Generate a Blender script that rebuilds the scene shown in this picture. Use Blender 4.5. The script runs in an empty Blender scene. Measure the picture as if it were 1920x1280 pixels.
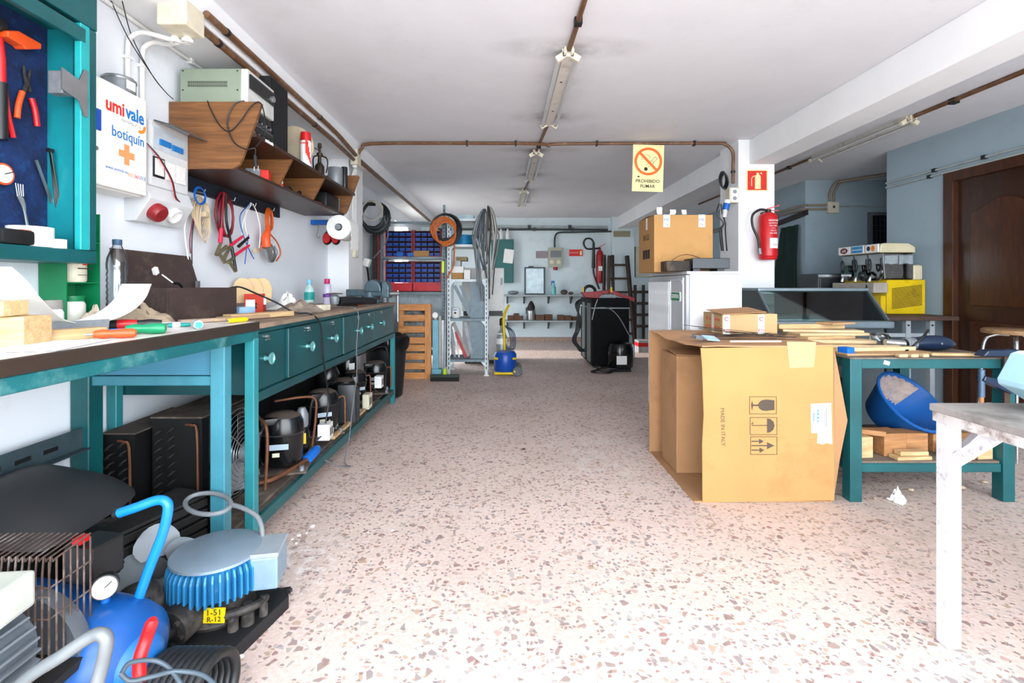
import bpy, bmesh, math, random
from mathutils import Vector, Matrix, Euler
random.seed(7)
sc = bpy.context.scene
COL = sc.collection
PI = math.pi
# ---------------------------------------------------------------- camera
FPX, VX, VY, EYE = 920.0, 945.0, 534.0, 1.12      # focal length and vanishing point in pixels, eye height in metres
cam_d = bpy.data.cameras.new('camera')
cam_d.sensor_width = 36.0
cam_d.sensor_fit = 'HORIZONTAL'
cam_d.lens = FPX / 1920.0 * 36.0
cam_d.shift_x = (960 - VX) / 1920.0
cam_d.shift_y = -(640 - VY) / 1920.0
cam_d.clip_start = 0.05
cam = bpy.data.objects.new('camera', cam_d)
cam.location = (0, 0, EYE)
cam.rotation_euler = (PI / 2, 0, 0)
COL.objects.link(cam)
sc.camera = cam
# ---------------------------------------------------------------- sky, daylight through the garage door
world = bpy.data.worlds.new('sky')
sc.world = world
world.use_nodes = True
bgn = world.node_tree.nodes['Background']
bgn.inputs[0].default_value = (0.86, 0.93, 1.0, 1)
bgn.inputs[1].default_value = 11.4
pl = bpy.data.lights.new('garage_door_portal', 'AREA')
pl.shape = 'RECTANGLE'; pl.size = 5.2; pl.size_y = 2.4
pl.cycles.is_portal = True
po = bpy.data.objects.new('garage_door_portal', pl)
po.location = (1.1, -0.35, 1.2); po.rotation_euler = (PI / 2, 0, 0)
COL.objects.link(po)
pl2 = bpy.data.lights.new('side_door_portal', 'AREA')
pl2.shape = 'RECTANGLE'; pl2.size = 1.05; pl2.size_y = 2.0
pl2.cycles.is_portal = True
po2 = bpy.data.objects.new('side_door_portal', pl2)
po2.location = (-1.74, 7.92, 1.0); po2.rotation_euler = (PI / 2, 0, -PI / 2)
COL.objects.link(po2)
sl = bpy.data.lights.new('sun', 'SUN')
sl.energy = 5.0; sl.angle = 0.03; sl.color = (1.0, 0.93, 0.85)
so = bpy.data.objects.new('sun', sl)
so.rotation_euler = Vector((1.0, -0.02, -0.36)).to_track_quat('-Z', 'Y').to_euler()
COL.objects.link(so)
sc.view_settings.view_transform = 'Standard'
sc.view_settings.look = 'None'
sc.view_settings.gamma = 1.0
sc.view_settings.use_curve_mapping = False
sc.view_settings.exposure = 0.0

# ---------------------------------------------------------------- helpers
def P(px, py, d):
    """point seen at pixel (px, py) at distance d along the room"""
    return Vector(((px - VX) / FPX * d, d, EYE - (py - VY) / FPX * d))
def DX(px, x):
    return x * FPX / (px - VX)
def DZ(py, z):
    return (EYE - z) * FPX / (py - VY)
def lin(h):
    h = h.lstrip('#')
    r = []
    for i in (0, 2, 4):
        c = int(h[i:i + 2], 16) / 255.0
        r.append(c / 12.92 if c <= 0.04045 else ((c + 0.055) / 1.055) ** 2.4)
    return (r[0], r[1], r[2], 1.0)

MATS = {}
def nt(name):
    m = bpy.data.materials.new(name)
    m.use_nodes = True
    t = m.node_tree
    return m, t, t.nodes['Principled BSDF']
def mixrgb(t, fac, a, b, mode='MIX'):
    n = t.nodes.new('ShaderNodeMix'); n.data_type = 'RGBA'; n.blend_type = mode
    for s, v in ((n.inputs[0], fac), (n.inputs[6], a), (n.inputs[7], b)):
        if hasattr(v, 'is_linked') or isinstance(v, bpy.types.NodeSocket):
            t.links.new(v, s)
        else:
            s.default_value = v
    return n.outputs[2]
def ramp(t, src, p0, p1, c0=(0, 0, 0, 1), c1=(1, 1, 1, 1)):
    n = t.nodes.new('ShaderNodeValToRGB')
    n.color_ramp.elements[0].position = p0; n.color_ramp.elements[0].color = c0
    n.color_ramp.elements[1].position = p1; n.color_ramp.elements[1].color = c1
    t.links.new(src, n.inputs[0])
    return n.outputs[0]
def coord(t, kind='Object', scale=(1, 1, 1), rot=(0, 0, 0)):
    c = t.nodes.new('ShaderNodeTexCoord')
    m = t.nodes.new('ShaderNodeMapping')
    m.inputs['Scale'].default_value = scale
    m.inputs['Rotation'].default_value = rot
    t.links.new(c.outputs[kind], m.inputs[0])
    return m.outputs[0]
def noise(t, vec, scale, detail=4, rough=0.55, dist=0.0):
    n = t.nodes.new('ShaderNodeTexNoise')
    n.inputs['Scale'].default_value = scale
    n.inputs['Detail'].default_value = detail
    n.inputs['Roughness'].default_value = rough
    n.inputs['Distortion'].default_value = dist
    if vec is not None:
        t.links.new(vec, n.inputs['Vector'])
    return n.outputs[0]
def bump(t, bsdf, h, strength, dist=0.01):
    n = t.nodes.new('ShaderNodeBump')
    n.inputs['Strength'].default_value = strength
    n.inputs['Distance'].default_value = dist
    t.links.new(h, n.inputs['Height'])
    t.links.new(n.outputs[0], bsdf.inputs['Normal'])
def mat(name, hexc, rough=0.55, metal=0.0, var=0.18, scale=9.0, dirt=None, amt=0.5, dscale=6.0, bmp=0.0, spec=None, alpha=None):
    """painted / plastic / metal surface with soft tone variation and optional patches of dirt"""
    if name in MATS:
        return MATS[name]
    m, t, b = nt(name)
    c = lin(hexc)
    v = coord(t)
    n = noise(t, v, scale)
    lo = tuple(max(0, x * (1 - var)) for x in c[:3]) + (1,)
    hi = tuple(min(1, x * (1 + var)) for x in c[:3]) + (1,)
    col = ramp(t, n, 0.3, 0.7, lo, hi)
    if dirt:
        n2 = noise(t, v, dscale, 8, 0.68)
        k = ramp(t, n2, 0.5 + 0.22 * (1 - amt) - 0.1, 0.62 + 0.22 * (1 - amt))
        col = mixrgb(t, k, col, lin(dirt))
    t.links.new(col, b.inputs['Base Color'])
    b.inputs['Roughness'].default_value = rough
    b.inputs['Metallic'].default_value = metal
    if spec is not None:
        b.inputs['Specular IOR Level'].default_value = spec
    if bmp:
        bump(t, b, noise(t, v, scale * 6, 3), bmp)
    MATS[name] = m
    return m
def mat_wood(name, c0, c1, rough=0.6, axis='X', scale=7.0, stretch=9.0, bmp=0.08):
    if name in MATS:
        return MATS[name]
    m, t, b = nt(name)
    s = {'X': (1, stretch, stretch), 'Y': (stretch, 1, stretch), 'Z': (stretch, stretch, 1)}[axis]
    v = coord(t, 'Object', s)
    n = noise(t, v, scale, 6, 0.65, 0.8)
    col = ramp(t, n, 0.32, 0.68, lin(c0), lin(c1))
    t.links.new(col, b.inputs['Base Color'])
    b.inputs['Roughness'].default_value = rough
    bump(t, b, n, bmp)
    MATS[name] = m
    return m
def mat_glass(name, tint='#ffffff', rough=0.02, ior=1.45, mix=0.85):
    """thin sheet: mostly clear with a glossy coat"""
    if name in MATS:
        return MATS[name]
    m, t, b = nt(name)
    tr = t.nodes.new('ShaderNodeBsdfTransparent'); tr.inputs[0].default_value = lin(tint)
    gl = t.nodes.new('ShaderNodeBsdfGlossy'); gl.inputs['Roughness'].default_value = rough
    fr = t.nodes.new('ShaderNodeFresnel'); fr.inputs[0].default_value = ior
    ad = t.nodes.new('ShaderNodeMath'); ad.operation = 'ADD'; ad.inputs[1].default_value = 1 - mix
    t.links.new(fr.outputs[0], ad.inputs[0])
    mx = t.nodes.new('ShaderNodeMixShader')
    t.links.new(ad.outputs[0], mx.inputs[0]); t.links.new(tr.outputs[0], mx.inputs[1]); t.links.new(gl.outputs[0], mx.inputs[2])
    t.links.new(mx.outputs[0], t.nodes['Material Output'].inputs[0])
    MATS[name] = m
    return m

def sm(pts, k=6, closed=False):
    """Catmull-Rom curve through points"""
    p = [Vector(q) for q in pts]
    n = len(p)
    out = []
    rng = range(n) if closed else range(n - 1)
    for i in rng:
        a = p[(i - 1) % n] if (closed or i > 0) else p[i] * 2 - p[i + 1]
        b, c = p[i], p[(i + 1) % n]
        d = p[(i + 2) % n] if (closed or i + 2 < n) else c * 2 - b
        for j in range(k):
            t = j / k
            out.append(0.5 * ((2 * b) + (c - a) * t + (2 * a - 5 * b + 4 * c - d) * t * t + (3 * b - a - 3 * c + d) * t ** 3))
    if not closed:
        out.append(p[-1])
    return out
def loop_pts(c, ru, rv, u, v, n=24, t0=0.0, turns=1.0, drift=(0, 0, 0), jit=0.0):
    c, u, v, drift = Vector(c), Vector(u), Vector(v), Vector(drift)
    return [c + u * (ru * (1 + random.uniform(-jit, jit)) * math.cos(t0 + turns * 2 * PI * i / n)) + v * (rv * (1 + random.uniform(-jit, jit)) * math.sin(t0 + turns * 2 * PI * i / n)) + drift * (i / n) for i in range(n + 1)]

WM = {}
class MB:
    def __init__(s):
        s.v = []; s.f = []
    def add(s, vs, fs, m=None):
        o = len(s.v)
        for q in vs:
            q = Vector(q)
            s.v.append(m @ q if m is not None else q)
        s.f += [tuple(i + o for i in f) for f in fs]
        return s
    def box(s, x0, x1, y0, y1, z0, z1, m=None):
        return s.add([(x0, y0, z0), (x1, y0, z0), (x1, y1, z0), (x0, y1, z0), (x0, y0, z1), (x1, y0, z1), (x1, y1, z1), (x0, y1, z1)],
                     [(0, 3, 2, 1), (4, 5, 6, 7), (0, 1, 5, 4), (1, 2, 6, 5), (2, 3, 7, 6), (3, 0, 4, 7)], m)
    def bx(s, c, sz, rot=(0, 0, 0)):
        m = Matrix.Translation(Vector(c)) @ Euler(rot).to_matrix().to_4x4()
        a, b, d = sz[0] / 2, sz[1] / 2, sz[2] / 2
        return s.box(-a, a, -b, b, -d, d, m)
    def beam(s, p0, p1, w, h, up=(0, 0, 1)):
        """square bar from p0 to p1"""
        p0, p1 = Vector(p0), Vector(p1)
        y = (p1 - p0); L = y.length; y.normalize()
        up = Vector(up)
        x = y.cross(up)
        if x.length < 1e-4:
            x = y.cross(Vector((1, 0, 0)))
        x.normalize(); z = x.cross(y)
        m = Matrix((x, y, z)).transposed().to_4x4(); m.translation = p0
        return s.box(-w / 2, w / 2, 0, L, -h / 2, h / 2, m)
    def cyl(s, p0, p1, r0, r1=None, n=14, cap=True):
        r1 = r0 if r1 is None else r1
        p0, p1 = Vector(p0), Vector(p1)
        z = (p1 - p0).normalized()
        x = z.orthogonal().normalized(); y = z.cross(x)
        vs = []
        for p, r in ((p0, r0), (p1, r1)):
            vs += [p + x * (r * math.cos(2 * PI * i / n)) + y * (r * math.sin(2 * PI * i / n)) for i in range(n)]
        fs = [(i, (i + 1) % n, n + (i + 1) % n, n + i) for i in range(n)]
        if cap:
            fs += [tuple(range(n - 1, -1, -1)), tuple(range(n, 2 * n))]
        return s.add(vs, fs)
    def tube(s, pts, r, n=8, closed=False, cap=True):
        pts = [Vector(q) for q in pts]
        pp = [pts[0]]
        for q in pts[1:]:
            if (q - pp[-1]).length > 1e-5:
                pp.append(q)
        pts = pp
        if closed and (pts[0] - pts[-1]).length < 1e-5:
            pts.pop()
        k = len(pts)
        if k < 2:
            return s
        tg = []
        for i in range(k):
            a = pts[(i - 1) % k] if (closed or i > 0) else pts[i]
            b = pts[(i + 1) % k] if (closed or i < k - 1) else pts[i]
            d = (b - a)
            tg.append(d.normalized() if d.length > 1e-9 else Vector((0, 0, 1)))
        x = tg[0].orthogonal().normalized()
        vs = []
        for i in range(k):
            x = x - tg[i] * x.dot(tg[i])
            x = x.normalized() if x.length > 1e-6 else tg[i].orthogonal().normalized()
            y = tg[i].cross(x)
            rr = r[i] if isinstance(r, (list, tuple)) else r
            vs += [pts[i] + x * (rr * math.cos(2 * PI * j / n)) + y * (rr * math.sin(2 * PI * j / n)) for j in range(n)]
        fs = []
        for i in range(k if closed else k - 1):
            a, b = i * n, ((i + 1) % k) * n
            fs += [(a + j, a + (j + 1) % n, b + (j + 1) % n, b + j) for j in range(n)]
        if cap and not closed:
            fs += [tuple(range(n - 1, -1, -1)), tuple(range((k - 1) * n, k * n))]
        return s.add(vs, fs)
    def lathe(s, prof, n=24, m=None, cap=True):
        vs = []
        for r, z in prof:
            vs += [(r * math.cos(2 * PI * i / n), r * math.sin(2 * PI * i / n), z) for i in range(n)]
        fs = []
        for k in range(len(prof) - 1):
            a, b = k * n, (k + 1) * n
            fs += [(a + i, a + (i + 1) % n, b + (i + 1) % n, b + i) for i in range(n)]
        if cap:
            fs.append(tuple(range(n - 1, -1, -1)))
            fs.append(tuple(range((len(prof) - 1) * n, len(prof) * n)))
        return s.add(vs, fs, m)
    def prism(s, poly, axis, a0, a1, m=None):
        n = len(poly)
        def q(u, v, a):
            return {'x': (a, u, v), 'y': (u, a, v), 'z': (u, v, a)}[axis]
        vs = [q(u, v, a0) for u, v in poly] + [q(u, v, a1) for u, v in poly]
        fs = [(i, (i + 1) % n, n + (i + 1) % n, n + i) for i in range(n)]
        fs += [tuple(range(n - 1, -1, -1)), tuple(range(n, 2 * n))]
        return s.add(vs, fs, m)
    def ell(s, c, r, nu=16, nv=10, m=None):
        c = Vector(c)
        vs = [c + Vector((0, 0, -r[2]))]
        for j in range(1, nv):
            a = -PI / 2 + PI * j / nv
            vs += [c + Vector((r[0] * math.cos(a) * math.cos(2 * PI * i / nu), r[1] * math.cos(a) * math.sin(2 * PI * i / nu), r[2] * math.sin(a))) for i in range(nu)]
        vs.append(c + Vector((0, 0, r[2])))
        fs = [(0, 1 + (i + 1) % nu, 1 + i) for i in range(nu)]
        for j in range(nv - 2):
            a, b = 1 + j * nu, 1 + (j + 1) * nu
            fs += [(a + i, a + (i + 1) % nu, b + (i + 1) % nu, b + i) for i in range(nu)]
        L = len(vs) - 1; a = 1 + (nv - 2) * nu
        fs += [(a + i, a + (i + 1) % nu, L) for i in range(nu)]
        return s.add(vs, fs, m)
    def sheet(s, grid, th=0.002):
        """thickened surface from a grid of points"""
        R, C = len(grid), len(grid[0])
        g = [[Vector(q) for q in row] for row in grid]
        vs = []
        nn = []
        for i in range(R):
            for j in range(C):
                du = g[min(i + 1, R - 1)][j] - g[max(i - 1, 0)][j]
                dv = g[i][min(j + 1, C - 1)] - g[i][max(j - 1, 0)]
                n = du.cross(dv)
                nn.append(n.normalized() if n.length > 1e-9 else Vector((0, 0, 1)))
                vs.append(g[i][j])
        vs2 = [a + b * th for a, b in zip(vs, nn)]
        N = R * C
        fs = []
        for i in range(R - 1):
            for j in range(C - 1):
                a = i * C + j
                fs.append((a, a + C, a + C + 1, a + 1))
                fs.append((N + a, N + a + 1, N + a + C + 1, N + a + C))
        for j in range(C - 1):
            fs.append((j, j + 1, N + j + 1, N + j)); a = (R - 1) * C + j
            fs.append((a, N + a, N + a + 1, a + 1))
        for i in range(R - 1):
            a = i * C; fs.append((a, N + a, N + a + C, a + C)); b = i * C + C - 1
            fs.append((b, b + C, N + b + C, N + b))
        return s.add(vs + vs2, fs)
    def mesh(s, name, mt, bevel=0.0, smooth=0, fix=True):
        me = bpy.data.meshes.new(name)
        me.from_pydata([tuple(q) for q in s.v], [], s.f)
        if fix or bevel:
            bm = bmesh.new(); bm.from_mesh(me)
            if fix:
                bmesh.ops.recalc_face_normals(bm, faces=bm.faces)
            if bevel:
                ed = [e for e in bm.edges if len(e.link_faces) == 2 and e.calc_face_angle(0) > 0.6]
                bmesh.ops.bevel(bm, geom=ed, offset=bevel, segments=1 if bevel < 0.004 else 2, affect='EDGES', profile=0.6, clamp_overlap=True)
            bm.to_mesh(me); bm.free()
        me.materials.append(mt)
        if smooth:
            me.polygons.foreach_set('use_smooth', [True] * len(me.polygons))
            me.set_sharp_from_angle(angle=math.radians(smooth))
        return me
    def build(s, name, mt, parent=None, bevel=0.0, smooth=0, local=False):
        """one mesh object; shapes are given in world space unless local"""
        if parent is not None:
            w = WM[parent.name]
            if not local:
                iw = w.inverted()
                s.v = [iw @ q for q in s.v]
            o = bpy.data.objects.new(name, s.mesh(name, mt, bevel, smooth))
            COL.objects.link(o)
            o.parent = parent
            WM[o.name] = w
            return o
        lo = [min(q[i] for q in s.v) for i in range(3)]
        hi = [max(q[i] for q in s.v) for i in range(3)]
        b = Vector(((lo[0] + hi[0]) / 2, (lo[1] + hi[1]) / 2, lo[2]))
        s.v = [q - b for q in s.v]
        o = bpy.data.objects.new(name, s.mesh(name, mt, bevel, smooth))
        o.location = b
        COL.objects.link(o)
        WM[o.name] = Matrix.Translation(b)
        return o
def tag(o, label, cat, group=None):
    o['label'] = label
    o['category'] = cat
    if group:
        o['group'] = group
    return o
def struct(o, label=None):
    o['kind'] = 'structure'
    if label:
        o['label'] = label
    return o
def thing(name, label, cat, loc, rz=0.0, group=None):
    o = bpy.data.objects.new(name, None)
    o.empty_display_size = 0.1
    o.location = loc
    o.rotation_euler = (0, 0, rz)
    COL.objects.link(o)
    WM[o.name] = Matrix.Translation(Vector(loc)) @ Matrix.Rotation(rz, 4, 'Z')
    return tag(o, label, cat, group)
def copy_part(src, parent, loc=None, rot=None, mt=None):
    """another piece with the same mesh"""
    c = src.copy()
    COL.objects.link(c)
    c.parent = parent
    if loc is not None:
        c.location = loc
    if rot is not None:
        c.rotation_euler = rot
    WM[c.name] = WM[parent.name] if parent else c.matrix_world
    return c
def copy_tree(root, loc, rz=None, label=None, group=None):
    c = root.copy(); COL.objects.link(c); c.location = loc
    if rz is not None:
        c.rotation_euler = (0, 0, rz)
    if label:
        c['label'] = label
    if group:
        c['group'] = group
    WM[c.name] = Matrix.Translation(Vector(loc)) @ Matrix.Rotation(c.rotation_euler[2], 4, 'Z')
    for ch in list(root.children):
        d = ch.copy(); COL.objects.link(d); d.parent = c; WM[d.name] = WM[c.name]
        for g in list(ch.children):
            e = g.copy(); COL.objects.link(e); e.parent = d; WM[e.name] = WM[c.name]
    return c
FACE = {'+x': ((0, 1, 0), (0, 0, 1), (1, 0, 0)), '-y': ((1, 0, 0), (0, 0, 1), (0, -1, 0)), '-x': ((0, -1, 0), (0, 0, 1), (-1, 0, 0)), '+z': ((1, 0, 0), (0, 1, 0), (0, 0, 1))}
def face_m(face, loc, rot=0.0, sx=1.0):
    x, y, z = [Vector(q) for q in FACE[face]]
    m = Matrix((x, y, z)).transposed().to_4x4()
    m.translation = Vector(loc)
    return m @ Matrix.Rotation(rot, 4, 'Z') @ Matrix.Diagonal((sx, 1, 1, 1))
def text(body, size, mt, parent, m, name='lettering', align='CENTER', bold=0.0):
    cu = bpy.data.curves.new(name, 'FONT')
    cu.body = body; cu.size = size; cu.extrude = 0.0003; cu.align_x = align; cu.align_y = 'CENTER'; cu.offset = bold
    cu.resolution_u = 3
    ob = bpy.data.objects.new(name, cu)
    me = bpy.data.meshes.new_from_object(ob)
    bpy.data.objects.remove(ob); bpy.data.curves.remove(cu)
    me.name = name
    me.transform((WM[parent.name].inverted() @ m) if parent is not None else m)
    me.materials.clear(); me.materials.append(mt)
    o = bpy.data.objects.new(name, me)
    COL.objects.link(o); o.parent = parent
    WM[o.name] = WM[parent.name]
    return o
def plate(polys, m, th=0.0006):
    """flat printed shapes: polygons in the plane of matrix m, given a hair of thickness"""
    b = MB()
    for p in polys:
        b.prism(p, 'z', 0.0, th, m)
    return b
def circ(cx, cy, r, n=24, a0=0.0, a1=2 * PI):
    full = abs(a1 - a0 - 2 * PI) < 1e-6
    k = n if full else n + 1
    return [(cx + r * math.cos(a0 + (a1 - a0) * i / n), cy + r * math.sin(a0 + (a1 - a0) * i / n)) for i in range(k)]
def ring(cx, cy, r0, r1, n=32, a0=0.0, a1=2 * PI):
    """list of quads forming a flat ring"""
    out = []
    for i in range(n):
        a, b = a0 + (a1 - a0) * i / n, a0 + (a1 - a0) * (i + 1) / n
        out.append([(cx + r0 * math.cos(a), cy + r0 * math.sin(a)), (cx + r1 * math.cos(a), cy + r1 * math.sin(a)), (cx + r1 * math.cos(b), cy + r1 * math.sin(b)), (cx + r0 * math.cos(b), cy + r0 * math.sin(b))])
    return out
def rect(x0, y0, x1, y1):
    return [(x0, y0), (x1, y0), (x1, y1), (x0, y1)]
# ---------------------------------------------------------------- the room
CEIL, YB, YF, XL, XR, XO = 2.45, 9.72, -0.35, -1.65, 3.83, 5.0
def mat_terrazzo():
    m, t, b = nt('terrazzo')
    g = t.nodes.new('ShaderNodeNewGeometry').outputs['Position']
    base = ramp(t, noise(t, g, 60, 5, 0.7), 0.3, 0.72, lin('#d0b6aa'), lin('#e8d8d0'))
    col = base
    for scl, thr, keep, seed in ((36, 0.17, 0.17, 0.0), (70, 0.13, 0.22, 3.7), (25, 0.22, 0.06, 9.1)):
        mp = t.nodes.new('ShaderNodeMapping'); mp.inputs['Location'].default_value = (seed, seed * 2, 0)
        t.links.new(g, mp.inputs[0])
        e = t.nodes.new('ShaderNodeTexVoronoi'); e.feature = 'DISTANCE_TO_EDGE'; e.inputs['Scale'].default_value = scl
        e.voronoi_dimensions = '2D'
        f = t.nodes.new('ShaderNodeTexVoronoi'); f.feature = 'F1'; f.inputs['Scale'].default_value = scl; f.voronoi_dimensions = '2D'
        t.links.new(mp.outputs[0], e.inputs['Vector']); t.links.new(mp.outputs[0], f.inputs['Vector'])
        sep = t.nodes.new('ShaderNodeSeparateColor'); t.links.new(f.outputs['Color'], sep.inputs[0])
        a = ramp(t, e.outputs['Distance'], thr, thr + 0.02)
        k = ramp(t, sep.outputs[0], keep, keep + 0.01, (1, 1, 1, 1), (0, 0, 0, 1))
        mul = t.nodes.new('ShaderNodeMath'); mul.operation = 'MULTIPLY'
        t.links.new(a, mul.inputs[0]); t.links.new(ramp(t, sep.outputs[0], keep, keep + 0.01, (0.8, 0.8, 0.8, 1), (0, 0, 0, 1)), mul.inputs[1])
        cr = t.nodes.new('ShaderNodeValToRGB'); cr.color_ramp.interpolation = 'CONSTANT'
        pal = ['#9a7a6c', '#8a7671', '#a39b96', '#7d6866', '#b2957a', '#8f6466', '#aaa8a6', '#857e82', '#b89a90']
        cr.color_ramp.elements[0].color = lin(pal[0]); cr.color_ramp.elements[1].position = 0.11; cr.color_ramp.elements[1].color = lin(pal[1])
        for i in range(2, len(pal)):
            q = cr.color_ramp.elements.new(i / len(pal)); q.color = lin(pal[i])
        t.links.new(sep.outputs[1], cr.inputs[0])
        col = mixrgb(t, mul.outputs[0], col, cr.outputs[0])
    # grime over the walked middle, white dust by the cardboard box and the bench foot
    n = noise(t, g, 0.9, 6, 0.65)
    col = mixrgb(t, ramp(t, n, 0.38, 0.72, (0.03, 0.03, 0.03, 1), (0.38, 0.38, 0.38, 1)), col, lin('#8a7468'))
    for (x, y, rx, ry, c, s) in ((0.62, 3.25, 0.42, 0.62, '#d9d2cc', 9), (-0.83, 1.95, 0.22, 0.35, '#f1ece8', 22), (2.2, 2.5, 0.8, 0.35, '#cbbba8', 14), (1.9, 2.1, 0.8, 0.3, '#b9a99a', 7)):
        mp = t.nodes.new('ShaderNodeMapping'); mp.vector_type = 'POINT'
        mp.inputs['Location'].default_value = (-x / rx, -y / ry, 0); mp.inputs['Scale'].default_value = (1 / rx, 1 / ry, 0)
        t.links.new(g, mp.inputs[0])
        ln = t.nodes.new('ShaderNodeVectorMath'); ln.operation = 'LENGTH'; t.links.new(mp.outputs[0], ln.inputs[0])
        near = ramp(t, ln.outputs['Value'], 0.3, 1.0, (1, 1, 1, 1), (0, 0, 0, 1))
        sp = ramp(t, noise(t, g, s, 7, 0.72), 0.47, 0.66)
        mul = t.nodes.new('ShaderNodeMath'); mul.operation = 'MULTIPLY'
        t.links.new(near, mul.inputs[0]); t.links.new(sp, mul.inputs[1])
        col = mixrgb(t, mul.outputs[0], col, lin(c))
    t.links.new(col, b.inputs['Base Color'])
    r = ramp(t, n, 0.3, 0.7, (0.42, 0.42, 0.42, 1), (0.68, 0.68, 0.68, 1))
    t.links.new(r, b.inputs['Roughness'])
    bump(t, b, noise(t, g, 40, 4), 0.05, 0.003)
    return m
def mat_plaster(name, hexc, stain='#8f979b', amt=0.25, scale=1.6, smudges=()):
    m, t, b = nt(name)
    g = t.nodes.new('ShaderNodeNewGeometry').outputs['Position']
    c = lin(hexc)
    col = ramp(t, noise(t, g, 3.0, 6, 0.6), 0.3, 0.7, tuple(x * 0.95 for x in c[:3]) + (1,), c)
    k = ramp(t, noise(t, g, scale, 9, 0.7), 0.55, 0.85, (0, 0, 0, 1), (amt, amt, amt, 1))
    col = mixrgb(t, k, col, lin(stain))
    k2 = ramp(t, noise(t, g, 14, 6, 0.75), 0.69, 0.75, (0, 0, 0, 1), (amt, amt, amt, 1))
    col = mixrgb(t, k2, col, lin('#a9a49c'))
    for (x, y, rx, ry, a) in smudges:
        mp = t.nodes.new('ShaderNodeMapping')
        mp.inputs['Location'].default_value = (-x / rx, -y / ry, 0); mp.inputs['Scale'].default_value = (1 / rx, 1 / ry, 0)
        t.links.new(g, mp.inputs[0])
        ln = t.nodes.new('ShaderNodeVectorMath'); ln.operation = 'LENGTH'; t.links.new(mp.outputs[0], ln.inputs[0])
        near = ramp(t, ln.outputs['Value'], 0.0, 1.0, (a, a, a, 1), (0, 0, 0, 1))
        mul = t.nodes.new('ShaderNodeMath'); mul.operation = 'MULTIPLY'
        t.links.new(near, mul.inputs[0]); t.links.new(ramp(t, noise(t, g, 5, 5, 0.6), 0.3, 0.65), mul.inputs[1])
        col = mixrgb(t, mul.outputs[0], col, lin('#4d453f'))
    t.links.new(col, b.inputs['Base Color'])
    b.inputs['Roughness'].default_value = 0.85
    bump(t, b, noise(t, g, 55, 5, 0.6), 0.12, 0.004)
    return m
M_floor = mat_terrazzo()
FIX = [(0.362, 2.76, 3.98), (0.318, 4.83, 6.05), (0.28, 6.8, 8.0)]      # fixtures on the ceiling: x, near y, far y
sm_c = []
for fx, a, b_ in FIX:
    sm_c += [(fx, a + 0.03, 0.2, 0.1, 0.95), (fx, a + 0.0, 0.5, 0.16, 0.5), (fx, b_ - 0.12, 0.17, 0.12, 0.9), (fx, b_ - 0.1, 0.42, 0.2, 0.4), (fx, (a + b_) / 2, 0.24, 0.8, 0.3)]
M_ceil = mat_plaster('ceiling_plaster', '#e9ebf1', '#b3b0b2', 0.35, 1.0, sm_c)
M_wall = mat_plaster('wall_plaster', '#e9eef4', '#aab2bc', 0.5, 2.2)
M_wallb = mat_plaster('wall_plaster_blue_cast', '#d6e4e8', '#7f949c', 0.55, 1.8)  # white wall; the bluish cast of the daylight is mixed into its colour
M_wallr = mat_plaster('wall_plaster_grey_cast', '#9db0bb', '#77858e', 0.55, 2.0)  # side wall with the same cool light cast painted in as blue-grey
M_white = mat_plaster('pillar_plaster', '#f2f4f6', '#c2c6ca', 0.3, 2.0)

struct(MB().box(XL - 0.1, XO + 0.1, YF - 2.5, YB + 0.1, -0.1, 0.0).build('floor', M_floor), 'speckled beige terrazzo floor with dust patches')
struct(MB().box(XL - 0.1, XO + 0.1, YF, YB + 0.1, CEIL, CEIL + 0.1).build('ceiling', M_ceil), 'white plaster ceiling with soot around the light fixtures')
w = MB()                                     # wall with a bright side doorway far along it
DY0, DY1, DH = 7.4, 8.45, 2.1
w.box(XL - 0.1, XL, YF, DY0, 0, CEIL); w.box(XL - 0.1, XL, DY1, YB + 0.1, 0, CEIL); w.box(XL - 0.1, XL, DY0, DY1, DH, CEIL)
struct(w.build('wall_left', M_wall))
struct(MB().box(XL, XO, YB, YB + 0.1, 0, CEIL).build('wall_back', M_wallb))
w = MB()
RD0, RD1, RDH = 3.32, 4.24, 2.03             # brown door in the side wall
w.box(XR, XR + 0.1, YF, RD0, 0, CEIL); w.box(XR, XR + 0.1, RD1, 4.91, 0, CEIL); w.box(XR, XR + 0.1, RD0, RD1, RDH, CEIL)
w.box(XR + 0.1, XO, 4.81, 4.91, 0, CEIL)
w.box(XO, XO + 0.1, 4.81, 6.34, 0, CEIL)
w.box(XR, XO, 6.24, 6.34, 0, CEIL)
w.box(XR, XR + 0.1, 6.34, YB, 0, CEIL)
struct(w.build('wall_right', M_wallr))
w = MB()                                     # street side: wide open garage doorway
w.box(XL, -1.45, YF - 0.1, YF, 0, CEIL); w.box(3.65, XR, YF - 0.1, YF, 0, CEIL); w.box(-1.45, 3.65, YF - 0.1, YF, 2.4, CEIL)
struct(w.build('wall_front', M_white))
struct(MB().box(-12, 14, -16, YF - 2.5, -0.12, -0.02).build('ground', mat('street', '#c9c4bc', 0.9)))
struct(MB().box(-14, XL - 0.1, -2.8, 16, -0.12, -0.02).build('ground', mat('added_ground', '#8a867e', 0.9)))  # unseen ground, added to cut sky light rising through the side door
struct(MB().box(2.15, 2.48, 4.5, 4.88, 0, CEIL).build('pillar', M_white), 'white square pillar carrying the ceiling beam')
struct(MB().box(2.25, 2.49, YF, 4.5, 2.225, CEIL).build('beam', M_white, bevel=0.006), 'white ceiling beam running to the pillar')
struct(MB().box(2.22, 2.49, 4.88, YB, 2.225, CEIL).build('beam', M_white, bevel=0.006), 'ceiling beam running on behind the pillar')
struct(MB().box(XL, -1.36, YF, YB, 2.30, CEIL).build('soffit', M_white), 'boxed ledge under the ceiling along the bench wall')
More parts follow.
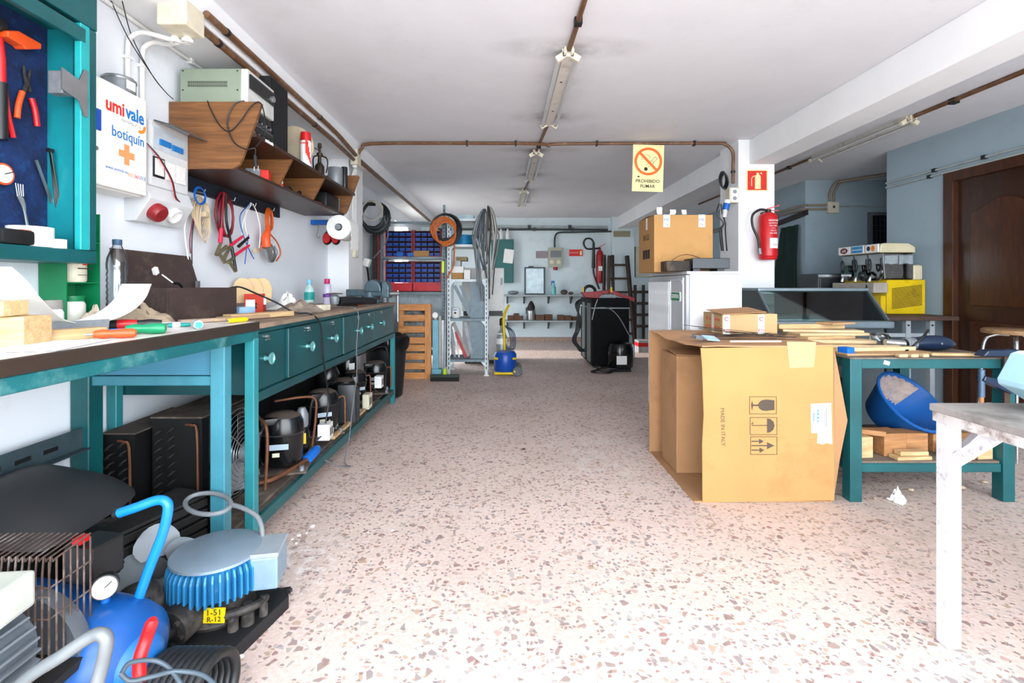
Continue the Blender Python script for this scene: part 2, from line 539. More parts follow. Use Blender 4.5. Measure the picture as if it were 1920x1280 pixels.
struct(MB().box(XL, -1.455, 4.6, 5.05, 0, 2.30).build('pilaster', M_white), 'white pilaster at the end of the workbench')
struct(MB().box(2.12, 2.55, YB - 0.12, YB, 0, CEIL).build('pilaster', M_wallb), 'back wall pilaster with the bluish cast of daylight in its colour')
M_base = mat('baseboard_stone', '#a08a7c', 0.6, var=0.35, scale=40)
struct(MB().box(-0.3, 2.12, YB - 0.015, YB, 0, 0.09).build('baseboard_back', M_base))
# brown panelled door
M_door = mat_wood('door_wood', '#241005', '#3d1e0b', 0.35, 'Z', 5, 7)
M_doorframe = mat_wood('door_frame_wood', '#2e1507', '#4c280f', 0.4, 'Z', 5, 7)
d = bpy.data.objects.new('door_1', None); COL.objects.link(d); d.location = (XR + 0.05, (RD0 + RD1) / 2, 0)
WM[d.name] = Matrix.Translation(d.location); struct(d, 'dark varnished wooden door with an arched raised panel')
f = MB(); f.box(XR - 0.02, XR + 0.1, RD1 - 0.07, RD1 + 0.02, 0, RDH + 0.06); f.box(XR - 0.02, XR + 0.1, RD0 - 0.02, RD0 + 0.07, 0, RDH + 0.06); f.box(XR - 0.02, XR + 0.1, RD0 + 0.07, RD1 - 0.07, RDH - 0.03, RDH + 0.06)
f.build('door_frame', M_doorframe, d, bevel=0.006)
MB().box(XR + 0.03, XR + 0.07, RD0 + 0.07, RD1 - 0.07, 0.01, RDH - 0.03).build('door_leaf', M_door, d)
y0, y1 = RD0 + 0.19, RD1 - 0.19
arch = [(y0, 0.95), (y1, 0.95), (y1, 1.72)] + [(y1 - (y1 - y0) * i / 12, 1.72 + 0.09 * math.sin(PI * i / 12) ** 2) for i in range(1, 12)] + [(y0, 1.72)]
MB().prism(arch, 'x', XR + 0.012, XR + 0.03).build('door_panel', M_doorframe, d, bevel=0.006)
MB().box(XR + 0.012, XR + 0.03, y0, y1, 0.15, 0.82).build('door_panel', M_doorframe, d, bevel=0.006)
h = MB(); h.box(XR + 0.02, XR + 0.03, RD0 + 0.10, RD0 + 0.14, 0.98, 1.16); h.tube([(XR + 0.02, RD0 + 0.12, 1.07), (XR - 0.02, RD0 + 0.12, 1.07), (XR - 0.025, RD0 + 0.15, 1.07), (XR - 0.025, RD0 + 0.23, 1.065)], 0.009)
h.build('door_handle', mat('brass', '#9a7a45', 0.3, 0.9), d, smooth=40)
# barred window in the recess
wn = bpy.data.objects.new('window_1', None); COL.objects.link(wn); wn.location = (4.8, 6.23, 1.55); WM[wn.name] = Matrix.Translation(wn.location); struct(wn, 'dark barred window in the recess behind the machine')
f = MB()
for a in ((4.62, 4.66, 1.5, 2.04), (4.96, 4.99, 1.5, 2.04), (4.66, 4.96, 2.0, 2.04), (4.66, 4.96, 1.5, 1.54)):
    f.box(a[0], a[1], 6.20, 6.24, a[2], a[3])
f.build('window_frame', mat('window_frame_grey', '#5e6468', 0.6), wn)
MB().box(4.66, 4.96, 6.225, 6.235, 1.54, 2.0).build('pane', mat('dark_pane', '#0d1316', 0.25), wn)
f = MB()
for i in range(1, 6):
    f.cyl((4.66 + 0.05 * i, 6.21, 1.54), (4.66 + 0.05 * i, 6.21, 2.0), 0.005, n=6)
for i in range(1, 7):
    f.cyl((4.66, 6.208, 1.54 + 0.066 * i), (4.96, 6.208, 1.54 + 0.066 * i), 0.004, n=6)
f.build('window_bars', mat('bar_black', '#22282c', 0.5), wn)
# ---------------------------------------------------------------- shared materials
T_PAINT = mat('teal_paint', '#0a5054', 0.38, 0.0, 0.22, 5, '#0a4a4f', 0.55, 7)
T_LIGHT = mat('teal_paint_front_lit', '#3d8192', 0.42, 0.0, 0.18, 4, '#2a6f7c', 0.45, 6)  # lighter teal: the front-lit look of legs and rail put into the colour
BLACK = mat('black_plastic', '#131517', 0.42, 0, 0.25, 12)
BLACKM = mat('black_enamel', '#0c0e10', 0.22, 0, 0.2, 8, '#3b3833', 0.25, 9)
DUSTY = mat('dusty_black_metal', '#1b1a19', 0.7, 0, 0.3, 10, '#6b625a', 0.55, 5)
DUSTB = mat('dusty_brown_metal', '#4b4038', 0.8, 0, 0.3, 8, '#877a6d', 0.5, 5)
STEEL = mat('steel', '#a9acae', 0.32, 0.85, 0.15, 10)
GALV = mat('galvanised_steel', '#76868e', 0.55, 0.3, 0.12, 14, '#667680', 0.4, 22)
ALU = mat('aluminium_grey', '#8d9398', 0.5, 0.4, 0.2, 8, '#5a5d60', 0.4, 7)
WHITEP = mat('white_plastic', '#e9e9e6', 0.45, 0, 0.06, 8)
CREAM = mat('cream_plastic', '#d9d2bb', 0.5, 0, 0.12, 10, '#a99f84', 0.3, 9)
PAPER = mat('paper_white', '#eeeeea', 0.85, 0, 0.05, 6)
RED = mat('red_plastic', '#c4161c', 0.35, 0, 0.12, 8)
ORANGE = mat('orange_plastic', '#e4531f', 0.4, 0, 0.12, 8)
BLUEP = mat('blue_plastic', '#0a5fb8', 0.4, 0, 0.15, 8)
YELLOW = mat('yellow_paint', '#e8c70d', 0.42, 0, 0.14, 8)
GREENP = mat('green_paint', '#0a7a4a', 0.4, 0, 0.15, 6)
BROWNC = mat('brown_conduit', '#6d4a30', 0.45, 0, 0.2, 14, '#8f7d6b', 0.4, 10)
COPPER = mat('copper_pipe', '#70472f', 0.5, 0.35, 0.3, 16, '#4a3526', 0.5, 9)
RUST = mat('rusty_wire', '#5a4840', 0.75, 0.3, 0.35, 22, '#9a8f88', 0.5, 15)
CARD = mat('cardboard', '#b08550', 0.85, 0, 0.07, 3, '#96693a', 0.35, 2.0)
CARDI = mat('cardboard_inside', '#a67c55', 0.9, 0, 0.08, 4, '#8a6444', 0.35, 3.0)
CARDE = mat('cardboard_edge', '#8a6a48', 0.95, 0, 0.2, 40)
WOODL = mat_wood('pale_wood', '#b08a5a', '#d0b488', 0.65, 'X', 6, 10)
WOODY = mat_wood('pale_wood_lengthwise', '#ac8656', '#cdb084', 0.65, 'Y', 6, 10)
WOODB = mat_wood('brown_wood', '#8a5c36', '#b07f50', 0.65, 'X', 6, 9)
BRASS = mat('old_brass', '#3f352a', 0.45, 0.6, 0.3, 12)
INK = mat('ink_black', '#2a221d', 0.8, 0, 0.1)
INKR = mat('ink_red', '#d8281c', 0.6, 0, 0.1)
INKB = mat('ink_blue', '#1672b8', 0.6, 0, 0.1)
INKO = mat('ink_orange', '#f08a1c', 0.6, 0, 0.1)
INKW = mat('ink_white', '#f0f0ee', 0.6, 0, 0.05)
def Q(px, py, X):
    return P(px, py, DX(px, X))

# ---------------------------------------------------------------- wall tool cabinet
tc = thing('tool_cabinet', 'open teal metal tool cabinet with blue felt back hung above the bench', 'cabinet', (-1.55, 1.36, 1.18))
FELT = mat('blue_felt', '#07234f', 0.95, 0, 0.55, 14, '#0b3f78', 0.5, 30, 0.4)
MB().box(-1.645, -1.61, 0.98, 1.74, 1.2, 2.28).build('back_panel', FELT, tc)
for y0_, y1_ in ((1.73, 1.75), (0.97, 0.985)):
    MB().box(-1.645, -1.52, y0_, y1_, 1.24, 2.02).build('side_panel', mat('teal_inside', '#12808a', 0.4, 0, 0.2, 6), tc)
MB().box(-1.64, -1.45, 0.98, 1.75, 1.195, 1.24).build('bottom_rail', T_PAINT, tc, bevel=0.003)
MB().box(-1.472, -1.449, 1.68, 1.717, 1.241, 2.019).build('frame_post', mat('teal_lit_strip', '#1fa0a4', 0.35, 0, 0.15, 6), tc, bevel=0.002)  # lit strip of the post painted as a brighter teal
b = MB(); b.box(-1.468, -1.448, 0.98, 1.70, 1.955, 2.005)
b.build('top_rail', T_PAINT, tc, bevel=0.002)
b = MB(); b.box(-1.52, -1.47, 0.98, 1.70, 2.005, 2.02)
b.build('sliding_groove', BLACK, tc)
b = MB(); b.box(-1.645, -1.45, 0.97, 1.75, 2.02, 2.3)
b.build('top_fascia', T_PAINT, tc, bevel=0.004)
b = MB(); b.box(-1.51, -1.452, 1.718, 1.75, 1.241, 2.019); b.build('corner_post', T_PAINT, tc, bevel=0.003)
hs = MB().prism([(1.60, 1.83), (1.60, 1.76), (1.665, 1.745), (1.685, 1.70), (1.70, 1.70), (1.70, 1.86), (1.685, 1.86), (1.665, 1.815)], 'x', -1.445, -1.441).build('hasp', STEEL, tc)
b = MB(); b.bx((-1.48, 1.635, 1.79), (0.05, 0.035, 0.075)); b.build('lock_block', ALU, tc, bevel=0.004)
# tools hanging on the felt
XT = -1.592
def onfelt(pts):
    return [Q(px, py, XT) for px, py in pts]
hm = thing('hammer', 'red and black handled hammer hanging at the edge of the tool cabinet', 'hammer', Q(2, 268, XT))
MB().tube([Q(-4, 70, XT), Q(1, 110, XT), Q(2, 155, XT)], 0.013, 10).build('handle', RED, hm, smooth=40)
MB().tube([Q(2, 155, XT), Q(2, 262, XT)], 0.0165, 10).build('grip', BLACK, hm, smooth=40)
b = MB(); b.tube([Q(-22, 48, XT), Q(3, 46, XT), Q(12, 55, XT)], [0.02, 0.02, 0.008], 10); b.build('hammer_head', DUSTY, hm, smooth=40)
poly = [(0, 57), (22, 58), (65, 82), (65, 92), (36, 93), (30, 86), (0, 68)]
tag(MB().prism([(q.y, q.z) for q in onfelt(poly)], 'x', -1.607, -1.567).build('clamp', ORANGE, bevel=0.003), 'orange clamp bracket above the hammer in the tool cabinet', 'clamp')
pk = thing('pliers', 'long nose pliers with orange red grips open on blue felt', 'pliers', Q(50, 235, XT))
b = MB(); b.tube(onfelt([(45, 123), (46, 140), (52, 160), (57, 172)]), [0.003, 0.005, 0.008, 0.006], 8); b.tube(onfelt([(57, 131), (54, 145), (50, 160), (43, 176)]), [0.003, 0.005, 0.008, 0.006], 8)
b.build('jaws', DUSTY, pk, smooth=40)
MB().tube(sm(onfelt([(42, 172), (35, 195), (32, 221)]), 5), 0.0085, 10).build('grip', ORANGE, pk, smooth=40)
MB().tube(sm(onfelt([(59, 184), (66, 208), (70, 237)]), 5), 0.0085, 10).build('grip', RED, pk, smooth=40)
pk = thing('pliers', 'red handled pliers half hidden behind the hammer grip', 'pliers', Q(20, 260, XT))
MB().tube(sm(onfelt([(9, 168), (14, 210), (25, 258)]), 5), 0.0075, 8).build('grip', RED, pk, smooth=40)
MB().tube(onfelt([(9, 168), (5, 140), (4, 120)]), [0.006, 0.007, 0.003], 8).build('jaws', DUSTY, pk, smooth=40)
b = MB(); a, c = Q(68, 300, XT), Q(97, 380, XT); b.beam(a, c, 0.010, 0.0025, up=(1, 0, 0)); tag(b.build('saw_blade', STEEL), 'straight steel saw blade leaning on the blue felt', 'saw blade')
ct = thing('cable_tie_bundle', 'bundle of long black cable ties drooping inside the tool cabinet', 'cable ties', Q(128, 458, XT + 0.03))
for k in range(4):
    pts = [(93 + k, 280 + 2 * k), (99 + 1.5 * k, 330), (105 + 3 * k, 385), (118 + 5 * k, 430), (128 + 3 * k, 456)]
    MB().tube(sm([Q(x, y, XT + 0.012 + 0.003 * k) for x, y in pts], 5), 0.0028, 6).build('cable_tie', BLACK, ct, smooth=40)
b = MB(); b.bx(Q(94, 282, XT + 0.016), (0.012, 0.02, 0.012)); b.build('tie_head', BLACK, ct)
fk = thing('fork', 'steel dinner fork standing in the white cup', 'fork', Q(52, 430, XT + 0.04))
b = MB()
for k in range(4):
    b.tube(onfelt([(29 + 4.6 * k, 343 + k), (33 + 3.6 * k, 368)]), 0.0016, 6)
b.build('tines', STEEL, fk, smooth=40)
b = MB(); b.tube(onfelt([(33, 366), (39, 372), (44, 385), (47, 400), (53, 432)]), [0.004, 0.0085, 0.006, 0.0035, 0.005], 8); b.build('fork_handle', STEEL, fk, smooth=40)
dl = thing('dial_gauge', 'round white dial with an orange rim on blue felt', 'gauge', Q(-2, 345, XT))
c = Q(-1, 326, XT)
b = MB(); b.cyl(c, c + Vector((0.014, 0, 0)), 0.034, n=24); b.build('rim', ORANGE, dl, smooth=40)
b = MB(); b.cyl(c + Vector((0.012, 0, 0)), c + Vector((0.0155, 0, 0)), 0.028, n=24); b.build('dial', WHITEP, dl, smooth=40)
b = MB(); b.beam(c + Vector((0.017, 0.0, 0)), c + Vector((0.017, 0.03, 0.014)), 0.004, 0.002); b.build('needle', BLACK, dl)
SHZ = 1.24
c = P(57, 455, 1.58); c.z = SHZ
b = MB(); m_ = Matrix.Translation(c)
b.lathe([(0.056, 0), (0.058, 0.002), (0.058, 0.066), (0.053, 0.066), (0.053, 0.01), (0.0, 0.008)], 28, m_, cap=False)
tag(b.build('plastic_cup', WHITEP, smooth=40), 'white round plastic cup on the floor of the tool cabinet', 'cup')
c = P(108, 460, 1.62); c.z = SHZ
b = MB(); b.lathe([(0.024, 0), (0.024, 0.030), (0.011, 0.030), (0.011, 0)], 20, Matrix.Translation(c), cap=False)
tag(b.build('tape_roll', WHITEP, smooth=40), 'small white tape roll beside the white cup', 'tape')
tm = thing('tape_measure', 'black tape measure with a red stripe by the white cup', 'tape measure', (P(25, 455, 1.47).x, 1.47, SHZ))
c = P(22, 455, 1.47); c.z = SHZ + 0.024
b = MB(); b.bx(c, (0.05, 0.10, 0.046)); b.build('case', BLACK, tm, bevel=0.01, smooth=30)
b = MB(); b.bx(c + Vector((0.0, 0.03, 0.0235)), (0.03, 0.035, 0.002)); b.build('stripe', ORANGE, tm)

# ---------------------------------------------------------------- medicine cabinet
md = thing('medicine_cabinet', 'white metal first aid cabinet with blue latch and orange cross on the wall', 'cabinet', (-1.585, 1.95, 1.49))
MWH = mat('white_enamel', '#eceae4', 0.38, 0, 0.04, 5, '#cfc9bb', 0.25, 6)
MB().box(-1.65, -1.545, 1.81, 2.09, 1.492, 1.902).build('body', MWH, md, bevel=0.006)
dr = MB().box(-1.545, -1.522, 1.80, 2.095, 1.497, 1.905).build('door', MWH, md, bevel=0.010)
MB().box(-1.5235, -1.519, 1.86, 2.082, 1.515, 1.89).build('door_relief', MWH, dr, bevel=0.004)
b = MB(); b.box(-1.524, -1.5175, 1.817, 1.851, 1.70, 1.78); b.build('latch', mat('latch_blue', '#0d4fb0', 0.4), dr, bevel=0.006)
b = MB(); b.cyl((-1.524, 1.828, 1.63), (-1.517, 1.828, 1.63), 0.008, n=14); b.build('keyhole', STEEL, dr, smooth=40)
XF = -1.5185
text('umi', 0.074, INKR, dr, face_m('+x', (XF, 1.917, 1.815), sx=0.86), bold=0.002)
text('vale', 0.074, INKB, dr, face_m('+x', (XF, 2.02, 1.815), sx=0.86), bold=0.002)
text('MATEPSS nº 15', 0.016, mat('ink_grey', '#9a9a9a', 0.7), dr, face_m('+x', (XF, 2.0, 1.775)))
plate(ring(2.048 - 2.03, 0, 0.018, 0.031, 12, -PI * 0.62, 0.2), face_m('+x', (XF, 2.03, 1.782))).build('orange_arc', INKO, dr)
text('botiquín', 0.058, INKB, dr, face_m('+x', (XF, 1.985, 1.718), sx=0.9), bold=0.0006)
SK = mat('plaster_orange', '#e2965f', 0.7, 0, 0.05)
plate([rect(-0.041, -0.0135, 0.041, 0.0135), rect(-0.0135, 0.0135, 0.0135, 0.041), rect(-0.0135, -0.041, 0.0135, -0.0135)], face_m('+x', (XF, 1.975, 1.643))).build('cross', SK, dr, bevel=0)
text('www.umivale.es', 0.017, INKB, dr, face_m('+x', (XF, 1.925, 1.573)))
text('902', 0.021, SK, dr, face_m('+x', (XF, 1.995, 1.566)))
text('365', 0.021, INKR, dr, face_m('+x', (XF, 2.03, 1.566)))
text('013', 0.021, INKB, dr, face_m('+x', (XF, 2.063, 1.566)))
# small round motor on top of it
mo = thing('fan_motor', 'small round grey fan motor sitting on the first aid cabinet', 'motor', (-1.585, 2.02, 1.905))
b = MB(); mm = Matrix.Translation((-1.585, 2.02, 1.905))
b.lathe([(0.045, 0), (0.058, 0.006), (0.058, 0.055), (0.052, 0.066), (0.03, 0.074), (0, 0.074)], 24, mm, cap=False); b.build('housing', ALU, mo, smooth=40)
b = MB(); b.lathe([(0.061, 0.05), (0.061, 0.058)], 24, mm); b.build('rim', STEEL, mo, smooth=40)
b = MB(); b.bx((-1.528, 2.01, 1.935), (0.004, 0.045, 0.035)); b.build('rating_plate', WHITEP, mo)
# ---------------------------------------------------------------- fuse box
GREYP = mat('grey_white_plastic', '#d3d6d8', 0.4, 0, 0.06, 8)
fb = thing('fuse_box', 'grey wall fuse box with raised clear lid and blue breaker switches', 'fuse box', (-1.6, 2.27, 1.47))
MB().box(-1.65, -1.585, 2.14, 2.42, 1.495, 1.86).build('back_box', GREYP, fb, bevel=0.006)
MB().box(-1.585, -1.55, 2.15, 2.41, 1.56, 1.85).build('front_cover', GREYP, fb, bevel=0.008)
MB().box(-1.551, -1.546, 2.165, 2.395, 1.725, 1.82).build('breaker_window', mat('breaker_grey', '#b9c2c9', 0.4), fb)
br = MB().box(-1.546, -1.538, 2.20, 2.214, 1.75, 1.775).build('breaker_switch', INKB, fb)
for i in range(1, 8):
    copy_part(br, fb, (0, 0.019 * i + (0.008 if i > 3 else 0), -0.004 * (i > 3)))
ld = MB().bx((-1.50, 2.285, 1.835), (0.095, 0.24, 0.006), (0, 0.28, 0)); ld.build('lid', mat('smoked_plastic', '#4b5054', 0.2, 0, 0.1), fb)
b = MB(); b.box(-1.551, -1.545, 2.165, 2.235, 1.60, 1.69); b.build('meter', BLACK, fb); b = MB(); b.box(-1.546, -1.543, 2.172, 2.228, 1.61, 1.683); b.build('meter_face', WHITEP, fb)
sk0 = None
for yy in (2.275, 2.345):
    b = MB(); b.box(-1.55, -1.54, yy - 0.032, yy + 0.032, 1.60, 1.685); sk_ = b.build('socket_plate', WHITEP, fb, bevel=0.004)
    b = MB(); b.lathe([(0.022, 0), (0.024, 0.002), (0.019, 0.003), (0.018, -0.004), (0, -0.004)], 20, Matrix.Translation((-1.54, yy, 1.643)) @ Matrix.Rotation(PI / 2, 4, 'Y'), cap=False); b.build('socket_cup', WHITEP, sk_, smooth=40)
b = MB(); b.prism([(-1.65, 1.495), (-1.65, 1.40), (-1.60, 1.40), (-1.535, 1.50), (-1.56, 1.56), (-1.585, 1.56)], 'y', 2.13, 2.43); b.build('socket_box', GREYP, fb, bevel=0.004)
tilt = Matrix.Rotation(math.radians(123), 4, 'Y')
b = MB(); b.lathe([(0.041, 0), (0.041, 0.03), (0.034, 0.04), (0, 0.04)], 24, Matrix.Translation((-1.567, 2.20, 1.452)) @ tilt, cap=False); b.build('red_socket', mat('socket_red', '#8e1a22', 0.4), fb, smooth=40)
b = MB(); b.lathe([(0.037, 0), (0.037, 0.022), (0.03, 0.024), (0.028, 0.012), (0, 0.012)], 24, Matrix.Translation((-1.567, 2.32, 1.452)) @ tilt, cap=False); b.build('white_socket', WHITEP, fb, smooth=40)
for nm, cl, dx in (('red_wire', RED, 0.0), ('black_wire', BLACK, 0.004)):
    b = MB(); b.tube(sm([(-1.55, 2.13, 1.735), (-1.525 + dx, 2.17, 1.68), (-1.52 + dx, 2.24, 1.60), (-1.535 + dx, 2.29, 1.53), (-1.54, 2.33, 1.515)], 6), 0.0028, 6); b.build(nm, cl, fb, smooth=40)
# white conduits, junction boxes and brown conduits along the ledge
jb = thing('junction_box', 'cream junction box on the ledge above the first aid cabinet', 'junction box', (-1.40, 2.12, 2.20))
MB().box(-1.46, -1.335, 2.06, 2.19, 2.215, 2.325).build('box', CREAM, jb, bevel=0.008)
b = MB()
for k in range(2):
    b.lathe([(0.02, 0), (0.024, 0.012), (0.014, 0.024), (0.014, 0.03)], 14, Matrix.Translation((-1.455 + 0.055 * k, 2.16 + 0.01, 2.19)) , cap=False)
b.build('cable_gland', WHITEP, jb, smooth=40)
cw = thing('conduit', 'pair of white plastic conduits dropping to the fuse box', 'conduit', (-1.63, 2.2, 1.86))
for k in range(2):
    yy = 2.10 + 0.085 * k
    pts = [(-1.632, yy + 0.03, 1.86), (-1.632, yy + 0.03, 2.15), (-1.62, yy + 0.035, 2.20), (-1.59, yy + 0.05, 2.225), (-1.53, yy + 0.05, 2.215), (-1.46 + 0.055 * k, 2.17, 2.20)]
    MB().tube(sm(pts, 6), 0.0105, 10).build('tube', WHITEP, cw, smooth=40)
    for zz in (1.93, 2.10):
        MB().box(-1.65, -1.618, yy + 0.015, yy + 0.045, zz, zz + 0.014).build('clip', WHITEP, cw)
cw2 = thing('conduit', 'thin white conduit running along the top of the wall under the ledge', 'conduit', (-1.635, 3.0, 2.27))
MB().tube([(-1.638, 1.76, 2.288), (-1.638, 4.58, 2.288)], 0.009, 8).build('tube', WHITEP, cw2, smooth=40)
for yy in (1.95, 2.55, 3.2, 3.9):
    MB().box(-1.65, -1.622, yy, yy + 0.02, 2.272, 2.3).build('clip', WHITEP, cw2)
tw = MB()
for k in range(2):
    tw.tube(sm([P(205 + 22 * k, -6, 2.03), Q(240 + 8 * k, 70, -1.62), Q(285, 140, -1.615), Q(310, 172, -1.61), Q(325, 186, -1.6)], 8), 0.0022, 6)
tag(tw.build('cable', BLACK, smooth=40), 'thin twisted black cable slanting down the wall to the wooden shelf', 'cable')
bc = thing('conduit', 'pair of brown conduits along the ledge from one junction box to the other', 'conduit', (-1.35, 3.3, 2.3))
MB().tube(sm([(-1.335, 2.2, 2.335), (-1.335, 3.7, 2.335), (-1.332, 4.15, 2.31), (-1.36, 4.50, 2.31)], 5), 0.0165, 10).build('tube', BROWNC, bc, smooth=40)
MB().tube(sm([(-1.375, 2.2, 2.283), (-1.375, 3.7, 2.283), (-1.37, 4.15, 2.27), (-1.38, 4.50, 2.27)], 5), 0.0165, 10).build('tube', BROWNC, bc, smooth=40)
for yy in (2.35, 3.55):
    MB().tube([(-1.335, yy, 2.335), (-1.335, yy + 0.02, 2.335)], 0.0195, 10).build('clip', BLACK, bc); MB().tube([(-1.375, yy, 2.283), (-1.375, yy + 0.02, 2.283)], 0.0195, 10).build('clip', BLACK, bc)
bc = thing('conduit', 'brown conduit on the ledge running towards the back wall', 'conduit', (-1.36, 7, 2.27))
MB().tube(sm([(-1.36, 4.62, 2.29), (-1.355, 5.2, 2.285), (-1.355, 9.6, 2.285)], 4), 0.022, 8).build('tube', BROWNC, bc, smooth=40)
MB().box(-1.40, -1.31, 9.55, 9.65, 2.23, 2.33).build('end_box', CREAM, bc)
jb = thing('junction_box', 'cream junction box on the ledge where the ceiling pipe starts', 'junction box', (-1.35, 4.55, 2.22))
MB().box(-1.41, -1.345, 4.50, 4.62, 2.225, 2.375).build('box', CREAM, jb, bevel=0.006)
MB().lathe([(0.02, 0), (0.024, 0.02)], 12, Matrix.Translation((-1.385, 4.55, 2.205))).build('cable_gland', WHITEP, jb, smooth=40)
cp = thing('conduit', 'brown conduit crossing the ceiling and bending down the pillar', 'conduit', (0.4, 4.52, 2.4))
MB().tube(sm([(-1.36, 4.56, 2.33), (-1.315, 4.545, 2.385), (-1.22, 4.54, 2.425), (-0.5, 4.54, 2.43), (0.3, 4.54, 2.425), (0.42, 4.54, 2.405), (0.55, 4.54, 2.425), (1.9, 4.54, 2.43), (2.04, 4.54, 2.42), (2.115, 4.54, 2.35), (2.118, 4.54, 2.2), (2.118, 4.54, 2.06)], 6), 0.0155, 8).build('tube', BROWNC, cp, smooth=40)
for xx in (-0.35, 0.1, 0.85, 1.75):
    MB().box(xx, xx + 0.016, 4.515, 4.56, 2.405, 2.45).build('clip', BLACK, cp)
MB().tube([(2.118, 4.54, 2.155), (2.118, 4.54, 2.175)], 0.021, 8).build('clip', BLACK, cp)
# ---------------------------------------------------------------- wooden wall shelf
LAM = mat_wood('teak_laminate', '#5d3a1e', '#8a5c33', 0.5, 'X', 3.2, 14, 0.03)
LAMD = mat_wood('laminate_inner_shade', '#2b1a12', '#43291b', 0.42, 'Y', 3, 14, 0.03)  # inner shading of the shelf put into a darker laminate colour
ws = thing('wall_shelf', 'long brown wood shelf with slanted ends on the wall above the bench', 'shelf', (-1.45, 3.23, 1.685))
prof = [(-1.645, 2.02), (-1.20, 2.02), (-1.19, 2.01), (-1.285, 1.74), (-1.30, 1.71), (-1.335, 1.69), (-1.645, 1.69)]
for y0 in (2.41, 4.035):
    MB().prism(prof, 'y', y0, y0 + 0.016).build('end_panel', LAM, ws)
MB().box(-1.645, -1.225, 2.426, 4.035, 1.852, 1.87).build('middle_board', LAMD, ws)
MB().box(-1.645, -1.315, 2.426, 4.035, 1.69, 1.706).build('bottom_board', LAMD, ws)
MB().box(-1.648, -1.640, 2.426, 4.035, 1.706, 1.852).build('back_board', LAMD, ws)
for y0 in (2.86, 3.37):
    MB().prism([(-1.64, 1.706), (-1.31, 1.706), (-1.235, 1.852), (-1.64, 1.852)], 'y', y0, y0 + 0.016).build('divider', LAM, ws)
MB().box(-1.226, -1.222, 2.52, 2.60, 1.855, 1.868).build('price_strip', PAPER, ws)
# hi-fi stack, amplifier on top
HIFI = mat('hifi_dark', '#2a2b2d', 0.3, 0.3, 0.3, 10)
SAGE = mat('sage_green_metal', '#8d9a88', 0.5, 0.1, 0.06, 8)
for i, (z0, z1, lb, xf) in enumerate(((1.871, 1.945, 'silver cassette deck lowest in the stack on the wooden shelf', -1.275), (1.946, 2.019, 'dark tape deck in the middle of the stack on the wooden shelf', -1.285))):
    t_ = thing('stereo_component', lb, 'stereo', (-1.44, 2.57, z0), group='stereo parts on the wooden shelf')
    MB().box(-1.60, xf, 2.43, 2.71, z0, z1).build('case', ALU if i == 0 else HIFI, t_, bevel=0.003)
    MB().box(xf, xf + 0.008, 2.445, 2.695, z0 + 0.03, z1 - 0.01).build('window', BLACK, t_)
    k0 = MB().cyl((xf, 2.48, z0 + 0.018), (xf + 0.016, 2.48, z0 + 0.018), 0.008, n=12).build('knob', STEEL, t_, smooth=40)
    for k in range(1, 5):
        copy_part(k0, t_, (0, 0.048 * k, 0))
am = thing('amplifier', 'sage green metal cased amplifier on top of the wooden shelf', 'amplifier', (-1.44, 2.57, 2.02))
MB().box(-1.605, -1.305, 2.43, 2.71, 2.022, 2.192).build('case', SAGE, am, bevel=0.003)
MB().box(-1.305, -1.27, 2.43, 2.71, 2.022, 2.192).build('front_panel', mat('pale_front', '#d4d6d2', 0.4, 0.2), am, bevel=0.006)
MB().box(-1.271, -1.262, 2.445, 2.70, 2.10, 2.17).build('display', BLACK, am)
MB().cyl((-1.262, 2.66, 2.125), (-1.245, 2.66, 2.125), 0.016, n=18).build('knob', STEEL, am, smooth=40)
v0 = MB().box(-1.565, -1.563, 2.4285, 2.4305, 2.10, 2.113).build('vent_slot', BLACK, am)
for r_ in range(2):
    for k in range(34):
        if r_ or k:
            copy_part(v0, am, (0.0058 * k, 0, 0.016 * r_))
for xx, zz in ((-1.59, 2.18), (-1.32, 2.18), (-1.59, 2.085), (-1.32, 2.085)):
    MB().cyl((xx, 2.4285, zz), (xx, 2.431, zz), 0.004, n=8).build('screw', BLACK, am)
sp = thing('loudspeaker', 'tall black loudspeaker standing on the wooden shelf', 'speaker', (-1.42, 2.83, 1.871))
MB().box(-1.55, -1.30, 2.73, 2.94, 1.871, 2.285).build('cabinet', mat_wood('black_ash', '#0d0e10', '#1a1c1e', 0.5, 'Z', 5, 10), sp, bevel=0.003)
MB().box(-1.30, -1.292, 2.74, 2.93, 1.88, 2.275).build('speaker_cloth', mat('black_cloth', '#101214', 0.95, 0, 0.3, 60), sp)
c = P(548, 268, 3.15); c.z = 1.872 + 0.135
tag(MB().cyl(c, c + Vector((0, 0.02, 0)), 0.135, n=36).build('round_lid', mat('cream_lid', '#b9ac93', 0.6), smooth=40, bevel=0.003), 'round cream lid standing behind the red capped spray can', 'lid')
sc_ = thing('spray_can', 'white and red spray can with a red cap on the wooden shelf', 'spray can', (-1.265, 3.13, 1.871))
mm = Matrix.Translation((-1.265, 3.13, 1.871))
MB().lathe([(0.03, 0), (0.0335, 0.004), (0.0335, 0.155), (0.03, 0.165), (0.0, 0.167)], 20, mm, cap=False).build('can', INKW, sc_, smooth=40)
MB().lathe([(0.0325, 0.165), (0.0335, 0.166), (0.031, 0.218), (0.0, 0.222)], 20, mm, cap=False).build('cap', RED, sc_, smooth=40)
b = MB()
for i in range(-2, 5):
    a0, a1 = -0.9 + i * 0.18, -0.9 + (i + 1) * 0.18
    z0 = 0.02 + 0.012 * max(0, 3 - i)
    b.add([(0.0342 * math.cos(a0), 0.0342 * math.sin(a0), z0), (0.0342 * math.cos(a1), 0.0342 * math.sin(a1), z0), (0.0342 * math.cos(a1), 0.0342 * math.sin(a1), z0 + 0.10 - 0.02 * i), (0.0342 * math.cos(a0), 0.0342 * math.sin(a0), z0 + 0.10 - 0.02 * i)], [(0, 1, 2, 3)], mm)
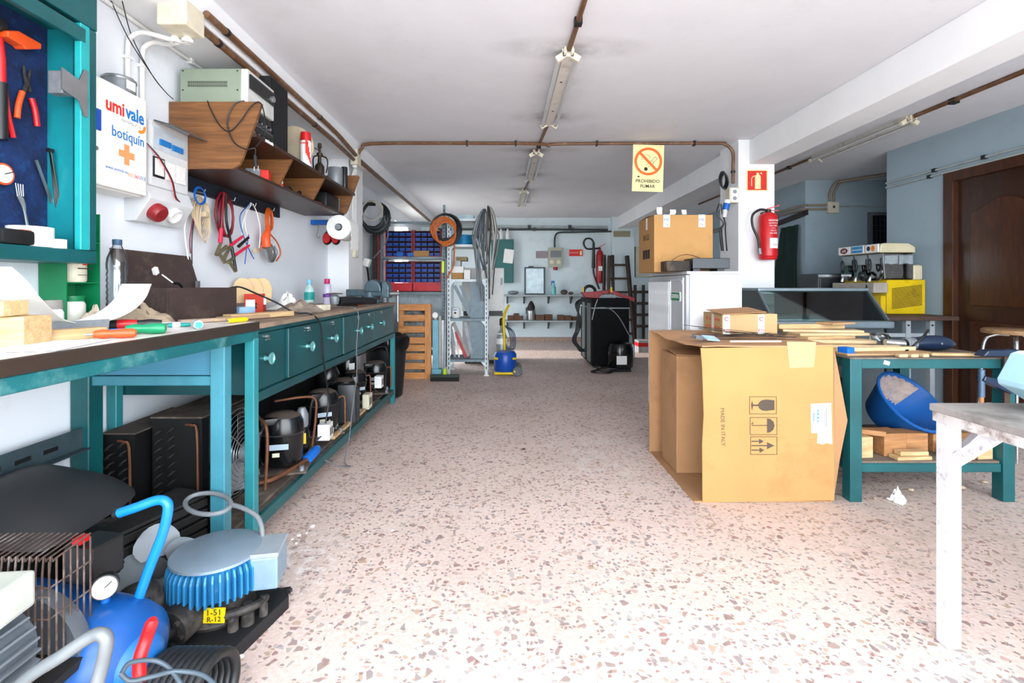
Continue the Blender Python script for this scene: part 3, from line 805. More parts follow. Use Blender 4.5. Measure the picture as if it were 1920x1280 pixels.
b.build('red_print', INKR, sc_)
text('WÜRTH', 0.014, INKR, sc_, face_m('-y', (-1.262, 3.0955, 2.015)), bold=0.0006)
bt = thing('blow_torch', 'old dark brass blow torch beside the red capped spray can', 'torch', (-1.285, 3.42, 1.871))
mm = Matrix.Translation((-1.285, 3.42, 1.871))
MB().lathe([(0.03, 0), (0.032, 0.01), (0.032, 0.075), (0.022, 0.09), (0.012, 0.1), (0.012, 0.14), (0.02, 0.15), (0.02, 0.165), (0.009, 0.17), (0.008, 0.2), (0.014, 0.205), (0.012, 0.235), (0, 0.237)], 18, mm, cap=False).build('body', BRASS, bt, smooth=40)
b = MB()
for k in range(3):
    a = 2.1 * k
    b.tube(sm([(-1.285 + 0.012 * math.cos(a), 3.42 + 0.012 * math.sin(a), 2.02), (-1.285 + 0.05 * math.cos(a), 3.42 + 0.05 * math.sin(a), 2.0), (-1.285 + 0.055 * math.cos(a), 3.42 + 0.055 * math.sin(a), 1.95), (-1.285 + 0.045 * math.cos(a), 3.42 + 0.045 * math.sin(a), 1.90)], 4), 0.005, 6)
b.build('claw', BRASS, bt, smooth=40)
MB().tube([(-1.285, 3.42, 2.06), (-1.33, 3.39, 2.07)], 0.005, 6).build('valve', BLACK, bt)
for (x, y, r, h_, m_, nm, lb) in ((-1.30, 3.78, 0.055, 0.15, ALU, 'metal_pot', 'dull metal pot with white rim at the far end of the wooden shelf'), (-1.255, 3.86, 0.024, 0.175, BLACK, 'plastic_tube', 'black plastic tube upright at the end of the wooden shelf')):
    tag(MB().lathe([(r * 0.95, 0), (r, 0.004), (r, h_ - 0.004), (r * 0.95, h_), (r * 0.8, h_), (r * 0.8, h_ - 0.02), (0, h_ - 0.02)], 20, Matrix.Translation((x, y, 1.871)), cap=False).build(nm, m_, smooth=40), lb, nm.split('_')[1])
# lower storey of the shelf
rb = thing('carton', 'small crushed red and orange carton in the lower row of the wooden shelf', 'box', (-1.355, 2.80, 1.707))
MB().bx((-1.37, 2.78, 1.735), (0.08, 0.10, 0.056), (0, 0, 0.3)).build('carton_body', INKR, rb, bevel=0.004); MB().bx((-1.38, 2.70, 1.732), (0.07, 0.03, 0.05), (0, 0, 0.3)).build('grey_end', ALU, rb)
jr = thing('pot', 'small white pot with a red band on the wooden shelf', 'pot', (-1.365, 2.97, 1.707))
MB().lathe([(0.024, 0), (0.026, 0.004), (0.026, 0.04), (0.02, 0.05), (0, 0.05)], 16, Matrix.Translation((-1.365, 2.97, 1.707)), cap=False).build('jar_body', CREAM, jr, smooth=40)
MB().lathe([(0.0265, 0.012), (0.0265, 0.024)], 16, Matrix.Translation((-1.365, 2.97, 1.707)), cap=False).build('band', INKR, jr)
lc = thing('case', 'black leather instrument case with pale zip in the last shelf compartment', 'case', (-1.44, 3.86, 1.707))
MB().box(-1.60, -1.335, 3.70, 4.0, 1.707, 1.825).build('case_body', BLACK, lc, bevel=0.02, smooth=30); MB().box(-1.345, -1.331, 3.968, 3.974, 1.715, 1.82).build('zip', ALU, lc)
tag(MB().tube([(-1.36, 3.50, 1.716), (-1.345, 3.60, 1.716)], 0.009, 8).build('screwdriver', RED, smooth=40), 'short red handle lying in front of the black case', 'screwdriver')
w_ = MB(); w_.tube(sm([(-1.42, 3.10, 1.712), (-1.38, 3.14, 1.75), (-1.36, 3.19, 1.715), (-1.35, 3.25, 1.74), (-1.37, 3.30, 1.712)], 6), 0.006, 6)
tag(w_.build('cable', BLACK, smooth=40), 'short dark cable scrap in the middle shelf compartment', 'cable')
pg = thing('mains_lead', 'black cord with a two pin plug looped over the end of the wooden shelf', 'cord', (-1.3, 2.41, 1.72))
pts = [Q(389, 189, -1.43)]
for px, py in ((395, 205), (412, 235), (430, 246), (450, 228), (470, 200), (484, 191), (492, 200), (497, 225), (495, 255), (480, 275)):
    pts.append(P(px, py, 2.395))
MB().tube(sm(pts, 5), 0.0032, 6).build('cord', BLACK, pg, smooth=40)
MB().tube(sm([P(458, 189, 2.42), P(440, 195, 2.398), P(427, 220, 2.395), P(428, 243, 2.395), P(440, 268, 2.395), P(462, 280, 2.39), P(478, 278, 2.40), P(478, 295, 2.42)], 5), 0.0032, 6).build('cord', BLACK, pg, smooth=40)
MB().cyl(P(478, 292, 2.42), P(480, 312, 2.42), 0.008, 0.012, 10).build('plug', BLACK, pg, smooth=40)
b = MB(); b.cyl(P(477, 311, 2.42), P(476, 320, 2.42), 0.0025, n=6); b.cyl(P(484, 311, 2.42), P(484, 320, 2.42), 0.0025, n=6); b.build('pins', STEEL, pg)
# ---------------------------------------------------------------- hook board with cables
hb = thing('hook_board', 'dark board with hooks fixed to the wall under the wooden shelf', 'board', (-1.64, 3.06, 1.60))
MB().box(-1.65, -1.63, 2.5, 3.57, 1.608, 1.685).build('board', mat('dark_board', '#141a26', 0.7), hb)
XH = -1.60
for px in (372, 430, 470, 505):
    q = Q(px, 362 + (px - 372) * 0.25, -1.615)
    MB().tube([q + Vector((-0.015, 0, 0.01)), q + Vector((0.03, 0, 0.0)), q + Vector((0.036, 0, 0.02))], 0.0035, 6).build('hook', STEEL, hb)
def hang(name, label, cat, loops, m_, px0=0):
    o = thing(name, label, cat, loops[0][0])
    return o
bcab = thing('extension_cable', 'coil of beige mains cable with plug hanging on the hook board', 'cable', Q(372, 490, XH))
BEIGE = mat('beige_cable', '#c9b596', 0.5, 0, 0.1)
for k in range(5):
    c = Q(372 + 3 * k, 395 + 5 * k, XH + 0.004 * k)
    MB().tube(loop_pts(c, 0.055 - 0.003 * k, 0.075 + 0.008 * k, (0, 1, 0), (0, 0, 1), 26, 0, 1, (0, 0, 0), 0.04), 0.0045, 6, closed=True).build('cable_loop', BEIGE, bcab, smooth=60)
MB().tube(sm([Q(352, 400, XH), Q(346, 430, XH), Q(352, 480, XH), Q(356, 520, XH)], 5), 0.004, 6).build('cable_end', WHITEP, bcab, smooth=60)
c = Q(384, 402, XH + 0.02); b = MB(); b.bx(c, (0.03, 0.035, 0.03)); b.build('plug', BEIGE, bcab, bevel=0.006)
b = MB(); b.cyl(c + Vector((0, 0.015, 0.007)), c + Vector((0, 0.035, 0.007)), 0.0025, n=6); b.cyl(c + Vector((0, 0.015, -0.007)), c + Vector((0, 0.035, -0.007)), 0.0025, n=6); b.build('pins', STEEL, bcab)
o = thing('wire_coil', 'small coil of blue wire hung in front of the beige cable', 'wire', Q(375, 388, XH + 0.03))
for k in range(3):
    MB().tube(loop_pts(Q(374 + k, 366 + k, XH + 0.03 + 0.003 * k), 0.045, 0.042, (0, 1, 0), (0, 0, 1), 24, 0, 1, (0, 0, 0), 0.03), 0.0028, 6, closed=True).build('wire_loop', BLUEP, o, smooth=60)
o = thing('wire', 'dark red and black wires hanging straight down beside the beige cable', 'wire', Q(358, 500, XH))
for k, cl in enumerate((mat('wine_wire', '#7a1440', 0.5), BLACK)):
    MB().tube(sm([Q(366 + 3 * k, 370, XH), Q(362 + 2 * k, 410, XH), Q(356 + 4 * k, 450, XH), Q(357 + 3 * k, 475 + 20 * k, XH)], 5), 0.0032, 6).build('wire_strand', cl, o, smooth=60)
jc = thing('jumper_cable', 'coiled red and black jumper leads with battery clamps on the wall', 'jumper cables', Q(432, 510, XH))
DRED = mat('jumper_red', '#7d1020', 0.45); PINK = mat('clamp_red', '#d81f45', 0.4)
for k in range(5):
    c = Q(421 + 1.5 * k, 402 + 2 * k, XH + 0.006 * k)
    MB().tube(loop_pts(c, 0.088 - 0.008 * k, 0.125 - 0.006 * k, (0, 1, 0), (0, 0, 1), 30, 0, 1, (0, 0, 0), 0.025), 0.0065, 8, closed=True).build('cable_loop', (DRED, BLACK)[k % 2], jc, smooth=60)
MB().tube(sm([Q(420, 362, XH + 0.03), Q(417, 400, XH + 0.035), Q(415, 430, XH + 0.03)], 5), 0.007, 8).build('lead', DRED, jc, smooth=60)
MB().tube(sm([Q(424, 365, XH + 0.03), Q(424, 410, XH + 0.035), Q(431, 445, XH + 0.03), Q(436, 475, XH + 0.03)], 5), 0.007, 8).build('lead', BLACK, jc, smooth=60)
MB().tube([Q(415, 428, XH + 0.03), Q(413, 455, XH + 0.03)], [0.010, 0.013], 8).build('clamp_grip', PINK, jc, smooth=60)
for (a, c, cl) in (((432, 460), (455, 443), PINK), ((447, 462), (466, 445), BLACK), ((441, 478), (467, 460), PINK), ((434, 462), (442, 505), BLACK)):
    MB().tube([Q(a[0], a[1], XH + 0.03), Q(c[0], c[1], XH + 0.045)], [0.010, 0.008], 8).build('clamp_grip', cl, jc, smooth=60)
CLM = mat('clamp_metal', '#8b8264', 0.4, 0.7, 0.2)
for (a, c) in (((414, 455), (406, 478)), ((406, 478), (425, 462)), ((410, 474), (422, 492)), ((432, 462), (418, 488)), ((441, 480), (428, 492)), ((428, 488), (442, 508))):
    MB().tube([Q(a[0], a[1], XH + 0.03), Q(c[0], c[1], XH + 0.035)], [0.008, 0.012], 6).build('clamp_jaw', CLM, jc, smooth=60)
o = thing('wire', 'loose white and blue thin wires on a hook between jumper leads and orange lamp', 'wire', Q(470, 500, XH))
for k, (cl, pts) in enumerate(((PAPER, [(470, 380), (462, 395), (460, 425), (466, 445)]), (PAPER, [(474, 382), (482, 400), (488, 430), (486, 465)]), (PAPER, [(472, 381), (458, 410), (454, 440), (460, 455)]), (BLUEP, [(468, 382), (450, 405), (456, 440), (468, 470), (476, 485)]), (BLUEP, [(466, 440), (462, 470), (459, 495)]))):
    MB().tube(sm([Q(x, y, XH + 0.003 * k) for x, y in pts], 5), 0.0032, 6).build('wire_strand', cl, o, smooth=60)
b = MB(); b.bx(Q(480, 470, XH), (0.02, 0.025, 0.03)); b.build('wire_end', BEIGE, o)
il = thing('inspection_lamp', 'orange inspection lamp with metal cage and coiled orange cord on the wall', 'lamp', Q(508, 492, XH))
ORC = mat('orange_cord', '#cf5a18', 0.45)
for k in range(6):
    MB().tube(loop_pts(Q(503 + 1.0 * k, 413, XH + 0.005 * k), 0.040 - 0.002 * k, 0.085 - 0.004 * k, (0, 1, 0), (0, 0, 1), 24, 0, 1, (0, 0, 0), 0.03), 0.005, 6, closed=True).build('cord_loop', ORC, il, smooth=60)
MB().tube(sm([Q(506, 438, XH + 0.03), Q(520, 455, XH + 0.03), Q(526, 475, XH + 0.03), Q(518, 489, XH + 0.02)], 6), 0.005, 6).build('cord_end', ORC, il, smooth=60)
MB().tube([Q(503, 428, XH + 0.03), Q(498, 446, XH + 0.035), Q(500, 462, XH + 0.035)], [0.016, 0.028, 0.027], 14).build('lamp_handle', ORANGE, il, smooth=60)
MB().tube([Q(500, 460, XH + 0.035), Q(505, 468, XH + 0.035), Q(508, 482, XH + 0.035), Q(509, 491, XH + 0.035)], [0.030, 0.037, 0.036, 0.018], 14).build('reflector', STEEL, il, smooth=60)
for k in (-1, 1):
    MB().tube(sm([Q(511 + 3 * k, 461, XH + 0.055), Q(516 + 4 * k, 472, XH + 0.075), Q(513 + 3 * k, 486, XH + 0.06)], 5), 0.0028, 6).build('cage_wire', STEEL, il, smooth=60)
MB().tube(sm([Q(497, 440, XH), Q(490, 455, XH), Q(488, 470, XH)], 4), 0.004, 6).build('cord_stub', ORC, il)
# ---------------------------------------------------------------- pilaster corner: paper roll, ear defenders, sockets
pr = thing('paper_roll_holder', 'blue wall bracket holding the white paper roll', 'bracket', (-1.45, 4.1, 1.62))
MB().box(-1.648, -1.30, 4.18, 4.24, 1.635, 1.675).build('arm', BLUEP, pr, bevel=0.004)
MB().cyl((-1.335, 3.94, 1.587), (-1.335, 4.24, 1.587), 0.022, n=16).build('spindle', ALU, pr, smooth=40)
MB().box(-1.348, -1.322, 4.19, 4.23, 1.587, 1.64).build('drop_arm', BLUEP, pr)
b = MB(); m2 = Matrix.Translation((-1.335, 3.96, 1.587)) @ Matrix.Rotation(-PI / 2, 4, 'X')
b.lathe([(0.030, 0), (0.098, 0), (0.098, 0.21), (0.030, 0.21), (0.030, 0)], 36, m2, cap=False)
tag(b.build('paper_roll', PAPER, smooth=40), 'big white paper towel roll on the blue bracket', 'paper roll')
b = MB(); b.sheet([[(-1.238 + 0.006 * math.sin(3 * i), y_, 1.587 - 0.03 * i) for y_ in (3.97, 4.16)] for i in range(7)], 0.002)
tag(b.build('paper_sheet', PAPER, smooth=40), 'loose paper strip hanging from the paper roll', 'paper')
ed = thing('ear_defenders', 'red and black ear defenders hanging below the paper roll', 'ear defenders', (-1.55, 4.25, 1.47))
for px in (613, 628):
    c = P(px, 446, 4.22)
    m3 = Matrix.Translation(c) @ Matrix.Rotation(0.15 if px < 620 else -0.15, 4, 'Y') @ Matrix.Diagonal((0.75, 1, 1.1, 1))
    MB().lathe([(0.05, 0.0), (0.055, 0.01), (0.052, 0.03), (0.0, 0.034)], 20, m3 @ Matrix.Rotation(-PI / 2, 4, 'X'), cap=False).build('ear_cup', BLACK, ed, smooth=40)
    MB().lathe([(0.0, -0.012), (0.040, -0.012), (0.044, 0.0)], 20, m3 @ Matrix.Rotation(-PI / 2, 4, 'X'), cap=False).build('ear_cushion', RED, ed, smooth=40)
MB().tube(sm([P(613, 436, 4.24), P(614, 424, 4.24), P(620, 420, 4.24), P(627, 426, 4.24), P(628, 436, 4.24)], 5), 0.006, 6).build('headband', BLACK, ed, smooth=40)
b = MB(); b.tube(sm([P(597, 418, 4.2), P(596, 432, 4.2), P(594, 442, 4.2), P(598, 446, 4.2), P(600, 442, 4.2)], 4), 0.003, 6)
tag(b.build('wire_hook', STEEL, smooth=40), 'bent wire hook hanging from the blue bracket', 'hook')
sb = thing('socket_stack', 'cream double wall socket on the side of the pilaster', 'socket', (-1.445, 4.75, 1.39))
for k in range(2):
    s_ = MB().box(-1.455, -1.42, 4.70, 4.80, 1.385 + 0.085 * k, 1.465 + 0.085 * k).build('socket', CREAM, sb, bevel=0.006)
    MB().cyl((-1.42, 4.75, 1.425 + 0.085 * k), (-1.417, 4.75, 1.425 + 0.085 * k), 0.024, n=18).build('socket_cup', WHITEP, s_, smooth=40)
vc = thing('conduit', 'white conduits dropping down the pilaster from the junction box', 'conduit', (-1.44, 4.7, 1.56))
for k in range(3):
    MB().tube(sm([(-1.385, 4.56 + 0.02 * k, 2.20), (-1.43, 4.62 + 0.04 * k, 2.12), (-1.443, 4.68 + 0.045 * k, 2.0), (-1.443, 4.68 + 0.045 * k, 1.56)], 5), 0.0105, 8).build('tube', WHITEP, vc, smooth=40)
ws2 = thing('wall_lamp', 'small white bell push box on a dark stem beyond the pilaster', 'switch', (-1.44, 5.05, 1.3))
c = P(688, 492, 5.35)
MB().bx(c, (0.07, 0.09, 0.09), (0, 0.3, 0)).build('push_box', WHITEP, ws2, bevel=0.012, smooth=30)
MB().cyl(c + Vector((-0.03, 0, 0.0)), c + Vector((-0.06, 0, 0.0)), 0.035, n=16).build('base', WHITEP, ws2, smooth=40)
MB().tube(sm([c + Vector((0, 0, -0.04)), c + Vector((0.01, 0.02, -0.15)), c + Vector((0.02, 0.05, -0.35))], 4), 0.012, 6).build('stem', BLACK, ws2, smooth=40)
# ---------------------------------------------------------------- workbench near the door
BT, BFX = 0.965, -1.03
b1 = thing('workbench', 'teal steel workbench with white laminate top and brown edge strip', 'workbench', (-1.34, 1.3, 0))
MB().box(-1.645, BFX - 0.012, 0.45, 2.07, BT - 0.035, BT).build('worktop', mat('white_laminate', '#e9e4de', 0.35, 0, 0.06, 5, '#b9a994', 0.45, 5), b1)
MB().box(BFX - 0.012, BFX, 0.45, 2.07, BT - 0.037, BT + 0.001).build('edge_strip', mat('brown_metal_strip', '#4a3f38', 0.32, 0.5, 0.15, 4), b1, bevel=0.003)
fr = MB().box(BFX - 0.045, BFX - 0.006, 0.45, 2.07, BT - 0.075, BT - 0.037).build('front_rail', mat('teal_paint_chipped', '#105e64', 0.45, 0, 0.2, 6, '#5e8f8f', 0.4, 9), b1, bevel=0.002)
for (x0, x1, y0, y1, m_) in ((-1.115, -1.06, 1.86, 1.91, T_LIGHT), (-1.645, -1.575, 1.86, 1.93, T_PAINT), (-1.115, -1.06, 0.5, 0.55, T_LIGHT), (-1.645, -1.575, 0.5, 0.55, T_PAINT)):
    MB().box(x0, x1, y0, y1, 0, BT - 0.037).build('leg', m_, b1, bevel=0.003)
MB().box(-1.575, -1.115, 1.88, 1.90, 0.775, BT - 0.04).build('end_panel', mat('blue_panel', '#3f7d98', 0.4, 0, 0.1, 3), b1)
MB().box(-1.575, -1.115, 1.872, 1.905, 0.735, 0.772).build('end_rail', T_LIGHT, b1, bevel=0.003)
MB().box(-1.64, -1.60, 0.55, 1.86, 0.775, 0.93).build('back_rail', T_PAINT, b1)
an = MB(); an.box(-1.60, -1.596, 0.55, 1.86, 0.50, 0.58); an.box(-1.60, -1.56, 0.55, 1.86, 0.50, 0.504)
an.build('slotted_angle', mat('slotted_steel_dark', '#44555c', 0.5, 0.4, 0.2, 12), b1)
s0 = MB().box(-1.5965, -1.5945, 1.70, 1.755, 0.53, 0.545).build('slot', BLACK, b1)
for k in range(1, 8):
    copy_part(s0, b1, (0, -0.1 * k, 0))
# ---------------------------------------------------------------- long workbench with drawers
BT2 = 0.955
TEALD = mat('teal_drawer', '#0f474b', 0.33, 0, 0.2, 4, '#0d3a40', 0.5, 6)
b2 = thing('workbench', 'long teal steel workbench with a row of drawers and a low shelf', 'workbench', (-1.34, 3.4, 0))
MB().box(-1.645, BFX - 0.004, 2.075, 4.68, BT2 - 0.02, BT2).build('worktop', mat('worn_board_top', '#8f7b68', 0.7, 0, 0.3, 5, '#5b4c40', 0.5, 4), b2)
MB().box(-1.645, BFX - 0.025, 2.075, 4.66, 0.655, BT2 - 0.02).build('carcass', TEALD, b2)
MB().box(BFX - 0.025, BFX - 0.012, 2.075, 4.67, 0.915, BT2 - 0.002).build('top_rail', TEALD, b2, bevel=0.002)
MB().box(BFX - 0.025, BFX - 0.008, 2.075, 4.67, 0.625, 0.665).build('bottom_rail', TEALD, b2, bevel=0.002)
KN = mat('knob_teal_chrome', '#7cc0c0', 0.22, 0.6, 0.1)
DY = [(2.085, 2.33, 0.0), (2.345, 2.735, 0.014), (2.745, 3.13, 0.004), (3.145, 3.585, 0.016), (3.595, 3.93, 0.004), (3.94, 4.62, 0.002)]
KY = [2.14, 2.56, 2.955, 3.43, 3.75, 4.13]
for (y0, y1, out), ky in zip(DY, KY):
    d_ = MB().box(BFX - 0.03, BFX - 0.012 + out, y0, y1, 0.675, 0.912).build('drawer', TEALD, b2, bevel=0.004)
    xo = BFX - 0.012 + out
    m_ = Matrix.Translation((xo, ky, 0.80)) @ Matrix.Rotation(PI / 2, 4, 'Y')
    MB().lathe([(0.012, 0), (0.009, 0.012), (0.010, 0.022), (0.025, 0.026), (0.027, 0.032), (0.022, 0.034), (0.018, 0.028), (0, 0.027)], 20, m_, cap=False).build('knob', KN, d_, smooth=40)
    b = MB(); b.cyl((xo, ky + 0.01, 0.895), (xo + 0.012, ky + 0.01, 0.895), 0.009, n=10); b.cyl((xo + 0.008, ky - 0.008, 0.882), (xo + 0.008, ky + 0.028, 0.882), 0.003, n=6)
    b.build('lock', STEEL, d_, smooth=40)
for (x0, x1, y0, y1) in ((BFX - 0.045, BFX - 0.005, 2.03, 2.072), (BFX - 0.045, BFX - 0.005, 4.63, 4.67), (-1.645, -1.605, 2.03, 2.07), (-1.645, -1.605, 4.63, 4.67)):
    MB().box(x0, x1, y0, y1, 0, 0.90 if y0 < 3 else 0.655).build('leg', mat('teal_leg', '#2b8188', 0.4, 0, 0.15, 5), b2, bevel=0.003)
MB().box(-1.60, BFX - 0.05, 1.94, 4.63, 0.135, 0.15).build('low_shelf', DUSTB, b2)
MB().box(BFX - 0.03, BFX - 0.008, 2.07, 4.63, 0.085, 0.135).build('shelf_rail', T_PAINT, b2, bevel=0.002)
# ---------------------------------------------------------------- things on the first bench
def wood(name, c, sz, rot, m_, label, cat='wood', group=None):
    o = tag(MB().bx((0, 0, 0), sz).build(name, m_, bevel=0.002), label, cat, group)
    o.location = c; o.rotation_euler = rot
    o.location.z -= sz[2]
    return o
gr = thing('bottle_rack', 'narrow green metal rack with shelves standing on the bench', 'rack', (-1.6, 1.8, BT))
MB().box(-1.645, -1.548, 1.735, 1.739, BT, 1.39).build('side', GREENP, gr); MB().box(-1.645, -1.548, 1.877, 1.881, BT, 1.39).build('side', GREENP, gr)
MB().box(-1.645, -1.641, 1.739, 1.877, BT, 1.39).build('back', GREENP, gr)
for z_ in (1.13, 1.28):
    MB().box(-1.641, -1.548, 1.739, 1.877, z_ - 0.004, z_).build('shelf', GREENP, gr)
def jar(name, c, r, h_, m_body, m_cap, label, cap_h=0.02, neck=None):
    o = thing(name, label, 'jar', c)
    mm = Matrix.Translation(c)
    MB().lathe([(r * 0.9, 0), (r, 0.006), (r, h_ - 0.012), (r * 0.86, h_), (0, h_)], 20, mm, cap=False).build('jar_body', m_body, o, smooth=40)
    MB().lathe([(r * 0.9, h_), (r * 0.92, h_ + 0.002), (r * 0.92, h_ + cap_h), (0, h_ + cap_h)], 20, mm, cap=False).build('jar_lid', m_cap, o, smooth=40)
    return o
j = jar('jar', Vector((-1.585, 1.80, 1.13)), 0.043, 0.10, CREAM, WHITEP, 'cream jar with a red emblem on the green rack')
plate([[(-0.010, -0.008), (0.010, -0.008), (0.011, 0.006), (0.005, 0.009), (0, 0.004), (-0.005, 0.009), (-0.011, 0.006)], rect(-0.03, -0.002, -0.01, 0.001), rect(0.01, -0.002, 0.03, 0.001)], face_m('+x', (-1.5415, 1.805, 1.20))).build('emblem', INKR, j)
plate([rect(-0.03, -0.002, 0.03, 0.002), rect(-0.03, -0.025, 0.028, -0.023)], face_m('+x', (-1.5415, 1.805, 1.18))).build('print', INK, j)
jar('jar', Vector((-1.585, 1.80, BT)), 0.04, 0.095, mat('jar_white', '#e8e8dc', 0.4, 0, 0.05), GREENP, 'white jar with a green lid at the foot of the green rack')
jar('bottle', Vector((-1.50, 1.62, BT)), 0.036, 0.075, WHITEP, mat('grey_cap', '#8a857e', 0.6), 'squat white plastic bottle with ribbed grey cap', 0.03)
# curled paper
path = sm([P(-20, 500, 1.22), P(10, 525, 1.27), P(45, 565, 1.36), P(85, 598, 1.46), P(130, 606, 1.56), P(175, 600, 1.64), P(215, 584, 1.72), P(243, 560, 1.78), P(256, 532, 1.82)], 4)
b = MB(); b.sheet([[q + Vector((-0.055 + 0.11 * j_, 0, max(0, BT + 0.004 - q.z) if q.z < BT + 0.004 else 0)) for j_ in (0, 0.5, 1)] for q in path], 0.0015)
tag(b.build('paper_sheet', PAPER, smooth=60), 'long sheet of white paper curling up at both ends on the bench', 'paper')
wood('wood_block', (-1.27, 1.275, BT + 0.075), (0.11, 0.09, 0.075), (0, 0, 0.1), WOODL, 'squat pale block of wood under a smaller one on the bench', 'wood')
wood('wood_block', (-1.285, 1.24, BT + 0.075 + 0.04), (0.10, 0.07, 0.038), (0, 0, 0.05), WOODL, 'smaller rounded wooden grip on top of the squat block', 'wood')
wood('wood_strip', (-1.25, 1.37, BT + 0.03), (0.05, 0.22, 0.03), (0, 0, -0.5), WOODY, 'flat wooden strip beside the stacked wooden blocks', 'wood')
o = thing('paper_sheet', 'white paper sheet lying flat near the bench edge', 'paper', (-1.14, 1.22, BT + 0.001)); MB().bx((-1.15, 1.24, BT + 0.0025), (0.16, 0.24, 0.002), (0, 0, 0.25)).build('sheet', PAPER, o)
def screwdriver(label, p0, ang, L, r, mh, mb_, shaft=0.08, z=BT, ms=None):
    o = thing('screwdriver', label, 'screwdriver', (p0[0], p0[1], z), ang)
    prof = [(r * 0.75, 0), (r, L * 0.08), (r * 1.05, L * 0.35), (r * 0.82, L * 0.6), (r, L * 0.78), (r * 0.7, L), (0.003, L)]
    m_ = Matrix.Translation((0, 0, r * 1.05)) @ Matrix.Rotation(PI / 2, 4, 'Y')
    MB().lathe(prof, 12, m_).build('handle', mh, o, smooth=40, local=True)
    MB().cyl((L, 0, r * 1.05), (L + shaft, 0, r * 1.0), 0.0035, n=8).build('blade', ms or STEEL, o, smooth=40, local=True)
    if mb_:
        MB().lathe([(r * 1.07, L * 0.2), (r * 1.09, L * 0.35), (r * 0.9, L * 0.55)], 12, m_, cap=False).build('grip_band', mb_, o, smooth=40, local=True)
    return o
screwdriver('orange handled screwdriver at the bench edge', (-1.08, 1.44), PI + 0.45, 0.098, 0.0135, ORANGE, None, 0.02, BT)
screwdriver('green handled screwdriver behind the orange one', (-1.075, 1.56), PI + 0.35, 0.105, 0.0165, mat('handle_green', '#0d8a5c', 0.35), None, 0.04, BT, BLUEP)
screwdriver('black and red power screwdriver lying on the bench', (-1.38, 1.70), 0.55, 0.16, 0.016, BLACK, RED, 0.08)
pb = thing('plane_iron', 'grey slotted plane blade propped on the bench', 'blade', (-1.30, 1.50, BT))
MB().bx((-1.32, 1.53, BT + 0.022), (0.005, 0.15, 0.044), (0, 0.2, -0.45)).build('iron', ALU, pb); 
for k in range(2):
    c = Vector((-1.317, 1.53, BT + 0.016)) + Vector((math.sin(0.45), math.cos(0.45), 0)) * (0.05 * (2 * k - 1))
    MB().cyl(c + Vector((-0.006, 0, 0)), c + Vector((0.006, 0, 0)), 0.005, n=10).build('hole', BLACK, pb)
wb = thing('water_bottle', 'clear ribbed plastic water bottle with grey blue cap on the bench', 'bottle', (-1.545, 1.96, BT))
PETM = mat_glass('clear_plastic', '#eef2f4', 0.12, 1.25, 0.9)
mm = Matrix.Translation((-1.545, 1.96, BT))
MB().lathe([(0.0, 0.002), (0.034, 0.003), (0.036, 0.02)] + [(0.037 - 0.003 * (k % 2), 0.03 + 0.012 * k) for k in range(17)] + [(0.037, 0.24), (0.034, 0.265), (0.016, 0.31), (0.014, 0.32)], 20, mm, cap=False).build('bottle_body', PETM, wb, smooth=50)
MB().lathe([(0.0155, 0.315), (0.0165, 0.317), (0.0165, 0.336), (0, 0.338)], 16, mm, cap=False).build('bottle_cap', mat('cap_blue_grey', '#3a5c78', 0.5), wb, smooth=40)
def rag(name, label, c, r, m_, cat='rag', seed=0, fl=0.5):
    rnd = random.Random(seed)
    b = MB(); n1, n2 = 20, 9
    g = []
    ph = [rnd.uniform(0, 6.28) for _ in range(6)]
    for i in range(n1 + 1):
        a = 2 * PI * (i % n1) / n1
        row = []
        for j_ in range(n2 + 1):
            t_ = j_ / n2
            q = 1 + 0.22 * math.sin(3 * a + ph[0]) * t_ + 0.14 * math.sin(7 * a + ph[1] + 4 * t_) * t_
            h_ = fl * r[2] * (1 - t_ ** 1.5) + r[2] * 0.30 * (1 - t_) * math.sin(4 * a + ph[2] + 6 * t_) + r[2] * 0.28 * abs(math.sin(5 * t_ + 2.5 * math.sin(2 * a + ph[3]))) * (1 - t_ * 0.8)
            row.append(Vector((c[0] + r[0] * q * t_ * math.cos(a), c[1] + r[1] * q * t_ * math.sin(a), c[2] + max(0.002, h_))))
        g.append(row)
    b.sheet(g, 0.002)
    return tag(b.build(name, m_, smooth=50), label, cat)
RAGM = mat('rag_beige', '#b9a68e', 0.95, 0, 0.15, 20, '#8c7b68', 0.5, 10)
rag('rag', 'crumpled beige rag behind the curled paper', (-1.43, 1.92, BT), (0.11, 0.14, 0.10), RAGM, seed=3)
rag('rag', 'pale crumpled cloth at the foot of the water bottle', (-1.50, 1.80, BT), (0.05, 0.07, 0.085), mat('rag_pale', '#cfc2ad', 0.95, 0, 0.1, 20), seed=8)
bxw = thing('wooden_box', 'dark brown wooden box with its lid open against the wall', 'box', (-1.48, 2.26, BT))
BRD = mat('dark_brown_board', '#3d2f2b', 0.65, 0, 0.15, 9, '#5f5148', 0.35, 12)
A, B, C, D = Vector((-1.40, 2.045, 0)), Vector((-1.335, 2.44, 0)), Vector((-1.52, 2.47, 0)), Vector((-1.60, 2.09, 0))
for p, q in ((A, B), (B, C), (C, D), (D, A)):
    zz = Vector((0, 0, BT + 0.071))
    MB().beam(p + zz, q + zz, 0.012, 0.142).build('side', BRD, bxw)
MB().prism([(q.x, q.y) for q in (A, B, C, D)], 'z', BT + 0.001, BT + 0.01).build('bottom', BRD, bxw)
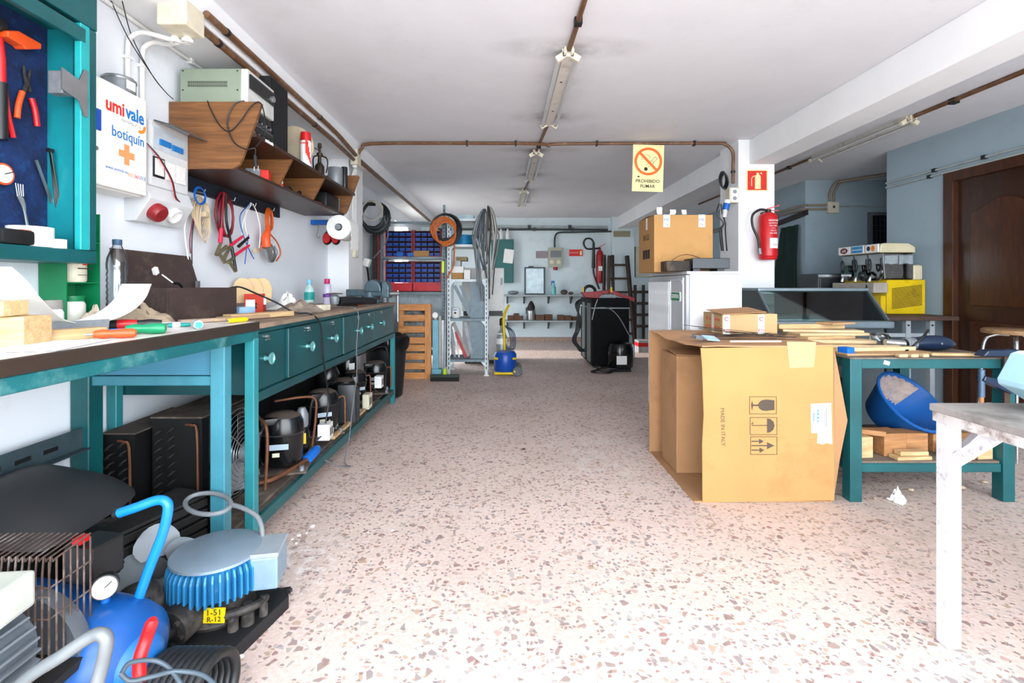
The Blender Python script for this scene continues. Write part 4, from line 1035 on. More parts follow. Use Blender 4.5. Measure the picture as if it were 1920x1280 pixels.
b = MB(); b.add([Vector((-1.605, 2.06, BT + 0.135)), Vector((-1.55, 2.50, BT + 0.135)), Vector((-1.60, 2.50, BT + 0.30)), Vector((-1.643, 2.05, BT + 0.31)),
                 Vector((-1.615, 2.06, BT + 0.135)), Vector((-1.56, 2.50, BT + 0.135)), Vector((-1.61, 2.50, BT + 0.30)), Vector((-1.649, 2.05, BT + 0.31))], [(0, 1, 2, 3), (7, 6, 5, 4), (0, 4, 5, 1), (1, 5, 6, 2), (2, 6, 7, 3), (3, 7, 4, 0)])
b.build('lid', BRD, bxw)
b = MB(); b.bx((-1.535, 2.46, BT + 0.15), (0.012, 0.02, 0.05)); b.build('hinge', STEEL, bxw)
cn = thing('connector_lead', 'black lead with a white connector poking out of the brown box', 'lead', (-1.48, 2.16, BT + 0.14))
MB().tube(sm([(-1.47, 2.30, BT + 0.05), (-1.46, 2.22, BT + 0.15), (-1.465, 2.17, BT + 0.165)], 5), 0.006, 8).build('lead', BLACK, cn, smooth=50)
MB().tube([(-1.465, 2.17, BT + 0.165), (-1.485, 2.13, BT + 0.20)], 0.003, 6).build('wire', WHITEP, cn); MB().bx((-1.495, 2.105, BT + 0.215), (0.014, 0.02, 0.03), (0.6, 0.2, 0)).build('connector', WHITEP, cn)
# spool, markers and scraps along the joint between the benches
o = thing('wire_spool', 'spool of pale solder wire at the bench edge', 'spool', (-1.12, 1.78, BT), -0.9)
m_ = Matrix.Translation((0, 0, 0.016)) @ Matrix.Rotation(PI / 2, 4, 'Y')
MB().lathe([(0.0, 0)] + [(0.0135 + 0.0013 * (k % 2), 0.003 * k) for k in range(30)] + [(0, 0.09)], 16, m_, cap=False).build('winding', mat('wire_pale', '#c9ced2', 0.4, 0.3), o, smooth=50, local=True)
MB().lathe([(0.0, 0.088), (0.011, 0.088), (0.011, 0.1), (0, 0.1)], 14, m_, cap=False).build('spool_end', mat('spool_teal', '#0c8f8a', 0.4), o, smooth=40, local=True)
screwdriver('yellow handled screwdriver next to the wire spool', (-1.08, 2.06), PI + 1.35, 0.10, 0.0105, YELLOW, None, 0.02)
screwdriver('teal marker pen behind the wire spool', (-1.22, 1.78), 0.6, 0.07, 0.008, mat('spool_teal', '#0c8f8a', 0.4), WHITEP, 0.03)
wood('wood_strip', (-1.24, 2.02, BT + 0.016), (0.17, 0.035, 0.014), (0, 0, 0.9), mat_wood('grey_wood', '#8f7a68', '#b49a82', 0.7), 'greyish wooden stick on the bench in front of the brown box', 'wood')
wood('wood_strip', (-1.19, 2.10, BT + 0.014), (0.12, 0.03, 0.012), (0, 0, 1.2), WOODL, 'short pale stick where the two benches meet', 'wood')
# ---------------------------------------------------------------- things on the long bench
Z2 = BT2 + 0.001
wood('wood_strip', (-1.20, 2.42, Z2 + 0.028), (0.06, 0.36, 0.026), (0, 0, -0.42), WOODY, 'thick pale plank offcut on the long bench', 'wood')
wood('wood_strip', (-1.23, 2.32, Z2 + 0.020), (0.05, 0.24, 0.018), (0, 0, -0.5), mat_wood('grey_wood_long', '#8a6f58', '#b08e6e', 0.7, 'Y'), 'brown plank offcut beside the brown box', 'wood')
tp = thing('tape_dispenser', 'blue and white tape dispenser beside the brown box on the bench', 'tape dispenser', (-1.36, 2.62, Z2))
MB().bx((-1.38, 2.60, Z2 + 0.024), (0.06, 0.10, 0.048), (0, 0, -0.4)).build('base', mat('pale_blue_plastic', '#9fc6e6', 0.4), tp, bevel=0.008, smooth=30)
MB().cyl((-1.40, 2.66, Z2 + 0.05), (-1.36, 2.68, Z2 + 0.05), 0.035, n=20).build('roll', WHITEP, tp, smooth=40)
MB().cyl((-1.358, 2.68, Z2 + 0.05), (-1.353, 2.683, Z2 + 0.05), 0.016, n=16).build('core', BLACK, tp, smooth=40)
dp = thing('disc_carton', 'red open carton with round cream cardboard inserts against the wall', 'box', (-1.53, 3.0, Z2))
MB().bx((-1.52, 3.0, Z2 + 0.055), (0.10, 0.17, 0.11), (0, 0, 0.35)).build('carton', mat('carton_red', '#c8371c', 0.7, 0, 0.1), dp)
MB().bx((-1.457, 2.99, Z2 + 0.07), (0.016, 0.03, 0.05), (0, 0, 0.35)).build('carton_print', INKW, dp)
for k in range(3):
    c = Vector((-1.57 + 0.035 * k, 2.95 + 0.045 * k, Z2 + 0.055))
    m_ = Matrix.Translation(c) @ Matrix.Rotation(0.55, 4, 'Z') @ Matrix.Diagonal((1.15, 1, 1.1, 1))
    arch = [(-0.045, 0), (0.045, 0), (0.05, 0.08), (0.035, 0.12), (0.015, 0.137), (-0.015, 0.137), (-0.035, 0.12), (-0.05, 0.08)]
    b = MB(); b.prism(arch, 'y', -0.006, 0.006, m_); b.build('cardboard_insert', mat('cream_card', '#d8bb8e', 0.85, 0, 0.08), dp, bevel=0.002)
rag('crumpled_paper', 'crumpled white paper beside the red carton on the bench', (-1.42, 3.22, Z2), (0.10, 0.10, 0.12), PAPER, 'paper', 5)
rag('rag', 'heap of dusty brown rags in the middle of the long bench', (-1.25, 3.02, Z2), (0.14, 0.28, 0.075), mat('rag_brown', '#8f7f70', 0.95, 0, 0.3, 18, '#cdbfae', 0.5, 6), seed=12)
wood('cardboard_scrap', (-1.16, 3.12, Z2 + 0.038), (0.06, 0.10, 0.036), (0, 0, -0.3), mat('pale_card', '#d9cdb4', 0.8), 'pale folded card lying by the rags', 'cardboard')
ag = thing('angle_grinder', 'black angle grinder with a worn disc lying on the bench', 'grinder', (-1.2, 3.55, Z2), 0.95)
MB().tube(sm([(0, 0, 0.045), (0.10, 0, 0.045), (0.22, 0, 0.042), (0.34, 0, 0.038)], 3), [0.034, 0.034, 0.036, 0.034, 0.033, 0.03, 0.029, 0.028, 0.028, 0.024], 14).build('motor_body', BLACK, ag, smooth=50, local=True)
MB().lathe([(0.028, 0), (0.034, 0.03), (0.034, 0.055), (0.02, 0.07), (0, 0.07)], 16, Matrix.Translation((-0.03, 0, 0.025)), cap=False).build('gear_head', ALU, ag, smooth=40, local=True)
MB().lathe([(0.0, 0), (0.057, 0.002), (0.057, 0.008), (0.0, 0.012)], 24, Matrix.Translation((-0.03, 0, 0.096)), cap=False).build('disc', DUSTB, ag, smooth=30, local=True)
bo = thing('bottle', 'small teal labelled bottle standing at the back of the long bench', 'bottle', (-1.50, 3.78, Z2))
mm = Matrix.Translation((-1.50, 3.78, Z2))
MB().lathe([(0, 0.001), (0.034, 0.002), (0.036, 0.01), (0.036, 0.12), (0.03, 0.14), (0.016, 0.155), (0.016, 0.165)], 18, mm, cap=False).build('bottle_body', mat('bottle_clear_teal', '#bfe0dc', 0.2), bo, smooth=50)
MB().lathe([(0.037, 0.05), (0.037, 0.11)], 18, mm, cap=False).build('label_band', mat('label_teal', '#1f9f9a', 0.5), bo, smooth=40); MB().lathe([(0.018, 0.165), (0.018, 0.205), (0, 0.207)], 14, mm, cap=False).build('bottle_cap', mat('cap_light_blue', '#7fc0dc', 0.4), bo, smooth=40)
bo = thing('spray_can', 'white and purple spray can with a pink cap at the back of the bench', 'spray can', (-1.485, 4.12, Z2))
mm = Matrix.Translation((-1.485, 4.12, Z2))
MB().lathe([(0, 0.001), (0.031, 0.002), (0.033, 0.008), (0.033, 0.155), (0.028, 0.17), (0.02, 0.175), (0, 0.175)], 18, mm, cap=False).build('can', mat('can_lilac', '#d9d4ea', 0.3), bo, smooth=50)
MB().lathe([(0.0335, 0.06), (0.0335, 0.09)], 18, mm, cap=False).build('label_band', mat('label_purple', '#7a3fa0', 0.5), bo, smooth=40); MB().lathe([(0.023, 0.174), (0.024, 0.176), (0.022, 0.215), (0, 0.217)], 14, mm, cap=False).build('cap', mat('cap_pink', '#d02a6a', 0.4), bo, smooth=40)
pl_ = thing('pliers', 'orange handled pliers on the bench by the vise', 'pliers', (-1.18, 4.0, Z2))
for s_ in (-1, 1):
    MB().tube(sm([(-1.12, 3.82 + 0.03 * s_, Z2 + 0.012), (-1.17, 3.92 + 0.035 * s_, Z2 + 0.014), (-1.2, 4.03 + 0.01 * s_, Z2 + 0.014)], 4), 0.010, 8).build('grip', ORANGE, pl_, smooth=50)
MB().tube([(-1.2, 4.03, Z2 + 0.014), (-1.235, 4.12, Z2 + 0.014)], [0.016, 0.006], 8).build('jaws', DUSTY, pl_, smooth=50)
wood('wood_strip', (-1.2, 3.86, Z2 + 0.022), (0.05, 0.2, 0.02), (0, 0, -0.2), WOODB, 'reddish wooden strip between grinder and vise', 'wood')
b = MB(); b.tube(sm([P(430, 540, 2.55), P(450, 538, 2.62), P(480, 550, 2.6), P(520, 568, 2.6), P(552, 585, 2.62), (BFX - 0.02, 2.66, BT2 + 0.008), (BFX + 0.012, 2.72, 0.90), (BFX + 0.012, 2.76, 0.72), (BFX + 0.012, 2.80, 0.6), (BFX + 0.015, 2.84, 0.45), (BFX + 0.012, 2.80, 0.33)], 6), 0.0048, 6)
tag(b.build('cable', BLACK, smooth=50), 'black cable arching over the bench and down past the second drawer', 'cable')
b = MB(); b.tube(sm([(-1.12, 3.45, Z2 + 0.01), (BFX - 0.01, 3.40, BT2 + 0.006), (BFX + 0.016, 3.42, 0.90), (BFX + 0.02, 3.36, 0.7), (BFX + 0.01, 3.4, 0.5), (BFX + 0.012, 3.30, 0.3), (BFX + 0.02, 3.2, 0.12), (-0.99, 3.05, 0.02), (-0.94, 3.0, 0.012), (-0.98, 2.9, 0.05), (-1.02, 2.8, 0.12)], 6), 0.0036, 6)
tag(b.build('cable', mat('grey_cable', '#6b6f72', 0.5), smooth=50), 'thin grey cable hanging across the drawers to the floor', 'cable')
# vise
vi = thing('vise', 'big blue grey bench vise bolted on the end of the long bench', 'vise', (-1.22, 4.45, Z2))
VM = mat('vise_blue_grey', '#4d626c', 0.4, 0.35, 0.25, 12, '#2f3c43', 0.5, 10)
MB().box(-1.33, -1.12, 4.36, 4.56, Z2, Z2 + 0.035).build('base', VM, vi, bevel=0.008)
MB().prism([(-1.42, Z2 + 0.06), (-1.05, Z2 + 0.06), (-1.05, Z2 + 0.115), (-1.42, Z2 + 0.125)], 'y', 4.40, 4.52).build('slide', VM, vi, bevel=0.012)
MB().lathe([(0.08, 0), (0.07, 0.03), (0.065, 0.07)], 20, Matrix.Translation((-1.22, 4.46, Z2 + 0.03))).build('swivel', VM, vi, smooth=40)
MB().prism([(-1.25, Z2 + 0.1), (-1.10, Z2 + 0.1), (-1.10, Z2 + 0.14), (-1.125, Z2 + 0.19), (-1.17, Z2 + 0.215), (-1.22, Z2 + 0.20), (-1.25, Z2 + 0.16)], 'y', 4.38, 4.54).build('fixed_jaw', VM, vi, bevel=0.012)
MB().prism([(-1.10, Z2 + 0.05), (-1.03, Z2 + 0.05), (-1.03, Z2 + 0.15), (-1.06, Z2 + 0.20), (-1.09, Z2 + 0.205)], 'y', 4.38, 4.54).build('moving_jaw', VM, vi, bevel=0.01)
MB().cyl((-1.03, 4.46, Z2 + 0.085), (-0.95, 4.46, Z2 + 0.085), 0.02, n=14).build('screw_head', STEEL, vi, smooth=40)
MB().cyl((-0.965, 4.46, Z2 + 0.115), (-0.965, 4.46, Z2 - 0.17), 0.009, n=10).build('handle_bar', STEEL, vi, smooth=40)
# ---------------------------------------------------------------- refrigeration parts on the low shelf
SZ = 0.151
def condenser(label, x0, x1, y0, y1, z0, z1, fan=False, bends=True):
    o = thing('condenser', label, 'condenser', ((x0 + x1) / 2, (y0 + y1) / 2, z0), group='condensers under the long bench')
    MB().box(x0, x1, y0, y1, z0, z1 - 0.006).build('coil_block', mat('coil_black', '#08090a', 0.55, 0.1, 0.3, 30), o)
    MB().box(x0 - 0.004, x1 + 0.006, y0 - 0.006, y1 + 0.006, z1 - 0.006, z1).build('top_plate', DUSTB, o)
    if bends:
        n = int((z1 - z0 - 0.04) / 0.036)
        u = None
        for r_ in range(2 if x1 - x0 > 0.1 else 1):
            for k in range(n):
                zc = z0 + 0.035 + 0.036 * k + 0.012 * r_
                xc = x0 + 0.03 + 0.055 * r_
                p = MB().tube(sm([(xc - 0.012, y0, zc - 0.010), (xc - 0.012, y0 - 0.016, zc - 0.010), (xc, y0 - 0.022, zc), (xc + 0.012, y0 - 0.016, zc + 0.010), (xc + 0.012, y0, zc + 0.010)], 3), 0.0042, 6)
                if u is None:
                    u = p.build('return_bend', mat('dusty_pipe', '#2e2b29', 0.55, 0.4, 0.3, 20), o, smooth=50); u0 = (xc, zc)
                else:
                    copy_part(u, o, (xc - u0[0], 0, zc - u0[1]))
        MB().tube(sm([(x1 - 0.06, y0 - 0.01, z1 - 0.03), (x1 - 0.03, y0 - 0.02, z1 - 0.03), (x1 - 0.012, y0 - 0.014, z1 - 0.06), (x1 - 0.008, y0 - 0.014, z0 + 0.1), (x1 - 0.006, y0 - 0.014, z0 + 0.02)], 4), 0.005, 6).build('copper_line', COPPER, o, smooth=50)
    if fan:
        yc, zc, R = (y0 + y1) / 2, (z0 + z1) / 2 + 0.0, (z1 - z0) * 0.46
        xf = x1 + 0.03
        MB().box(x1, xf, y0, y1, z0, z1 - 0.006).build('shroud', BLACKM, o)
        for k in range(9):
            rr = R * (0.25 + 0.75 * k / 8)
            MB().tube(loop_pts((xf + 0.045 - 0.03 * (k / 8) ** 2, yc, zc), rr, rr, (0, 1, 0), (0, 0, 1), 36), 0.0022, 5, closed=True).build('guard_ring', STEEL, o, smooth=60)
        for k in range(6):
            a = PI * k / 3 + 0.2
            MB().tube(sm([(xf + 0.05, yc, zc), (xf + 0.045, yc + R * 0.5 * math.cos(a), zc + R * 0.5 * math.sin(a)), (xf + 0.012, yc + R * math.cos(a), zc + R * math.sin(a))], 4), 0.0025, 5).build('guard_spoke', STEEL, o, smooth=60)
        MB().lathe([(0.045, 0), (0.045, 0.03), (0.03, 0.036), (0, 0.036)], 20, Matrix.Translation((xf + 0.045, yc, zc)) @ Matrix.Rotation(PI / 2, 4, 'Y'), cap=False).build('fan_hub', ALU, o, smooth=40)
        for k in range(4):
            a = PI * k / 2
            m_ = Matrix.Translation((xf + 0.015, yc, zc)) @ Matrix.Rotation(a, 4, 'X') @ Matrix.Rotation(0.5, 4, 'Z')
            MB().prism([(-0.02, 0.02), (0.02, 0.02), (0.06, R * 0.85), (-0.05, R * 0.9)], 'x', -0.001, 0.001, m_).build('fan_blade', ALU, o)
    return o
condenser('narrow black condenser with dusty top standing beside the wall under the bench', -1.60, -1.475, 1.96, 2.36, SZ, 0.53)
condenser('wide black condenser with a round wire fan guard under the bench', -1.455, -1.25, 2.03, 2.41, SZ, 0.575, fan=True)
condenser('dark condenser block against the wall behind the first compressor', -1.60, -1.45, 2.5, 3.05, SZ, 0.52, bends=False)
condenser('dark condenser block against the wall behind the far compressors', -1.60, -1.46, 3.15, 4.0, SZ, 0.48, bends=False)
condenser('dark condenser block at the far end of the low shelf', -1.60, -1.46, 4.1, 4.55, SZ, 0.44, bends=False)
def compressor(label, x, y, rz=0.0, s=1.0, side=True):
    o = thing('compressor', label, 'compressor', (x, y, SZ), rz, 'hermetic compressors on the low shelf')
    e = Matrix.Diagonal((s, 0.86 * s, s, 1))
    MB().box(-0.13 * s, 0.13 * s, -0.10 * s, 0.10 * s, 0.0, 0.012).build('base_plate', DUSTB, o, local=True, bevel=0.003)
    for sx in (-1, 1):
        for sy in (-1, 1):
            MB().lathe([(0.014, 0.012), (0.011, 0.03), (0.014, 0.036), (0, 0.036)], 10, Matrix.Translation((0.105 * s * sx, 0.075 * s * sy, 0)), cap=False).build('rubber_foot', ALU, o, smooth=40, local=True)
    MB().lathe([(0.0, 0.03), (0.085, 0.034), (0.10, 0.06), (0.106, 0.19), (0.108, 0.20)], 28, e, cap=False).build('lower_shell', BLACKM, o, smooth=45, local=True)
    MB().tube(loop_pts((0, 0, 0.20 * s), 0.109 * s, 0.094 * s, (1, 0, 0), (0, 1, 0), 28), 0.004, 6, closed=True).build('weld_seam', DUSTY, o, smooth=60, local=True)
    MB().lathe([(0.107, 0.20), (0.104, 0.25), (0.09, 0.282)], 28, e, cap=False).build('upper_shell', BLACKM, o, smooth=45, local=True)
    MB().lathe([(0.091, 0.281), (0.06, 0.300), (0.0, 0.306)], 28, e, cap=False).build('crown', DUSTB, o, smooth=45, local=True)
    MB().bx((-0.055 * s, -0.055 * s, 0.272 * s), (0.085 * s, 0.07 * s, 0.035 * s), (0, 0, 0.3)).build('terminal_cover', BLACK, o, bevel=0.008, smooth=30, local=True)
    MB().tube(sm([(-0.07 * s, -0.09 * s, 0.27 * s), (-0.09 * s, -0.10 * s, 0.2 * s), (-0.10 * s, -0.10 * s, 0.08 * s)], 4), 0.009, 6).build('power_lead', BLACK, o, smooth=50, local=True)
    lb_ = MB().bx((0.0, -0.0935 * s, 0.145 * s), (0.09 * s, 0.003, 0.028 * s)); lb_.build('label_strip', mat('label_pale_blue', '#a9bccb', 0.6), o, local=True)
    MB().bx((-0.015 * s, -0.0915 * s, 0.105 * s), (0.034 * s, 0.003, 0.02 * s)).build('label_small', mat('label_cream', '#d8d8bb', 0.6), o, local=True)
    if side:
        MB().tube(sm([(0.10 * s, 0.0, 0.23 * s), (0.135 * s, -0.01, 0.24 * s), (0.145 * s, -0.015, 0.2 * s), (0.145 * s, -0.02, 0.05)], 5), 0.0075, 8).build('copper_pipe', COPPER, o, smooth=50, local=True)
    return o
compressor('shiny black compressor with pale label by the bench leg', -1.165, 2.58, 0.25, 1.0, False)
compressor('dusty compressor with a white control box beside it', -1.19, 3.22, 0.5, 0.95)
compressor('dusty compressor behind the black upright start box', -1.20, 3.66, -0.3, 0.92)
compressor('compressor halfway to the end of the low shelf', -1.22, 4.02, 0.8, 0.9)
compressor('dusty compressor at the very end of the low shelf', -1.16, 4.42, 0.2, 0.95)
tk = thing('receiver_tank', 'black upright receiver tank behind the compressors', 'tank', (-1.38, 3.82, SZ))
MB().lathe([(0, 0), (0.08, 0.01), (0.09, 0.04), (0.09, 0.28), (0.07, 0.33), (0, 0.35)], 22, Matrix.Translation((-1.375, 3.82, SZ)), cap=False).build('tank_shell', BLACKM, tk, smooth=45)
MB().cyl((-1.375, 3.82, SZ + 0.34), (-1.375, 3.82, SZ + 0.39), 0.012, n=10).build('valve', RED, tk, smooth=40)
tk = thing('receiver_tank', 'black receiver tank with white sticker behind the end compressor', 'tank', (-1.36, 4.25, SZ))
MB().lathe([(0, 0), (0.075, 0.01), (0.085, 0.04), (0.085, 0.30), (0.07, 0.36), (0.03, 0.38), (0.02, 0.42), (0, 0.42)], 22, Matrix.Translation((-1.36, 4.25, SZ)), cap=False).build('tank_shell', BLACKM, tk, smooth=45)
MB().bx((-1.30, 4.19, SZ + 0.26), (0.05, 0.004, 0.08), (0, 0, 0.75)).build('sticker', WHITEP, tk)
stb = thing('start_box', 'upright grey black plastic start box on the shelf edge', 'control box', (-1.10, 3.46, SZ))
MB().bx((-1.10, 3.44, SZ + 0.14), (0.12, 0.07, 0.27), (0, 0, 0.15)).build('cover', mat('slate_plastic', '#2b3034', 0.4, 0, 0.15, 6), stb, bevel=0.014, smooth=30)
MB().bx((-1.10, 3.49, SZ + 0.12), (0.14, 0.04, 0.23), (0, 0, 0.15)).build('backplate', BLACK, stb)
def ctl(label, c, sz, rz, m_=WHITEP):
    o = thing('control_box', label, 'control box', (c[0], c[1], c[2] - sz[2] / 2), rz, 'white control boxes on the low shelf')
    MB().box(-sz[0] / 2, sz[0] / 2, -sz[1] / 2, sz[1] / 2, 0, sz[2]).build('housing', m_, o, bevel=0.004, local=True)
    for k in range(2):
        MB().box(sz[0] / 2, sz[0] / 2 + 0.002, -sz[1] * 0.3 + k * sz[1] * 0.4, -sz[1] * 0.12 + k * sz[1] * 0.4, sz[2] * 0.25, sz[2] * 0.75).build('slot', BLACK, o, local=True)
    return o
ctl('white control box on the shelf edge in front of the dusty compressor', (-1.085, 2.98, 0.235), (0.07, 0.09, 0.095), 0.1)
ctl('small white control box near the far bench leg', (-1.075, 4.22, 0.29), (0.06, 0.08, 0.10), 0.0)
ctl('cream socket box hanging low before the far compressors', (-1.075, 3.86, 0.21), (0.05, 0.10, 0.115), 0.0, CREAM)
wood('card_scrap', (-1.09, 3.12, SZ + 0.10), (0.012, 0.10, 0.075), (0.2, -0.3, 0.2), mat('pale_card', '#d9cdb4', 0.8), 'pale piece of card propped at the shelf edge', 'cardboard')
wood('wood_strip', (-1.075, 3.42, SZ + 0.022), (0.03, 0.70, 0.02), (0, 0, 0.0), WOODY, 'yellowish batten along the edge of the low shelf', 'wood')
fd = thing('filter_drier', 'blue filter drier with copper ends at the shelf edge', 'filter drier', (-1.06, 2.72, SZ))
MB().tube([(-1.07, 2.66, SZ + 0.02), (-1.07, 2.665, SZ + 0.02), (-1.066, 2.70, SZ + 0.028), (-1.06, 2.76, SZ + 0.038), (-1.057, 2.79, SZ + 0.044)], [0.012, 0.026, 0.028, 0.028, 0.016], 14).build('shell', BLUEP, fd, smooth=50)
MB().tube(sm([(-1.07, 2.66, SZ + 0.02), (-1.09, 2.55, SZ + 0.02), (-1.14, 2.40, SZ + 0.015), (-1.22, 2.35, SZ + 0.012)], 5), 0.012, 8).build('copper_end', COPPER, fd, smooth=50)
acc = thing('accumulator', 'silver capped black accumulator bottle between two compressors', 'accumulator', (-1.19, 2.84, SZ))
MB().lathe([(0, 0), (0.035, 0.005), (0.04, 0.03), (0.04, 0.13), (0.03, 0.15), (0, 0.155)], 16, Matrix.Translation((-1.17, 2.84, SZ)), cap=False).build('lower_shell', BLACKM, acc, smooth=45)
MB().lathe([(0.03, 0.15), (0.036, 0.16), (0.036, 0.22), (0.02, 0.26), (0, 0.265)], 16, Matrix.Translation((-1.17, 2.84, SZ)), cap=False).build('cap', ALU, acc, smooth=45)
MB().bx((-1.145, 2.808, SZ + 0.09), (0.022, 0.003, 0.06), (0, 0, 0.6)).build('yellow_label', YELLOW, acc)
for i, (lb, pts, r_) in enumerate((('bent copper pipe rising by the white control box', [(-1.12, 2.86, SZ + 0.02), (-1.105, 2.88, SZ + 0.2), (-1.11, 2.88, SZ + 0.3), (-1.17, 2.84, SZ + 0.32), (-1.30, 2.78, SZ + 0.31)], 0.008),
                                  ('copper pipe arching beside the bench leg', [(-1.12, 2.30, SZ + 0.01), (-1.11, 2.30, SZ + 0.2), (-1.12, 2.31, SZ + 0.30), (-1.17, 2.35, SZ + 0.33), (-1.26, 2.46, SZ + 0.33)], 0.008),
                                  ('thin dark pipe curving over the row of compressors', [(-1.42, 2.55, SZ + 0.39), (-1.30, 2.9, SZ + 0.36), (-1.24, 3.4, SZ + 0.38), (-1.2, 4.0, SZ + 0.39), (-1.12, 4.55, SZ + 0.40), (-1.08, 4.58, SZ + 0.30)], 0.006))):
    tag(MB().tube(sm(pts, 6), r_, 8).build('copper_pipe', COPPER if i < 2 else DUSTY, smooth=50), lb, 'pipe')
for i in range(6):
    yy = 2.9 + 0.26 * i
    b = MB(); rnd = random.Random(i)
    pts = [Vector((-1.10 + rnd.uniform(-0.03, 0.02), yy + rnd.uniform(-0.1, 0.1), SZ + 0.02 + rnd.uniform(0, 0.09))) for _ in range(6)]
    b.tube(sm(pts, 5), 0.004, 6)
    tag(b.build('wire', (BLACK, ALU, DUSTB)[i % 3], smooth=50), ('black', 'grey', 'brown')[i % 3] + ' tangled loose wire ' + ('beside the white control box', 'behind the propped card', 'over the yellowish batten', 'below the upright start box', 'below the cream socket box', 'close to the far bench leg')[i], 'wire', 'tangled wires on the low shelf')
tb = thing('waste_bin', 'tall black waste bin with a bin bag past the end of the bench', 'bin', (-1.19, 5.0, 0))
MB().lathe([(0, 0.002), (0.155, 0.004), (0.165, 0.02), (0.21, 0.56), (0.20, 0.56), (0.15, 0.02)], 24, Matrix.Translation((-1.19, 4.95, 0)), cap=False).build('bin_body', BLACK, tb, smooth=45)
g = []
for i in range(25):
    a = 2 * PI * (i % 24) / 24
    g.append([Vector((-1.19 + r_ * (1 + 0.05 * math.sin(5 * a + k)) * math.cos(a), 4.95 + r_ * (1 + 0.05 * math.sin(5 * a + k)) * math.sin(a), z_ + 0.015 * math.sin(7 * a + 2 * k))) for k, (r_, z_) in enumerate(((0.215, 0.48), (0.225, 0.55), (0.225, 0.60), (0.19, 0.615), (0.12, 0.56), (0.0, 0.52)))])
MB().sheet(g, 0.003).build('bin_bag', mat('bin_bag', '#0b0c0e', 0.3, 0, 0.2, 20), tb, smooth=60)

# ---------------------------------------------------------------- machines on the floor by the door
cm = thing('motor_compressor', 'open compressor with ribbed blue motor and silver lid on the floor', 'compressor', (-0.95, 1.6, 0))
BLM = mat('motor_blue', '#2b7fb4', 0.4, 0.1, 0.18, 9, '#7db2d0', 0.35, 12)
MB().prism([(-1.22, 1.42), (-0.82, 1.36), (-0.745, 1.70), (-0.77, 1.74), (-1.18, 1.82)], 'z', 0.0, 0.045).build('base_plate', mat('base_black', '#16171a', 0.6, 0.1, 0.3, 10), cm, bevel=0.004)
MX, MY = -0.945, 1.62
MB().lathe([(0.10, 0.04), (0.115, 0.06), (0.10, 0.085), (0.105, 0.135), (0, 0.135)], 24, Matrix.Translation((MX, MY, 0))).build('crankcase', DUSTY, cm, smooth=40)
MB().cyl((MX - 0.02, MY - 0.05, 0.105), (MX - 0.04, MY - 0.175, 0.10), 0.055, n=22).build('cylinder_head', DUSTY, cm, smooth=40, bevel=0.004)
hd = Vector((-0.02, -0.125, -0.005)).normalized()
b0 = None
for k in range(6):
    a = 2 * PI * k / 6
    u = hd.orthogonal().normalized(); v_ = hd.cross(u)
    c = Vector((MX - 0.04, MY - 0.175, 0.10)) + u * 0.04 * math.cos(a) + v_ * 0.04 * math.sin(a)
    MB().cyl(c, c + hd * 0.012, 0.009, n=6).build('bolt', DUSTY, cm)
MB().cyl((MX - 0.04, MY - 0.175, 0.10), (MX - 0.048, MY - 0.22, 0.098), 0.02, n=12).build('valve', DUSTY, cm, smooth=40)
MB().bx((MX + 0.055, MY - 0.112, 0.105), (0.062, 0.004, 0.046), (0.0, 0.06, 0.1)).build('yellow_label', YELLOW, cm)
text('1-51', 0.026, INK, cm, face_m('-y', (MX + 0.055, MY - 0.1155, 0.115)) @ Matrix.Rotation(0.1, 4, 'Y')); text('R-12', 0.022, INK, cm, face_m('-y', (MX + 0.055, MY - 0.1155, 0.094)) @ Matrix.Rotation(0.1, 4, 'Y'))
MB().lathe([(0.118, 0.136), (0.118, 0.235), (0.0, 0.235)], 32, Matrix.Translation((MX, MY, 0))).build('motor_core', BLM, cm, smooth=40)
f0 = MB().prism([(0.115, 0.132), (0.143, 0.136), (0.146, 0.15), (0.145, 0.212), (0.136, 0.232), (0.115, 0.238)], 'y', -0.0035, 0.0035).build('cooling_fin', BLM, cm, local=True, bevel=0.0015)
f0.location = (MX + 0.95, MY - 1.6, 0); 
for k in range(1, 44):
    c = copy_part(f0, cm); c.rotation_euler = (0, 0, 2 * PI * k / 44)
MB().lathe([(0.0, 0.236), (0.128, 0.236), (0.138, 0.240), (0.137, 0.248), (0.12, 0.255), (0, 0.257)], 40, Matrix.Translation((MX, MY, 0)), cap=False).build('motor_lid', mat('lid_silver_blue', '#8799a8', 0.4, 0.35, 0.1, 6), cm, smooth=40)
MB().bx((MX + 0.155, MY + 0.03, 0.185), (0.085, 0.13, 0.105), (0, 0, 0.2)).build('terminal_box', mat('terminal_pale_blue', '#7d95a6', 0.42, 0.1, 0.12, 9), cm, bevel=0.007)
MB().bx((MX + 0.155, MY + 0.03, 0.243), (0.09, 0.135, 0.014), (0, 0, 0.2)).build('terminal_lid', mat('terminal_lid', '#99a3ab', 0.4, 0.2, 0.08), cm, bevel=0.003)
for k, (dx, dy, r_) in enumerate(((0.13, -0.06, 0.02), (0.16, -0.02, 0.014), (0.10, -0.09, 0.016))):
    MB().lathe([(r_, 0.045), (r_, 0.08), (r_ * 0.7, 0.085), (r_ * 0.7, 0.11), (0, 0.112)], 12, Matrix.Translation((MX + dx, MY + dy, 0)), cap=False).build('service_valve', DUSTY, cm, smooth=40)
MB().tube(sm([(MX + 0.06, MY - 0.09, 0.09), (MX + 0.10, MY - 0.10, 0.10), (MX + 0.15, MY - 0.06, 0.10), (MX + 0.16, MY, 0.09)], 4), 0.012, 8).build('pipe_stub', DUSTY, cm, smooth=40)
hz = thing('hose', 'grey hose coiled in a loop in front of the bench legs', 'hose', (-1.1, 1.8, 0.25))
GH = mat('grey_hose', '#6f7478', 0.5, 0, 0.12)
